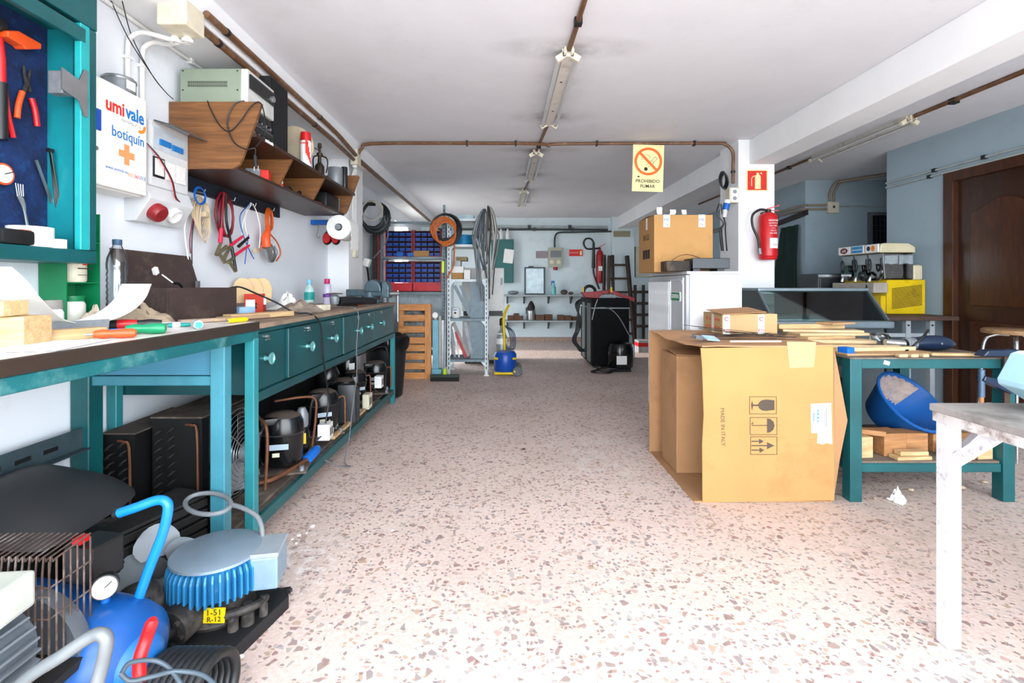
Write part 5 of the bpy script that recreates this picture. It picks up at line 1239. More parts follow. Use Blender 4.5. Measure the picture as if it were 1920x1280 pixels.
pts = [P(493, 1012, 1.70), P(490, 985, 1.72), P(480, 966, 1.74), P(455, 952, 1.76), P(432, 945, 1.78)]
lp = [P(390 + 43 * math.cos(a), 944 + 20 * math.sin(a), 1.78 + 0.06 * math.sin(-a)) for a in [-0.1 - 0.5 * k for k in range(14)]]
MB().tube(sm(pts + lp, 4), 0.0085, 8).build('hose_tube', GH, hz, smooth=60)
# radiator with slats
rd = thing('radiator', 'long dusty black radiator with slats lying behind the fan', 'radiator', (-1.27, 1.75, 0))
A, B = Vector((-1.285, 1.55, 0)), Vector((-1.165, 1.93, 0))
dirv = (B - A).normalized(); nrm = Vector((-dirv.y, dirv.x, 0))
C, D = B + nrm * 0.16, A + nrm * 0.16
MB().prism([(q.x, q.y) for q in (A + nrm * 0.02, B + nrm * 0.02, C, D)], 'z', 0, 0.29).build('core', BLACK, rd)
MB().prism([(q.x, q.y) for q in (A - dirv * 0.01, B + dirv * 0.01, C + dirv * 0.01, D - dirv * 0.01)], 'z', 0.29, 0.302).build('top_plate', DUSTY, rd, bevel=0.004)
for k in range(7):
    z_ = Vector((0, 0, 0.03 + 0.04 * k))
    MB().beam(A + z_ + nrm * 0.008, B + z_ + nrm * 0.008, 0.02, 0.03).build('slat', mat('slat_black', '#191817', 0.6, 0.1, 0.35, 16), rd, bevel=0.003)
MB().beam(B + Vector((0, 0, 0.145)) + nrm * 0.005, B + Vector((0, 0, 0.145)) + nrm * 0.005 + dirv * 0.02, 0.03, 0.29).build('end_cap', BLACKM, rd)
# fan with aluminium blades
fn = thing('cooling_fan', 'loose aluminium bladed cooling fan behind the blue handle', 'fan', (-1.03, 1.55, 0))
ax = Vector((0.45, -0.85, 0.28)).normalized()
fu = Vector((1, 0.27, 0)).normalized(); fv = ax.cross(fu).normalized()
fc = P(298, 1062, 1.64)
BLD = mat('blade_alu', '#767d83', 0.5, 0.1, 0.12, 9)
for k, a in enumerate((1.75, 3.35, 4.9, 0.35)):
    r = fu * math.cos(a) + fv * math.sin(a); tt = ax.cross(r)
    grid = []
    for i in range(6):
        t_ = i / 5
        w_ = 0.02 + 0.045 * math.sin(PI * (0.18 + 0.72 * t_))
        row = []
        for j_ in range(5):
            s_ = (j_ / 4 - 0.5) * 2
            row.append(fc + r * (0.03 + 0.105 * t_ - 0.012 * s_ * s_ * t_) + tt * (w_ * s_) + ax * (0.016 * s_))
        grid.append(row)
    MB().sheet(grid, 0.0018).build('blade', BLD, fn, smooth=60)
MB().cyl(fc - ax * 0.01, fc + ax * 0.025, 0.03, n=18).build('hub', BLACK, fn, smooth=40)
MB().cyl(fc - ax * 0.015, fc - ax * 0.10, 0.05, n=20).build('fan_motor', DUSTB, fn, smooth=40, bevel=0.005)
MB().bx((fc.x - 0.01, fc.y + 0.05, 0.10), (0.07, 0.06, 0.2)).build('stand', DUSTY, fn, bevel=0.004)
# grey brown motor can between fan and tank
mc = thing('fan_motor', 'dusty dark motor can with yellow tag beside the blue tank', 'motor', (-1.09, 1.465, 0.046))
MB().lathe([(0, 0.0), (0.055, 0.005), (0.063, 0.03), (0.063, 0.13), (0.05, 0.165), (0.02, 0.18), (0, 0.18)], 24, Matrix.Translation((-1.09, 1.465, 0.046)), cap=False).build('can', DUSTY, mc, smooth=45)
MB().bx((-1.062, 1.405, 0.17), (0.035, 0.004, 0.026), (0, 0, 0.4)).build('yellow_tag', YELLOW, mc)
text('2', 0.022, INK, mc, face_m('-y', (-1.061, 1.4015, 0.17)) @ Matrix.Rotation(0.4, 4, 'Y'))
# air compressor: tank, guard, motor
AC = thing('air_compressor', 'blue tank air compressor with rusty belt guard and ribbed grey motor', 'air compressor', (-1.15, 1.2, 0))
TB = mat('tank_blue', '#0b4f98', 0.35, 0, 0.15, 5, '#3a4a58', 0.3, 4)
tx = Vector((0.97, -0.24, 0)).normalized()
tm_ = Matrix((Vector((0, 0, 1)).cross(tx), Vector((0, 0, 1)), tx)).transposed().to_4x4()
tm_.translation = Vector((-1.36, 1.335, 0.18))
MB().lathe([(0.0, -0.06), (0.08, -0.045), (0.125, 0.0), (0.13, 0.03), (0.13, 0.38), (0.12, 0.425), (0.08, 0.462), (0.0, 0.48)], 32, tm_, cap=False).build('tank', TB, AC, smooth=50)
MB().lathe([(0.0, 0.492), (0.045, 0.486), (0.062, 0.474), (0.066, 0.462)], 28, tm_, cap=False).build('end_boss', mat('boss_blue', '#1766b0', 0.4, 0, 0.1), AC, smooth=50)
for dx, dy in ((-0.2, -0.08), (0.2, -0.08), (-0.2, 0.1), (0.18, 0.1)):
    MB().box(-1.17 + dx - 0.015, -1.17 + dx + 0.015, 1.31 + dy - 0.02, 1.31 + dy + 0.02, 0, 0.09).build('foot', BLACK, AC)
HB = mat('handle_blue', '#0f78c6', 0.35, 0, 0.08)
MB().tube(sm([P(222, 962, 1.30), P(255, 951, 1.30), P(292, 938, 1.31), P(310, 940, 1.31), P(315, 955, 1.31), P(305, 1000, 1.31), P(280, 1065, 1.31), P(255, 1135, 1.30)], 5), 0.0125, 12).build('handle', HB, AC, smooth=60)
MB().tube([P(217, 964, 1.30), P(224, 961, 1.30)], 0.0138, 12).build('handle_cap', BLACK, AC, smooth=40)
gc = P(196, 1101, 1.24)
gd = Vector((0.55, -0.8, 0.18)).normalized()
MB().cyl(gc - gd * 0.03, gc, 0.029, n=24).build('gauge_case', BLACK, AC, smooth=40)
MB().cyl(gc, gc + gd * 0.003, 0.026, n=24).build('gauge_dial', WHITEP, AC, smooth=40)
MB().beam(gc + gd * 0.004, gc + gd * 0.004 + Vector((0.012, 0.008, 0.012)), 0.003, 0.002).build('gauge_needle', BLACK, AC)
MB().cyl(gc - gd * 0.02, gc - gd * 0.02 + Vector((0, 0, -0.07)), 0.01, n=10).build('gauge_pipe', BLUEP, AC, smooth=40)
psw = P(178, 1045, 1.33)
MB().bx(psw, (0.09, 0.09, 0.10), (0, 0, -0.2)).build('pressure_switch', BLACK, AC, bevel=0.006)
MB().bx(P(152, 1011, 1.30), (0.022, 0.03, 0.016)).build('red_button', RED, AC)
MB().cyl(psw + Vector((0, 0, -0.05)), psw + Vector((0, 0, -0.15)), 0.012, n=10).build('switch_pipe', ALU, AC, smooth=40)
GX0, GX1, GY0, GY1, GZ0, GZ1 = -1.42, -1.02, 1.10, 1.21, 0.03, 0.50
gw = []
for k in range(26):
    x = GX1 - 0.0155 * k
    MB().tube(sm([(x, GY0, GZ0), (x, GY0, GZ1 - 0.03), (x, GY0 + 0.01, GZ1 - 0.005), (x, GY0 + 0.03, GZ1), (x, GY1, GZ1 + 0.008)], 2), 0.0022, 5).build('guard_wire', RUST, AC, smooth=60)
for k in range(7):
    y = GY0 + 0.0183 * k
    MB().tube([(GX1, y, GZ0), (GX1, y, GZ1)], 0.0022, 5).build('guard_wire', RUST, AC)
for z_ in (0.14, 0.28, 0.37, 0.44):
    MB().tube([(GX0, GY0, z_), (GX1, GY0, z_), (GX1, GY1, z_)], 0.0024, 5).build('guard_wire', RUST, AC)
for x in (GX0,):
    MB().tube([(x, GY0, GZ1 - 0.08), (GX1, GY0, GZ1 - 0.08)], 0.0024, 5).build('guard_wire', RUST, AC)
MB().lathe([(0.03, 0), (0.13, 0.004), (0.15, 0.0), (0.155, 0.02), (0.15, 0.04), (0.13, 0.034), (0.03, 0.03)], 36, Matrix.Translation((-1.14, 1.18, 0.25)) @ Matrix.Rotation(PI / 2, 4, 'X')).build('flywheel', mat('wheel_grey', '#5c6268', 0.45, 0.3, 0.2, 8), AC, smooth=40)
mtx = Matrix.Translation((-1.08, 1.06, 0.35)) @ Matrix.Rotation(PI / 2, 4, 'X')
MB().lathe([(0, 0.0), (0.075, 0.002), (0.085, 0.015), (0.085, 0.30), (0, 0.30)], 28, mtx, cap=False).build('motor', mat('motor_grey', '#6c737a', 0.45, 0.2, 0.15, 9), AC, smooth=40)
rf = MB().box(0.082, 0.10, -0.0025, 0.0025, 0.02, 0.29).build('motor_fin', mat('motor_grey', '#6c737a', 0.45, 0.2, 0.15, 9), AC, local=True)
rf.matrix_local = WM[AC.name].inverted() @ mtx
base_m = WM[AC.name].inverted() @ mtx
for k in range(1, 26):
    c = copy_part(rf, AC); c.matrix_local = base_m @ Matrix.Rotation(2 * PI * k / 26, 4, 'Z')
MB().bx((-1.06, 0.98, 0.475), (0.13, 0.13, 0.075), (0, 0, 0.1)).build('terminal_box', mat('terminal_white', '#b4b8ae', 0.4), AC, bevel=0.008)
MB().box(-1.25, -0.98, 0.8, 1.36, 0.235, 0.255).build('mount_plate', DUSTY, AC)
MB().box(-1.22, -1.18, 0.84, 0.88, 0, 0.235).build('mount_leg', DUSTY, AC); MB().box(-1.04, -1.0, 0.84, 0.88, 0, 0.235).build('mount_leg', DUSTY, AC)
# black cover behind the guard
cv = thing('machine_cover', 'dark grey moulded plastic machine cover beside the wall', 'machine', (-1.42, 1.5, 0))
g = []
for i in range(13):
    u_ = -1 + 2 * i / 12
    row = []
    for j_ in range(11):
        v_ = -1 + 2 * j_ / 10
        k_ = max(abs(u_), abs(v_))
        e_ = (abs(u_) ** 4 + abs(v_) ** 4) ** 0.25
        s_ = 1 if e_ < 1 else 1 / e_
        row.append(Vector((-1.425 + 0.20 * u_ * s_, 1.50 + 0.20 * v_ * s_, 0.44 + 0.085 * (1 - e_ ** 3 if e_ < 1 else 0) - 0.035 * u_ + 0.01 * v_)))
    g.append(row)
MB().sheet(g, 0.004).build('cover', mat('charcoal_plastic', '#202225', 0.55, 0, 0.12, 5), cv, smooth=50)
MB().box(-1.61, -1.46, 1.34, 1.66, 0.02, 0.45).build('machine_body', mat('body_black', '#131416', 0.5, 0, 0.2), cv, bevel=0.02)
MB().box(-1.63, -1.45, 1.32, 1.68, 0.0, 0.02).build('machine_base', BLACK, cv)
hd_ = thing('trolley_handle', 'bent grey steel tube handle in front of the belt guard', 'handle', (-0.9, 0.95, 0))
MB().tube(sm([P(-60, 1420, 0.93), P(30, 1290, 0.95), P(120, 1226, 0.96), P(172, 1192, 0.97), P(194, 1190, 0.97), P(199, 1210, 0.97), P(188, 1260, 0.97), P(165, 1340, 0.96)], 6), 0.0125, 12).build('handle_tube', mat('grey_tube', '#767b7e', 0.45, 0.3, 0.15, 8), hd_, smooth=60)
MB().box(-1.05, -0.72, 0.90, 0.98, 0.0, 0.03).build('foot_bar', DUSTY, hd_); MB().cyl((P(165, 1340, 0.96).x, 0.96, 0.02), P(165, 1340, 0.96), 0.0125, n=10).build('upright', mat('grey_tube', '#767b7e', 0.45, 0.3), hd_)
rh = thing('pry_handle', 'red and dark handled tool leaning on the blue tank', 'tool', (-0.82, 1.12, 0))
MB().tube(sm([P(287, 1160, 1.12), P(275, 1195, 1.12), P(262, 1235, 1.10), P(262, 1275, 1.08)], 4), [0.008] + [0.014] * 11 + [0.012], 10).build('red_grip', RED, rh, smooth=60)
MB().tube(sm([P(262, 1275, 1.08), P(268, 1310, 1.07), P(280, 1400, 1.05)], 4), 0.012, 10).build('dark_grip', mat('maroon_grip', '#4a1c20', 0.35), rh, smooth=60)
hp = thing('hose_reel', 'coil of ribbed black hose on the floor beside the pump', 'hose', (-0.80, 1.22, 0))
for k in range(9):
    c = Vector((-0.82 + 0.004 * k, 1.235, 0.075 + 0.0))
    MB().tube(loop_pts(Vector((-0.865 + 0.0165 * k, 1.235, 0.096)), 0.082, 0.082, (0.15, 1, 0), (0, 0, 1), 28), 0.0135, 8, closed=True).build('hose_turn', mat('hose_black', '#17191b', 0.45, 0, 0.2), hp, smooth=60)
b = MB(); b.tube(sm([P(228, 1262, 1.05), P(245, 1242, 1.07), P(290, 1238, 1.10), P(320, 1255, 1.1), P(345, 1290, 1.08)], 6), 0.005, 8)
tag(b.build('cable', mat('grey_cable_dark', '#44525c', 0.4), smooth=60), 'dark grey cable looping over the hose coil', 'cable')
b = MB(); b.tube(sm([P(226, 1262, 1.05), P(245, 1276, 1.05), P(285, 1268, 1.07), P(330, 1258, 1.1), P(380, 1265, 1.1), P(410, 1290, 1.08)], 6), 0.005, 8)
tag(b.build('cable', mat('grey_cable_dark', '#44525c', 0.4), smooth=60), 'second grey cable lying across the hose coil', 'cable')
def bit(label, px, py, sz, m_, name='debris', cat='debris', group=None, rz=0.0):
    d_ = DZ(py, 0.0)
    o = MB()
    rnd = random.Random(int(px * 7 + py))
    o.ell((0, 0, sz * 0.4), (sz, sz * rnd.uniform(0.5, 0.9), sz * 0.4), 7, 5, Matrix.Rotation(rz, 4, 'Z'))
    o.v = [q + Vector((rnd.uniform(-1, 1), rnd.uniform(-1, 1), rnd.uniform(-0.2, 0.2))) * sz * 0.15 for q in o.v]
    lo = min(q.z for q in o.v)
    pt = P(px, py, d_)
    o.v = [q + Vector((pt.x, pt.y, -lo)) for q in o.v]
    return tag(o.build(name, m_), label, cat, group)
nt_ = thing('hose_nut', 'small black plug lying on the floor beside the blue motor', 'nut', P(537, 1115, DZ(1115, 0)))
c = P(537, 1114, DZ(1114, 0)); MB().cyl(Vector((c.x - 0.012, c.y, 0.012)), Vector((c.x + 0.012, c.y + 0.006, 0.012)), 0.012, n=10).build('nut', BLACK, nt_); MB().cyl(Vector((c.x + 0.012, c.y + 0.006, 0.012)), Vector((c.x + 0.018, c.y + 0.008, 0.012)), 0.006, n=8).build('stem', BLACK, nt_)
bit('dark lump on the open middle of the terrazzo floor', 982, 843, 0.014, mat('lump', '#4a443e', 0.8), 'lump', 'debris')
for i, (px, py, s_) in enumerate(((586, 988, 0.013), (560, 1005, 0.011), (555, 1020, 0.010), (735, 995, 0.008), (548, 1012, 0.008), (575, 1000, 0.008), (690, 998, 0.005), (1000, 1100, 0.006), (430, 1262, 0.012), (452, 1232, 0.01))):
    bit('white plaster crumb on the terrazzo floor', px, py, s_, PAPER, 'plaster_crumb', 'crumb', 'plaster crumbs on the floor', i)
# ---------------------------------------------------------------- ceiling battens and pipes
BATW = mat('batten_white', '#d8d4cb', 0.5, 0, 0.08, 8, '#a8a094', 0.35, 7)
TUBEG = mat('tube_glass', '#c9cbcb', 0.2, 0, 0.05)
def batten(x, y0, y1, label):
    o = thing('ceiling_batten', label, 'light fixture', (x, (y0 + y1) / 2, CEIL - 0.09), group='unlit fluorescent battens')
    MB().prism([(x - 0.035, CEIL - 0.001), (x + 0.035, CEIL - 0.001), (x + 0.03, CEIL - 0.045), (x - 0.03, CEIL - 0.045)], 'y', y0, y1).build('channel', BATW, o)
    for s_ in (-1, 1):
        MB().cyl((x + 0.052 * s_, y0 + 0.02, CEIL - 0.052), (x + 0.052 * s_, y1 - 0.02, CEIL - 0.052), 0.013, n=10).build('tube', TUBEG, o, smooth=40)
        for y in (y0, y1 - 0.03):
            MB().beam((x + 0.015 * s_, y + 0.015, CEIL - 0.028), (x + 0.066 * s_, y + 0.015, CEIL - 0.06), 0.03, 0.035, up=(0, 0, 1)).build('lamp_holder', CREAM, o, bevel=0.004)
            MB().box(x + 0.02 * s_ - 0.006, x + 0.02 * s_ + 0.006, y - 0.03, y, CEIL - 0.04, CEIL - 0.002).build('holder_prong', CREAM, o)
    for y in (y0 + 0.35, y1 - 0.35):
        MB().cyl((x, y, CEIL - 0.047), (x, y, CEIL - 0.044), 0.008, n=8).build('screw', BLACK, o)
    return o
for (x, a, b_), lb in zip(FIX, ('first twin fluorescent batten on the ceiling before the crossing pipe', 'twin fluorescent batten just past the crossing pipe', 'small looking twin fluorescent batten deepest on the ceiling')):
    batten(x, a, b_, lb)
batten(3.2, 3.86, 5.05, 'twin fluorescent batten in the side bay beyond the beam')
def pipe(label, pts, r, m_, clips=(), name='conduit', n=8):
    o = thing(name, label, 'conduit', pts[len(pts) // 2])
    MB().tube(sm(pts, 5) if len(pts) > 2 else pts, r, n).build('tube', m_, o, smooth=50)
    for c in clips:
        MB().bx(c, (r * 2.8, r * 2.8, r * 2.8)).build('clip', BLACK, o)
    return o
pipe('brown ceiling pipe feeding the first batten from the doorway', [(0.40, 0.2, CEIL - 0.014), (0.385, 1.5, CEIL - 0.014), (0.365, 2.74, CEIL - 0.014)], 0.014, BROWNC, [(0.37, 2.45, CEIL - 0.014)])
pipe('brown ceiling pipe between the first two battens', [(0.36, 4.0, CEIL - 0.014), (0.34, 4.4, CEIL - 0.014), (0.32, 4.80, CEIL - 0.014)], 0.014, BROWNC, [(0.33, 4.66, CEIL - 0.014)])
pipe('brown ceiling pipe between the last two battens', [(0.315, 6.08, CEIL - 0.014), (0.30, 6.5, CEIL - 0.014), (0.283, 6.77, CEIL - 0.014)], 0.014, BROWNC)
pipe('brown ceiling pipe in the side bay towards the doorway', [(3.22, 0.5, CEIL - 0.016), (3.21, 2.2, CEIL - 0.016), (3.2, 3.82, CEIL - 0.016)], 0.016, BROWNC, [(3.215, 2.9, CEIL - 0.016), (3.21, 3.5, CEIL - 0.016)])
pipe('brown ceiling pipe in the side bay past its batten', [(3.2, 5.08, CEIL - 0.014), (3.19, 6.5, CEIL - 0.014), (3.18, 8.0, CEIL - 0.014)], 0.014, BROWNC, [(3.195, 5.5, CEIL - 0.014)])
GP = mat('pipe_grey', '#aab4b4', 0.45, 0.2, 0.15, 9, '#7f7a6e', 0.3, 6)
pipe('upper grey pipe along the wall above the brown door', [(XR - 0.013, 0.5, 2.135), (XR - 0.013, 4.9, 2.135)], 0.011, GP, [(XR - 0.013, 4.35, 2.135), (XR - 0.013, 3.9, 2.135)])
pipe('lower grey pipe along the wall above the brown door', [(XR - 0.013, 0.5, 2.09), (XR - 0.013, 4.9, 2.09)], 0.011, GP, [(XR - 0.013, 4.4, 2.09)])
for k in range(2):
    pipe(('outer', 'inner')[k] + ' of two beige pipes bending from the ceiling down the recess wall', [(4.75 - 0.0 * k, 5.5 + 0.06 * k, CEIL - 0.02), (4.28 + 0.03 * k, 6.15, CEIL - 0.025), (4.19 + 0.055 * k, 6.215, 2.40), (4.13 + 0.055 * k, 6.225, 2.28), (4.13 + 0.055 * k, 6.225, 2.18)], 0.016, mat('pipe_beige', '#8d7f70', 0.5, 0, 0.15, 8))
jb = thing('junction_box', 'cream junction box in the corner of the recess wall', 'junction box', (4.16, 6.22, 2.03))
MB().box(4.09, 4.23, 6.19, 6.238, 2.03, 2.17).build('box', CREAM, jb, bevel=0.006); MB().box(4.15, 4.175, 6.186, 6.19, 2.09, 2.12).build('knockout', BLACK, jb)
for k in range(2):
    pipe(('upper', 'lower')[k] + ' of two beige pipes leaving the recess junction box sideways', [(4.09, 6.222, 2.13 - 0.05 * k), (3.86, 6.222, 2.13 - 0.05 * k), (3.80, 6.26, 2.125 - 0.05 * k), (3.80, 7.0, 2.125 - 0.05 * k), (3.80, 9.6, 2.12 - 0.05 * k)], 0.015, mat('pipe_beige', '#8d7f70', 0.5))
pipe('thin pale pipe running level across the recess wall', [(4.23, 6.228, 2.115), (4.95, 6.228, 2.115)], 0.009, GP)
rl = thing('coat_rail', 'dark wooden coat rail on the wall behind the pillar', 'coat rail', (3.8, 6.7, 1.95))
MB().beam((3.80, 6.15, 2.03), (3.80, 7.3, 1.93), 0.03, 0.06).build('rail', mat_wood('rail_dark', '#1d1512', '#30231c', 0.6, 'Y'), rl); MB().tube([(3.79, 6.16, 2.0), (3.74, 6.13, 2.01), (3.72, 6.13, 2.04)], 0.008, 6).build('peg', BLACK, rl)
g = []
for i in range(9):
    z_ = 1.9 - 0.16 * i
    g.append([Vector((3.80 - 0.02 * math.sin(j_ * 1.7 + i * 0.2) - 0.004 * i, 6.34 + 0.06 * j_ * (0.75 + 0.08 * i) - 0.03 * max(0, i - 3) * 0.4, z_)) for j_ in range(9)])
tag(MB().sheet(g, 0.006).build('work_coat', mat('coat_dark_green', '#0d2a24', 0.9, 0, 0.3, 6), smooth=60), 'dark green work coat hanging from the coat rail behind the pillar', 'coat')
# ---------------------------------------------------------------- signs and extinguisher on the pillar
sg = thing('no_smoking_sign', 'cream no smoking sign hanging from the ceiling pipe', 'sign', (1.325, 4.50, 1.97))
SX, SZC, SY = 1.325, 2.193, 4.515
CRS = mat('sign_cream', '#f3e3a8', 0.6, 0, 0.03)
MB().bx((SX, SY, SZC), (0.285, 0.004, 0.43), (0, 0.03, 0)).build('board', CRS, sg)
ORS = mat('sign_orange', '#ee6a17', 0.6, 0, 0.03)
ms = face_m('-y', (SX, SY - 0.0025, SZC)) @ Matrix.Rotation(-0.03, 4, 'Z')
plate(ring(0.0, 0.062, 0.105, 0.128, 40), ms).build('ring', ORS, sg)
mb_ = ms @ Matrix.Translation((0, 0.062, 0.0007)) @ Matrix.Rotation(-PI / 4, 4, 'Z')
plate([rect(-0.107, -0.0115, 0.107, 0.0115)], mb_).build('slash', ORS, sg)
plate(ring(-0.02, 0.085, 0.038, 0.0405, 20, 0.2, PI * 1.1), ms).build('smoke_line', INK, sg); plate(ring(0.03, 0.05, 0.018, 0.0205, 14, -0.6, 2.2), ms).build('smoke_line', INK, sg)
mq = ms @ Matrix.Translation((0.025, 0.05, 0)) @ Matrix.Rotation(PI / 4, 4, 'Z')
plate([rect(-0.05, 0.012, 0.07, 0.0145), rect(-0.05, -0.0145, 0.07, -0.012), rect(0.0675, -0.012, 0.07, 0.012)], mq).build('cigarette', INK, sg)
plate([circ(-0.02, -0.008, 0.018, 6)], ms).build('ember', INK, sg)
text('PROHIBIDO', 0.042, INK, sg, ms @ Matrix.Translation((0, -0.12, 0)), bold=0.0006); text('FUMAR', 0.042, INK, sg, ms @ Matrix.Translation((0, -0.167, 0)), bold=0.0006)
text('SIR', 0.016, INK, sg, ms @ Matrix.Translation((-0.085, -0.08, 0)), bold=0.001); text('A.T.P.', 0.012, INKO, sg, ms @ Matrix.Translation((0.11, 0.2, 0)))
for s_ in (-1, 1):
    MB().tube([(SX + 0.12 * s_, 4.54, 2.43), (SX + 0.12 * s_, 4.52, 2.40)], 0.003, 6).build('tie', BLACK, sg)
es = thing('extinguisher_sign', 'red square fire extinguisher sign on the pillar', 'sign', (2.32, 4.49, 1.98))
ex_, ez_ = (1420 - VX) / FPX * 4.49, EYE - (338 - VY) / FPX * 4.49
MB().box(ex_ - 0.098, ex_ + 0.098, 4.494, 4.499, ez_ - 0.098, ez_ + 0.098).build('board', CRS, es)
ms = face_m('-y', (ex_, 4.4935, ez_))
plate([rect(-0.088, -0.088, 0.088, 0.088)], ms).build('red_field', INKR, es)
plate([[(-0.02, -0.078), (0.032, -0.078), (0.032, 0.038), (0.022, 0.052), (-0.01, 0.052), (-0.02, 0.038)], rect(-0.004, 0.052, 0.016, 0.064), [(-0.012, 0.064), (0.02, 0.064), (0.045, 0.078), (0.04, 0.066), (0.05, 0.055), (0.0, 0.072)]] + ring(-0.02, 0.01, 0.028, 0.034, 12, PI * 0.5, PI * 1.05) + [rect(-0.054, -0.05, -0.048, 0.01)], ms @ Matrix.Translation((0, 0, 0.0007))).build('pictogram', CRS, es)
def extinguisher(name_label, x, y, z0, h_, r, face_label=True, hose_side=-1):
    o = thing('fire_extinguisher', name_label, 'extinguisher', (x, y, z0), group=None)
    m_ = Matrix.Translation((x, y, z0))
    MB().lathe([(0, 0.004), (r * 0.85, 0.0), (r * 0.95, 0.012), (r * 0.9, 0.028), (r, 0.035), (r, h_ * 0.78), (r * 0.85, h_ * 0.84), (r * 0.35, h_ * 0.88), (0, h_ * 0.885)], 24, m_, cap=False).build('cylinder', RED, o, smooth=45)
    MB().lathe([(r * 0.32, h_ * 0.87), (r * 0.32, h_ * 0.93), (0, h_ * 0.935)], 14, m_, cap=False).build('valve', BRASS, o, smooth=40)
    MB().beam((x - 0.01, y, z0 + h_ * 0.94), (x + r * 1.15, y - 0.02, z0 + h_ * 1.0), 0.02, 0.008).build('lever', RED, o); MB().beam((x - 0.01, y, z0 + h_ * 0.92), (x + r * 1.1, y - 0.02, z0 + h_ * 0.90), 0.016, 0.006).build('carry_handle', RED, o)
    MB().box(x - 0.02, x + 0.02, y, y + r + 0.02, z0 + h_ * 0.86, z0 + h_ * 0.90).build('wall_hook', BLACK, o)
    if face_label:
        for k in range(9):
            a = -PI / 2 - 0.45 + 0.0
        b = MB()
        for k in range(6):
            a0, a1 = -PI / 2 - 0.3 + 0.2 * k, -PI / 2 - 0.3 + 0.2 * (k + 1)
            b.add([(x + (r + 0.001) * math.cos(a0), y + (r + 0.001) * math.sin(a0), z0 + 0.10), (x + (r + 0.001) * math.cos(a1), y + (r + 0.001) * math.sin(a1), z0 + 0.10), (x + (r + 0.001) * math.cos(a1), y + (r + 0.001) * math.sin(a1), z0 + 0.19), (x + (r + 0.001) * math.cos(a0), y + (r + 0.001) * math.sin(a0), z0 + 0.19)], [(0, 1, 2, 3)])
        b.build('white_label', INKW, o)
        mt_ = face_m('-y', (x + 0.005, y - r - 0.0018, z0))
        text('NEGPOL', 0.022, INKW, o, mt_ @ Matrix.Translation((0, 0.345, 0)))
        for k in range(5):
            text(('▮ ▮▮ ▮', 'PQ-6 ABC', '1 2 3', 'POLVO', '34A 183B')[k] if k else 'EXTINTOR', 0.016, INKW, o, mt_ @ Matrix.Translation((0, 0.32 - 0.022 * k, 0)))
        text('PRECI', 0.016, INKR, o, mt_ @ Matrix.Translation((0.015, 0.13, 0.0006)))
        MB().tube(sm([(x - r * 0.2, y - 0.02, z0 + h_ * 0.91), (x - r * 1.1, y - 0.02, z0 + h_ * 0.92), (x - r * 1.9, y - 0.02, z0 + h_ * 0.82), (x - r * 1.9, y - 0.02, z0 + h_ * 0.62), (x - r * 1.35, y - 0.03, z0 + h_ * 0.38), (x - r * 1.2, y - 0.03, z0 + h_ * 0.2)], 6), 0.011, 8).build('hose', BLACK, o, smooth=60)
        MB().cyl((x - r * 1.2, y - 0.03, z0 + h_ * 0.21), (x - r * 1.1, y - 0.03, z0 + h_ * 0.10), 0.016, n=10).build('nozzle', ALU, o, smooth=40)
    return o
extinguisher('red powder fire extinguisher with black hose mounted on the pillar', 2.37, 4.405, EYE - (487 - VY) / FPX * 4.4, 0.485, 0.078)
# wires and sockets on the side of the pillar
pw = thing('socket_box', 'cream double socket on the side of the pillar with hanging plugs', 'socket', (2.11, 4.58, 1.84))
c = P(1362, 367, 4.52)
MB().box(2.06, 2.15, 4.48, 4.58, c.z - 0.07, c.z + 0.07).build('box', CREAM, pw, bevel=0.006)
MB().box(2.07, 2.14, 4.474, 4.48, c.z - 0.06, c.z + 0.06).build('face_plate', WHITEP, pw, bevel=0.002)
for k in range(2):
    MB().cyl((2.105, 4.474, c.z - 0.03 + 0.06 * k), (2.105, 4.472, c.z - 0.03 + 0.06 * k), 0.018, n=14).build('socket_cup', ALU, pw)
q = P(1361, 392, 4.50)
MB().cyl(q + Vector((0.01, 0, 0.05)), q + Vector((-0.005, 0, -0.005)), 0.03, n=16).build('blue_collar', BLUEP, pw, smooth=40); MB().cyl(q + Vector((0.012, 0, 0.085)), q + Vector((0.01, 0, 0.05)), 0.026, n=14).build('plug_grip', WHITEP, pw, smooth=40)
MB().cyl(q + Vector((-0.005, 0, -0.005)), q + Vector((-0.015, 0, -0.075)), 0.02, n=14).build('plug_body', GREYP, pw, smooth=40)
for k, (x0, x1) in enumerate(((1348, 1350), (1358, 1353), (1352, 1360))):
    MB().tube(sm([P(x0, 382, 4.52), P(x0 - 4 + 3 * k, 400, 4.52), P(1356 + 2 * k, 418, 4.52), P(x1, 432, 4.54), P(x1 + 3, 470, 4.6)], 5), 0.006, 6).build('lead', BLACK, pw, smooth=60)
wc = thing('cable_coil', 'small coil of black cable tied to the pillar pipe', 'cable', P(1357, 350, 4.5))
for k in range(5):
    MB().tube(loop_pts(P(1355 + k, 336 + k, 4.49 - 0.006 * k), 0.03, 0.07, (1, 0, 0), (0, 0, 1), 20, 0, 1, (0, 0, 0), 0.05), 0.007, 6, closed=True).build('cable_loop', BLACK, wc, smooth=60)
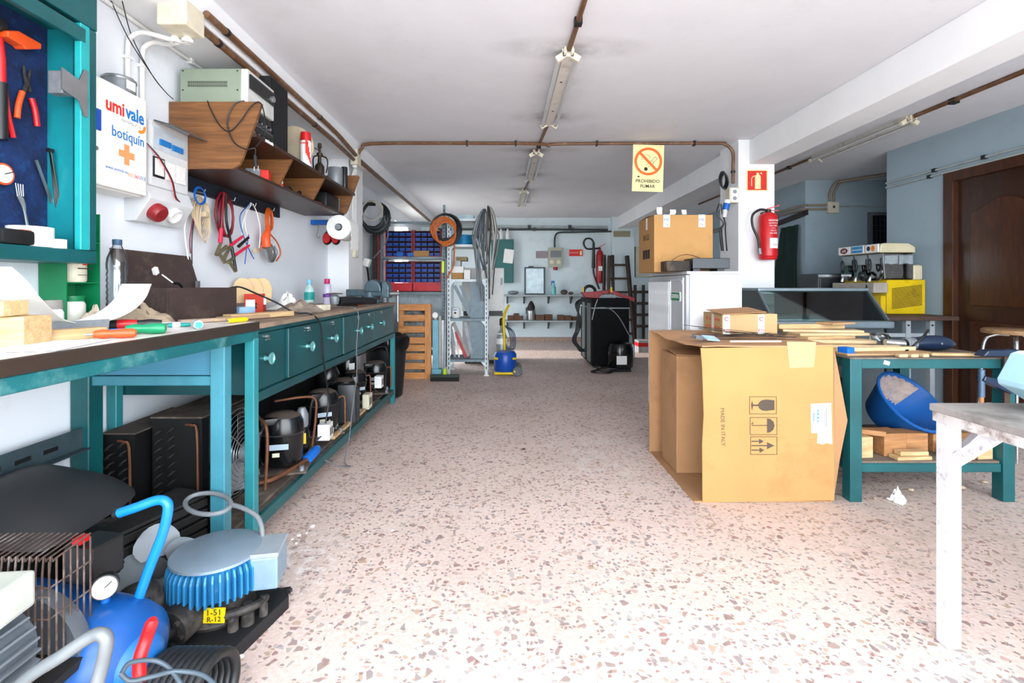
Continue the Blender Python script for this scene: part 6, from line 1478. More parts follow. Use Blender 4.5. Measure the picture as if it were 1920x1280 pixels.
# ---------------------------------------------------------------- air conditioner outdoor unit
au = thing('air_conditioner', 'white outdoor air conditioner unit with louvred side and green badge', 'air conditioner', (1.46, 3.84, 0))
UW = mat('unit_white', '#e6e8ea', 0.4, 0, 0.05, 4); UG = mat('unit_grey', '#b9bec2', 0.45, 0, 0.06, 5)
MB().box(1.29, 1.65, 3.40, 4.28, 0.04, 1.195).build('casing', UW, au, bevel=0.006)
MB().box(1.265, 1.655, 3.395, 4.285, 1.195, 1.215).build('top_cover', UG, au, bevel=0.004)
MB().box(1.27, 1.292, 3.42, 4.27, 0.06, 1.19).build('side_panel', UG, au, bevel=0.003)
for x in (1.32, 1.58):
    MB().box(x, x + 0.06, 3.42, 4.26, 0, 0.04).build('foot', BLACK, au)
lv = MB().box(1.252, 1.27, 3.745, 3.757, 0.10, 1.145).build('louvre', mat('louvre_white', '#d9dcde', 0.4), au, bevel=0.002)
for k in range(1, 27):
    c = copy_part(lv, au, (0, 0.0192 * k, 0))
MB().tube(sm([(1.268, 3.735, 0.08), (1.268, 3.735, 1.15)], 2), 0.006, 6).build('trim_rib', UW, au)
MB().tube(sm([(1.268, 3.47, 0.08), (1.268, 3.47, 1.08), (1.268, 3.48, 1.13), (1.268, 3.53, 1.155), (1.268, 3.735, 1.155)], 5), 0.006, 6).build('trim_rib', UW, au, smooth=60)
bd = MB(); bd.prism([(3.525, 1.00), (3.705, 1.00), (3.715, 1.03), (3.705, 1.07), (3.525, 1.07), (3.515, 1.03)], 'x', 1.262, 1.27); bd.build('badge_back', WHITEP, au)
bd = MB(); bd.prism([(3.532, 1.005), (3.698, 1.005), (3.707, 1.03), (3.698, 1.065), (3.532, 1.065), (3.523, 1.03)], 'x', 1.260, 1.2625); bd.build('badge', mat('badge_green', '#0d7a4d', 0.4), au)
text('GENERAL', 0.040, INKW, au, face_m('-x', (1.2595, 3.615, 1.036)), bold=0.0006)
# carton on top of the unit
TOPZ = 1.216
cb = thing('cardboard_box', 'tall cardboard box with taped top standing on the air conditioner', 'box', (1.33, 3.83, TOPZ))
MB().box(1.108, 1.54, 3.62, 4.03, TOPZ, TOPZ + 0.42).build('carton', CARD, cb)
fl = MB(); fl.add([(1.108, 3.62, TOPZ + 0.42), (1.54, 3.62, TOPZ + 0.42), (1.53, 3.81, TOPZ + 0.432), (1.11, 3.81, TOPZ + 0.432)], [(0, 1, 2, 3)]); fl.add([(1.108, 4.03, TOPZ + 0.42), (1.54, 4.03, TOPZ + 0.42), (1.53, 3.82, TOPZ + 0.434), (1.11, 3.82, TOPZ + 0.434)], [(0, 1, 2, 3)])
fl.build('top_flap', CARDI, cb)
TAPE = mat('packing_tape', '#d9cfc4', 0.3, 0, 0.06)
for px in (1250, 1316):
    c = P(px, 418, 3.618)
    MB().box(c.x - 0.024, c.x + 0.024, 3.6175, 3.62, TOPZ + 0.33, TOPZ + 0.422).build('tape_tab', PAPER, cb)
    text('HL', 0.035, INKB, cb, face_m('-y', (c.x, 3.6165, TOPZ + 0.385)), bold=0.0005)
    text('Ix', 0.03, INK, cb, face_m('-y', (c.x, 3.6165, TOPZ + 0.35)))
text('FRAGILE', 0.06, INK, cb, face_m('-x', (1.1075, 3.82, TOPZ + 0.27), sx=0.75))
plate([rect(-0.09, -0.035, -0.03, 0.035), rect(-0.022, -0.035, 0.03, 0.035), rect(0.038, -0.035, 0.09, 0.035)], face_m('-x', (1.1075, 3.82, TOPZ + 0.14))).build('handling_marks', INK, cb)
MB().box(1.106, 1.1085, 3.79, 3.83, TOPZ + 0.33, TOPZ + 0.42).build('tape_tab', TAPE, cb)
for i, (px, py) in enumerate(((1236, 392), (1260, 402), (1282, 406))):
    c = P(px, py + 10, 3.7); b = MB(); rnd = random.Random(i)
    b.sheet([[c + Vector((-0.02 + 0.04 * j_ + 0.01 * rnd.random(), 0.01 * math.sin(3 * i + k), -0.05 + 0.018 * k)) for j_ in (0, 0.3, 0.7, 1)] for k in range(3 + (i == 0))], 0.002)
    o = b.build('tissue_paper', PAPER, smooth=60); o.location.z = max(o.location.z, TOPZ + 0.434)
    tag(o, ('tallest white tissue scrap poking out of the tall cardboard box', 'white tissue scrap in the middle of the tall box top', 'white tissue scrap furthest along the tall box top')[i].replace('furthest', 'last'), 'paper', 'tissue scraps on the tall cardboard box')
bk = thing('black_tray', 'flat black appliance drawer lying on the air conditioner', 'tray', (1.42, 3.5, TOPZ))
MB().box(1.32, 1.58, 3.43, 3.60, TOPZ + 0.018, TOPZ + 0.092).build('tray', mat('tray_black', '#1a2228', 0.35, 0.1, 0.15), bk, bevel=0.004)
MB().box(1.15, 1.32, 3.47, 3.60, TOPZ, TOPZ + 0.075).build('dirty_end', mat('dirty_black', '#2a241f', 0.8, 0, 0.4, 14, '#6a5a4a', 0.5, 10), bk, bevel=0.006)
MB().tube(sm([(1.2, 3.52, TOPZ + 0.075), (1.25, 3.5, TOPZ + 0.11), (1.32, 3.5, TOPZ + 0.12), (1.40, 3.5, TOPZ + 0.094)], 5), 0.003, 6).build('wire', COPPER, bk, smooth=60)
MB().box(1.33, 1.38, 3.45, 3.58, TOPZ, TOPZ + 0.018).build('runner', BLACK, bk); MB().box(1.50, 1.55, 3.45, 3.58, TOPZ, TOPZ + 0.018).build('runner', BLACK, bk)
tk = thing('compressor', 'black cylindrical compressor with white label beside the tall cardboard box', 'compressor', (1.61, 3.95, TOPZ))
m_ = Matrix.Translation((1.615, 3.98, TOPZ))
MB().lathe([(0.0, 0.0), (0.06, 0.0), (0.068, 0.02), (0.068, 0.24), (0.074, 0.245), (0.074, 0.265), (0.068, 0.27), (0.066, 0.31), (0.045, 0.335), (0, 0.34)], 24, m_, cap=False).build('shell', BLACKM, tk, smooth=45)
MB().bx((1.615, 3.909, TOPZ + 0.09), (0.055, 0.004, 0.05)).build('white_label', INKW, tk)
# ---------------------------------------------------------------- big open carton
BW = thing('cardboard_box', 'large open cardboard box lying on its side with shipping symbols', 'box', (1.35, 2.9, 0))
YF_ = 2.525
fp = MB(); fp.prism([(1.022, 0.0), (1.70, 0.012), (1.695, 0.805), (1.012, 0.795), (1.02, 0.70), (1.028, 0.45), (1.02, 0.30)], 'y', YF_, YF_ + 0.006); fp.build('front_panel', CARD, BW)
MB().box(0.975, 1.69, 3.29, 3.296, 0.0, 0.815).build('back_panel', CARDI, BW)
MB().box(0.98, 1.695, YF_ + 0.006, 3.29, 0.0, 0.006).build('bottom_panel', CARDI, BW)
MB().box(1.688, 1.694, YF_ + 0.006, 3.29, 0.006, 0.80).build('end_panel', CARDI, BW)
g = []
for i in range(9):
    y = YF_ + (3.296 - YF_) * i / 8
    g.append([Vector((0.985 + 0.035 * (1 - i / 8) + 0.012 * math.sin(i * 2.1), y, 0.800 + 0.010 * i / 8 - 0.018 * math.sin(PI * i / 8)))] + [Vector((1.69 * u + 1.0 * (1 - u), y, 0.806 + 0.010 * i / 8 - 0.006 * math.sin(PI * u))) for u in (0.15, 0.4, 0.7, 1.0)])
MB().sheet(g, -0.006).build('top_panel', mat('cardboard_dusty', '#b68a63', 0.9, 0, 0.1, 4, '#8f7258', 0.45, 5), BW)
fl = MB(); A_ = [Vector((1.70, YF_ + 0.003, 0.80)), Vector((1.775, 2.535, 0.42)), Vector((1.70, YF_ + 0.003, 0.02)), Vector((1.70, YF_ + 0.003, 0.42)), Vector((1.735, YF_ + 0.01, 0.64)), Vector((1.735, YF_ + 0.01, 0.22))]
fl.add(A_ + [q + Vector((0, 0.006, 0)) for q in A_], [(0, 3, 4), (3, 1, 4), (3, 5, 1), (3, 2, 5), (6, 10, 9), (9, 10, 7), (9, 7, 11), (9, 11, 8), (0, 4, 10, 6), (4, 1, 7, 10), (1, 5, 11, 7), (5, 2, 8, 11)])
fl.build('side_flap', CARDI, BW)
KPX = YF_ / FPX
def fpt(px, py):
    return ((px - 1430) * KPX, -(py - 797) * KPX)
mf = face_m('-y', ((1430 - VX) / FPX * YF_, YF_ - 0.0008, EYE - (797 - VY) / FPX * YF_))
def frame(x0, y0, x1, y1, w=0.8):
    a, b_ = fpt(x0, y0), fpt(x1, y1); k = w * KPX
    X0, X1, Y0, Y1 = a[0], b_[0], b_[1], a[1]
    return [rect(X0, Y0, X1, Y0 + k), rect(X0, Y1 - k, X1, Y1), rect(X0, Y0 + k, X0 + k, Y1 - k), rect(X1 - k, Y0 + k, X1, Y1 - k)]
plate(frame(1405, 743, 1456, 776) + frame(1406, 782, 1457, 815) + frame(1407, 818, 1457, 852), mf).build('symbol_frame', INK, BW)
INKG = mat('print_dark', '#4c4136', 0.85, 0, 0.08)
def pg_(pts):
    return [fpt(x, y) for x, y in pts]
gl = [pg_([(1408, 759), (1410, 750), (1412, 759), (1410, 770)]), pg_([(1411, 758), (1422, 758), (1422, 761), (1411, 761)]), pg_([(1421, 759), (1423, 754), (1428, 750), (1436, 748.5), (1452, 750), (1452, 768), (1436, 770), (1428, 769), (1423, 765)])]
um = [pg_([(1411, 796.5), (1438, 796.5), (1438, 798), (1411, 798)]), pg_([(1409, 793), (1411, 791.5), (1413, 792.5), (1412, 793.5), (1410.5, 794), (1411, 798), (1409.5, 797)]), pg_([(1438, 784), (1444, 785), (1450, 790), (1452, 797.5), (1450, 805), (1444, 810), (1438, 811)])]
ar = []
for (y_, x1, w_, h_) in ((827, 1423, 9, 5), (835, 1438, 14, 6.5), (843.5, 1424, 9, 5)):
    ar += [pg_([(1409, y_ - 1), (x1, y_ - 1), (x1, y_ + 1), (1409, y_ + 1)]), pg_([(x1, y_ - h_), (x1 + w_, y_), (x1, y_ + h_)])]
plate(gl, mf).build('glass_symbol', INKG, BW); plate(um, mf).build('umbrella_symbol', INKG, BW); plate(ar, mf).build('arrow_symbol', INKG, BW)
p_ = fpt(1355, 800); text('MADE IN ITALY', 0.0285, INKG, BW, mf @ Matrix.Translation((p_[0], p_[1], 0)) @ Matrix.Rotation(-PI / 2 + 0.03, 4, 'Z'))
plate([pg_([(1520, 757), (1558, 755), (1560, 832), (1548, 830), (1543, 833), (1532, 830), (1533, 812), (1521, 811)])], mf).build('shipping_label', INKW, BW)
mfl = mf @ Matrix.Translation((0, 0, 0.0008))
plate([pg_([(1531 + 0.0, 764 + 2.2 * k), (1535.5, 764 + 2.2 * k), (1535.5, 764.9 + 2.2 * k + 0.5 * (k % 3)), (1531, 764.9 + 2.2 * k + 0.5 * (k % 3))]) for k in range(12)] + [pg_([(1523.5, 774 + 2.6 * k), (1527, 774 + 2.6 * k), (1527, 775.8 + 2.6 * k), (1523.5, 775.8 + 2.6 * k)]) for k in range(6)], mfl).build('barcode', INKB, BW)
plate([pg_([(1548, 763), (1549.2, 763), (1549.2, 800), (1548, 800)]), pg_([(1545, 766), (1545.9, 766), (1545.9, 795), (1545, 795)]), pg_([(1540, 764), (1540.8, 764), (1540.8, 792), (1540, 792)])], mfl).build('label_print', INK, BW)
plate([pg_([(1475, 640), (1530, 641), (1526, 688), (1480, 690)])], mf).build('tape_patch', mat('clear_tape', '#bd9a68', 0.25, 0, 0.05), BW)
IB = thing('cardboard_box', 'plain brown cardboard box tucked inside the large open box', 'box', (1.27, 3.05, 0.007))
MB().box(1.02, 1.55, 2.90, 3.18, 0.007, 0.70).build('carton', CARDI, IB, bevel=0.003)
MB().bx((1.20, 2.99, 0.712), (0.36, 0.17, 0.005), (0.12, 0.02, 0)).build('top_flap', CARDI, IB)
# ---------------------------------------------------------------- on top of the big carton
TZ = 0.818
sbx = thing('cardboard_box', 'small cardboard box with red tape marks on top of the large box', 'box', (1.46, 3.14, TZ))
SC = mat('small_card', '#b8986c', 0.85, 0, 0.06, 4)
MB().box(1.33, 1.665, 2.99, 3.27, TZ, TZ + 0.125).build('carton', SC, sbx)
MB().bx((1.45, 3.07, TZ + 0.14), (0.28, 0.20, 0.004), (0.10, -0.05, 0.1)).build('top_flap', CARDI, sbx)
for px in (1362, 1427):
    x_ = (px - VX) / FPX * 2.99
    MB().box(x_ - 0.02, x_ + 0.02, 2.9885, 2.99, TZ, TZ + 0.12).build('tape_strip', PAPER, sbx)
    text('KTS', 0.022, mat('ink_magenta', '#c2185b', 0.6), sbx, face_m('-y', (x_, 2.988, TZ + 0.025)), bold=0.0006)
    plate(ring(0, 0, 0.008, 0.013, 12, 0.5, 5.5), face_m('-y', (x_, 2.988, TZ + 0.095))).build('tape_mark', INKR, sbx)
for k in range(4):
    text('NT BX', 0.026, INKR, sbx, face_m('-x', (1.3295, 3.06 + 0.13 * (k % 2), TZ + 0.035 + 0.05 * (k // 2))))
MB().box(1.3285, 1.33, 3.11, 3.14, TZ, TZ + 0.12).build('tape_strip', TAPE, sbx)
RODM = mat('rod_dark', '#3a322c', 0.6, 0.4, 0.2)
rnd = random.Random(11)
for k in range(20):
    cx, cy, a = rnd.uniform(1.25, 1.5), rnd.uniform(2.62, 2.93), rnd.gauss(-0.1, 0.22)
    L = rnd.uniform(0.35, 0.55)
    L = min(L, (cx - 1.02) * 2 - 0.02, (1.66 - cx) * 2)
    z0 = TZ + 0.004 + 0.0032 * (k % 6)
    u = Vector((math.cos(a), math.sin(a), 0)) * L / 2
    tilt_ = 0.03 * (k % 5 == 0)
    o = MB().cyl(Vector((cx, cy, z0)) - u + Vector((0, 0, 0.045 * (k % 5 == 0))), Vector((cx, cy, z0)) + u, 0.0016, n=5).build('welding_rod', RODM)
    tag(o, 'thin dark rod in the loose bundle on the large cardboard box', 'rod', 'thin rods on the large cardboard box')
o = thing('plastic_packet', 'small pale blue plastic packet near the corner of the large box', 'packet', (1.10, 2.62, TZ))
MB().bx((1.12, 2.66, TZ + 0.014), (0.075, 0.06, 0.006), (0.3, 0.1, 0.2)).build('blue_film', mat('film_blue', '#9cc4e0', 0.25), o); MB().bx((1.055, 2.67, TZ + 0.016), (0.05, 0.04, 0.02), (0.1, 0.2, 0.3)).build('grey_end', mat('film_grey', '#70757a', 0.3, 0.3), o, bevel=0.004)
wood('wood_strip', (1.32, 2.575, TZ + 0.010), (0.27, 0.014, 0.008), (0, 0, 0.02), mat('white_strip', '#e2d8c8', 0.7), 'thin white strip at the front edge of the large box top', 'strip')
# ---------------------------------------------------------------- teal table with offcuts
TT = 0.745
t2 = thing('workbench', 'teal steel table with low shelf loaded with wood offcuts', 'table', (2.2, 2.9, 0))
for (x, y) in ((1.785, 2.53), (2.575, 2.53), (1.785, 3.19), (2.575, 3.19)):
    MB().box(x, x + 0.062, y, y + 0.062, 0, TT - 0.006).build('leg', T_PAINT, t2, bevel=0.004)
MB().box(1.847, 2.575, 2.54, 2.57, TT - 0.058, TT - 0.006).build('apron', T_PAINT, t2, bevel=0.003); MB().box(1.847, 2.575, 3.2, 3.23, TT - 0.058, TT - 0.006).build('apron', T_PAINT, t2)
MB().box(1.80, 1.83, 2.592, 3.19, TT - 0.058, TT - 0.006).build('apron', T_PAINT, t2); MB().box(2.59, 2.62, 2.592, 3.19, TT - 0.058, TT - 0.006).build('apron', T_PAINT, t2)
MB().box(1.78, 2.64, 2.525, 3.255, TT - 0.006, TT).build('table_top', mat('dusty_table_top', '#5f5248', 0.8, 0, 0.3, 6, '#9a8a78', 0.5, 5), t2)
MB().box(1.847, 2.575, 2.54, 2.57, 0.15, 0.195).build('shelf_rail', T_PAINT, t2, bevel=0.003); MB().box(1.847, 2.575, 3.2, 3.23, 0.15, 0.195).build('shelf_rail', T_PAINT, t2)
MB().box(1.80, 1.83, 2.592, 3.19, 0.15, 0.195).build('shelf_rail', T_PAINT, t2); MB().box(2.59, 2.62, 2.592, 3.19, 0.15, 0.195).build('shelf_rail', T_PAINT, t2)
MB().box(1.80, 2.62, 2.55, 3.22, 0.195, 0.205).build('low_shelf', mat('dusty_shelf', '#6e6156', 0.9, 0, 0.3, 7), t2)
MB().bx((1.98, 2.539, TT - 0.028), (0.03, 0.003, 0.02), (0, 0.3, 0)).build('torn_label', PAPER, t2)
W2 = [WOODL, mat_wood('pale_plywood', '#b99b70', '#d6be98', 0.7, 'X', 5, 8), mat_wood('tan_board', '#a37a54', '#c09b72', 0.7, 'X', 5, 8)]
z = TT
pile = [  # cx, cy, length, width, thickness, turn, material, label
    (2.06, 2.73, 0.52, 0.26, 0.010, 0.06, 2, 'thin tan board flat at the front of the teal table'),
    (1.98, 3.06, 0.36, 0.30, 0.022, 0.15, 2, 'wide board lowest in the heap of offcuts on the teal table'),
    (2.02, 3.05, 0.42, 0.22, 0.020, -0.12, 1, 'pale plywood offcut second from the bottom of the heap'),
    (1.98, 3.08, 0.36, 0.18, 0.018, 0.25, 0, 'short thick offcut in the middle of the heap'),
    (2.02, 3.10, 0.44, 0.20, 0.016, 0.05, 1, 'broad pale offcut near the top of the heap'),
    (2.00, 3.12, 0.46, 0.13, 0.014, -0.18, 1, 'slanting pale offcut crossing the top of the heap'),
    (1.97, 3.16, 0.44, 0.045, 0.030, 0.06, 0, 'thick yellow batten on top of the heap'),
    (2.12, 3.14, 0.20, 0.12, 0.012, 0.35, 2, 'small square board topmost on the heap')]
zz = TT
for i, (cx, cy, L, W, T, a, mi, lb) in enumerate(pile):
    if i == 0:
        wood('wood_offcut', (cx, cy, TT + T + 0.001), (L, W, T), (0, 0, a), W2[mi], lb, 'wood', 'wood offcuts on the teal table')
        continue
    zz += T + 0.0008
    wood('wood_offcut', (cx, cy, zz), (L, W, T), (0, 0, a), W2[mi], lb, 'wood', 'wood offcuts on the teal table')
wood('wood_batten', (2.04, 2.70, TT + 0.034), (0.47, 0.03, 0.022), (0, 0, 0.10), W2[1], 'long pale batten lying over the thin tan board', 'wood', 'wood offcuts on the teal table')
wood('wood_batten', (2.02, 2.80, TT + 0.032), (0.44, 0.035, 0.020), (0, 0, -0.08), W2[1], 'long pale batten just behind the front one', 'wood', 'wood offcuts on the teal table')
wood('wood_batten', (1.93, 2.86, TT + 0.02), (0.17, 0.04, 0.018), (0, 0, 0.1), mat('white_strip', '#e2d8c8', 0.7), 'short white painted batten behind the pale ones', 'wood', 'wood offcuts on the teal table')
for k in range(3):
    wood('wood_block', (2.07 + 0.058 * k, 2.555, TT + 0.016), (0.046 - 0.006 * k, 0.03, 0.016), (0, 0, 0.05 * k), W2[1], ('first', 'middle', 'last')[k] + ' of three little wood blocks at the table front edge', 'wood', 'little wood blocks on the teal table')
wood('wood_strip', (2.37, 2.60, TT + 0.014), (0.22, 0.05, 0.013), (0, 0, -0.12), WOODL, 'thin strip of wood under the clamp end of the teal table', 'wood')
wood('wood_strip', (2.545, 2.58, TT + 0.013), (0.18, 0.03, 0.012), (0, 0, 0.02), W2[1], 'thin strip of wood sticking out past the table corner', 'wood')
o = tag(MB().bx((1.84, 2.64, TT + 0.022), (0.05, 0.06, 0.04), (0, 0, 0.3)).build('plastic_block', BLUEP, bevel=0.006), 'bright blue plastic piece beside the large cardboard box', 'plastic piece')
pcup = MB()
m_ = Matrix.Translation((2.28, 2.98, TT + 0.001)) @ Matrix.Rotation(0.0, 4, 'Y')
pcup.lathe([(0.0, 0.001), (0.03, 0.001), (0.045, 0.03), (0.052, 0.06), (0.035, 0.078), (0.0, 0.082)], 18, m_, cap=False)
rnd = random.Random(4); pcup.v = [q + Vector((rnd.uniform(-1, 1), rnd.uniform(-1, 1), 0)) * 0.006 for q in pcup.v]
tag(pcup.build('plastic_cup', mat_glass('cup_plastic', '#e4e9ea', 0.1, 1.35, 0.78), smooth=35), 'crumpled clear plastic cup on the teal table', 'cup')
sd = thing('power_tool', 'dark blue power tool with coiled grey cable guard on the teal table', 'power tool', (2.42, 2.80, TT), 0.06)
NAVY = mat('navy_plastic', '#14233a', 0.28, 0, 0.15, 8)
MB().tube(sm([(-0.10, 0, 0.040), (0.0, 0, 0.045), (0.10, 0, 0.042), (0.165, 0, 0.034)], 4), [0.030, 0.034, 0.037, 0.040, 0.042, 0.043, 0.043, 0.041, 0.038, 0.032, 0.025, 0.017, 0.006], 16).build('body', NAVY, sd, smooth=60, local=True)
for k in range(5):
    MB().tube(loop_pts((-0.135 + 0.011 * k, 0, 0.040), 0.030, 0.030, (0, 1, 0), (0, 0, 1), 18), 0.0055, 6, closed=True).build('cable_guard_ring', ALU, sd, smooth=60, local=True)
MB().tube([(-0.145, 0, 0.04), (-0.24, 0.02, 0.048)], [0.022, 0.018], 12).build('collar', STEEL, sd, smooth=40, local=True)
MB().cyl((0.04, -0.042, 0.045), (0.04, -0.045, 0.045), 0.006, n=8).build('screw', STEEL, sd, local=True)
b = MB(); b.tube(sm([(2.21, 2.70, TT + 0.012), (2.26, 2.72, TT + 0.03), (2.33, 2.73, TT + 0.085), (2.42, 2.80, TT + 0.115), (2.50, 2.90, TT + 0.10), (2.54, 2.98, TT + 0.02)], 6), 0.006, 6)
tag(b.build('mains_lead', BLACK, smooth=60), 'black cord arching over the dark blue power tool', 'cord')
cl = thing('bar_clamp', 'dark blue bar clamp gripping the corner of the teal table', 'clamp', (2.55, 2.49, 0.35))
MB().box(2.545, 2.575, 2.495, 2.505, 0.36, TT + 0.05).build('bar', mat('rusty_bar', '#4a3a30', 0.6, 0.5, 0.3, 14), cl)
MB().prism([(2.41, TT + 0.014), (2.44, TT + 0.045), (2.60, TT + 0.05), (2.605, TT + 0.014)], 'y', 2.47, 2.525).build('fixed_jaw', NAVY, cl, bevel=0.008)
MB().prism([(2.42, 0.635), (2.43, 0.66), (2.58, 0.625), (2.59, 0.57), (2.56, 0.57)], 'y', 2.475, 2.522).build('sliding_jaw', NAVY, cl, bevel=0.006)
MB().cyl((2.43, 2.497, 0.55), (2.43, 2.497, 0.69), 0.014, n=12).build('screw', mat('clamp_screw', '#4a6078', 0.4, 0.4), cl, smooth=40); MB().cyl((2.43, 2.497, 0.51), (2.43, 2.497, 0.55), 0.010, n=10).build('screw_tip', WOODB, cl, smooth=40)
# low shelf
LZ = 0.205
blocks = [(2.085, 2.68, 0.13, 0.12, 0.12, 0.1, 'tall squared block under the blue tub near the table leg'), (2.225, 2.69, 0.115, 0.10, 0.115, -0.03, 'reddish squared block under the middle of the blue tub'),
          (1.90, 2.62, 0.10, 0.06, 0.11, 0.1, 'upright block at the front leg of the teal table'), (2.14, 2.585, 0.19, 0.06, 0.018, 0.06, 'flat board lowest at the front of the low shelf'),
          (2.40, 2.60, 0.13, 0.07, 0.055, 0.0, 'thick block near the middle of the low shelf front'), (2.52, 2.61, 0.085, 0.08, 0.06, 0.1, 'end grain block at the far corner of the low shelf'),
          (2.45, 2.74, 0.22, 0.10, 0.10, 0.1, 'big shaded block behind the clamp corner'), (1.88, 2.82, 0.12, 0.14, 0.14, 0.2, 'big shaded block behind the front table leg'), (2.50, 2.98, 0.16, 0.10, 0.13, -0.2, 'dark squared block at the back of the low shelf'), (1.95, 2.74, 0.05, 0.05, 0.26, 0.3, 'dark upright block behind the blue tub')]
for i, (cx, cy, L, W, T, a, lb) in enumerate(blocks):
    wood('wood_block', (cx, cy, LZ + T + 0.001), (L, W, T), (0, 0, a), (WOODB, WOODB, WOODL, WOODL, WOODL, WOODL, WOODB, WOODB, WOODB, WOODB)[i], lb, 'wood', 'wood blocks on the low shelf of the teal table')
wood('wood_block', (2.15, 2.59, LZ + 0.018 + 0.024), (0.15, 0.045, 0.022), (0, 0, 0.02), W2[0], 'small board on top of the flat board on the low shelf', 'wood', 'wood blocks on the low shelf of the teal table')
wood('wood_block', (1.93, 2.66, LZ + 0.11 + 0.03), (0.22, 0.05, 0.027), (0, 0, -0.5), WOODB, 'slanting plank over the upright block by the leg', 'wood', 'wood blocks on the low shelf of the teal table')
wood('wood_block', (2.46, 2.62, LZ + 0.06 + 0.026), (0.16, 0.06, 0.022), (0, 0, 0.15), W2[0], 'pale board lying on the blocks at the clamp corner', 'wood', 'wood blocks on the low shelf of the teal table')
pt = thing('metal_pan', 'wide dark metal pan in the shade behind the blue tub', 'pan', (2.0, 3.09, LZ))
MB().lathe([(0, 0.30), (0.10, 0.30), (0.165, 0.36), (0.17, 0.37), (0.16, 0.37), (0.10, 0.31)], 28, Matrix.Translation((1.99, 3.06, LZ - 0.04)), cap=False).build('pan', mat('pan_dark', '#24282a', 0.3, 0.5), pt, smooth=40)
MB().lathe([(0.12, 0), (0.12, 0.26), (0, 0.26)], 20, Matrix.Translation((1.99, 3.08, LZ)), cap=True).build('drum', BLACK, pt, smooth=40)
tb = thing('tub', 'bright blue plastic builders tub tipped on its side with dried cement', 'tub', (2.3, 2.8, LZ + 0.12))
axis = Vector((0.22, -0.66, 0.64)).normalized()
ux = axis.orthogonal().normalized(); uy = axis.cross(ux)
tm2 = Matrix((ux, uy, axis)).transposed().to_4x4(); tm2.translation = P(1708, 752, 2.80) - axis * 0.19
TUBM = mat('tub_blue', '#12559a', 0.42, 0, 0.12, 6)
MB().lathe([(0.0, 0.0), (0.118, 0.0), (0.128, 0.01), (0.186, 0.185), (0.196, 0.188), (0.196, 0.196), (0.182, 0.196), (0.122, 0.014), (0.0, 0.010)], 40, tm2, cap=False).build('tub_body', TUBM, tb, smooth=45)
g = []
dn = Vector((0, 0, -1)); dn = dn - axis * dn.dot(axis)
lu = -ux if False else ux
dn = Vector((-0.15, 0.9, 0.2)); a0 = math.atan2(dn.dot(uy), dn.dot(ux))
for i in range(15):
    a = a0 - 0.95 + 1.9 * i / 14
    row = []
    for j_ in range(8):
        t_ = j_ / 7
        h_ = 0.02 + 0.16 * t_ * (1 - 0.15 * math.sin(3.1 * i))
        r_ = 0.122 + 0.060 * (h_ / 0.185) - 0.004 - 0.010 * math.sin(PI * t_) * (0.6 + 0.4 * math.sin(i * 1.7)) * math.sin(PI * i / 14)
        row.append(tm2 @ Vector((r_ * math.cos(a), r_ * math.sin(a), h_)))
    g.append(row)
MB().sheet(g, 0.003).build('dried_cement', mat('cement', '#a08f86', 0.95, 0, 0.25, 25, '#7f7686', 0.5, 12, 0.3), tb, smooth=60)
pp = rag('paper_ball', 'crumpled white paper on the floor by the teal table leg', P(1683, 940, DZ(940, 0)), (0.036, 0.04, 0.085), PAPER, 'paper', 21)
for i, (px, py, s_) in enumerate(((1708, 920, 0.018), (1870, 925, 0.02), (1800, 915, 0.025), (1845, 905, 0.02), (1640, 935, 0.012))):
    bit(('wood chip just past the crumpled white paper', 'wood chip at the foot of the far table leg', 'larger chip under the teal table shelf', 'wood chip beyond the larger one under the teal table', 'small chip between table leg and crumpled paper')[i], px, py, s_, mat('chip_pale', '#b9a58c', 0.9), 'wood_chip', 'wood chip', 'chips under the teal table', i)
# ---------------------------------------------------------------- white chipped table near the door
WT = thing('metal_table', 'white chipped steel table with a worn grey top near the doorway', 'table', (1.85, 1.1, 0))
CHIP = mat('chipped_white', '#c9c7cd', 0.45, 0, 0.06, 8, '#4a2a20', 0.3, 22)
MB().box(1.352, 2.4, 0.55, 1.562, 0.722, 0.745).build('table_top', mat('worn_grey_top', '#8a8581', 0.6, 0, 0.2, 4, '#4f4a46', 0.5, 5), WT, bevel=0.003)
RW = mat('rust_white', '#c4bfbc', 0.6, 0, 0.15, 10, '#5b3020', 0.6, 16)
MB().box(1.358, 1.372, 0.56, 1.555, 0.692, 0.722).build('side_rail', RW, WT); MB().box(1.37, 2.39, 1.535, 1.552, 0.692, 0.722).build('end_rail', RW, WT)
for (x, y) in ((1.362, 1.505), (2.34, 1.505), (1.362, 0.57), (2.34, 0.57)):
    lg = MB(); lg.box(x, x + 0.044, y, y + 0.044, 0, 0.722)
    lg.build('leg', CHIP, WT, bevel=0.003)
MB().beam((1.384, 1.51, 0.575), (1.378, 1.37, 0.70), 0.022, 0.03).build('brace', CHIP, WT)
MB().beam((1.405, 1.53, 0.575), (1.54, 1.535, 0.70), 0.022, 0.03).build('brace', CHIP, WT)
jg = thing('plastic_basin', 'pale blue plastic basin at the edge of the white chipped table', 'basin', (1.62, 1.42, 0.746))
MB().lathe([(0, 0.0), (0.06, 0.0), (0.075, 0.02), (0.148, 0.075), (0.15, 0.09), (0.12, 0.17), (0.115, 0.17), (0.14, 0.09), (0.07, 0.025), (0, 0.012)], 8, Matrix.Translation((1.625, 1.41, 0.746)) @ Matrix.Rotation(0.2, 4, 'Z'), cap=False).build('basin', mat('pale_blue_tub', '#a9d6e6', 0.35, 0, 0.06), jg, bevel=0.003)
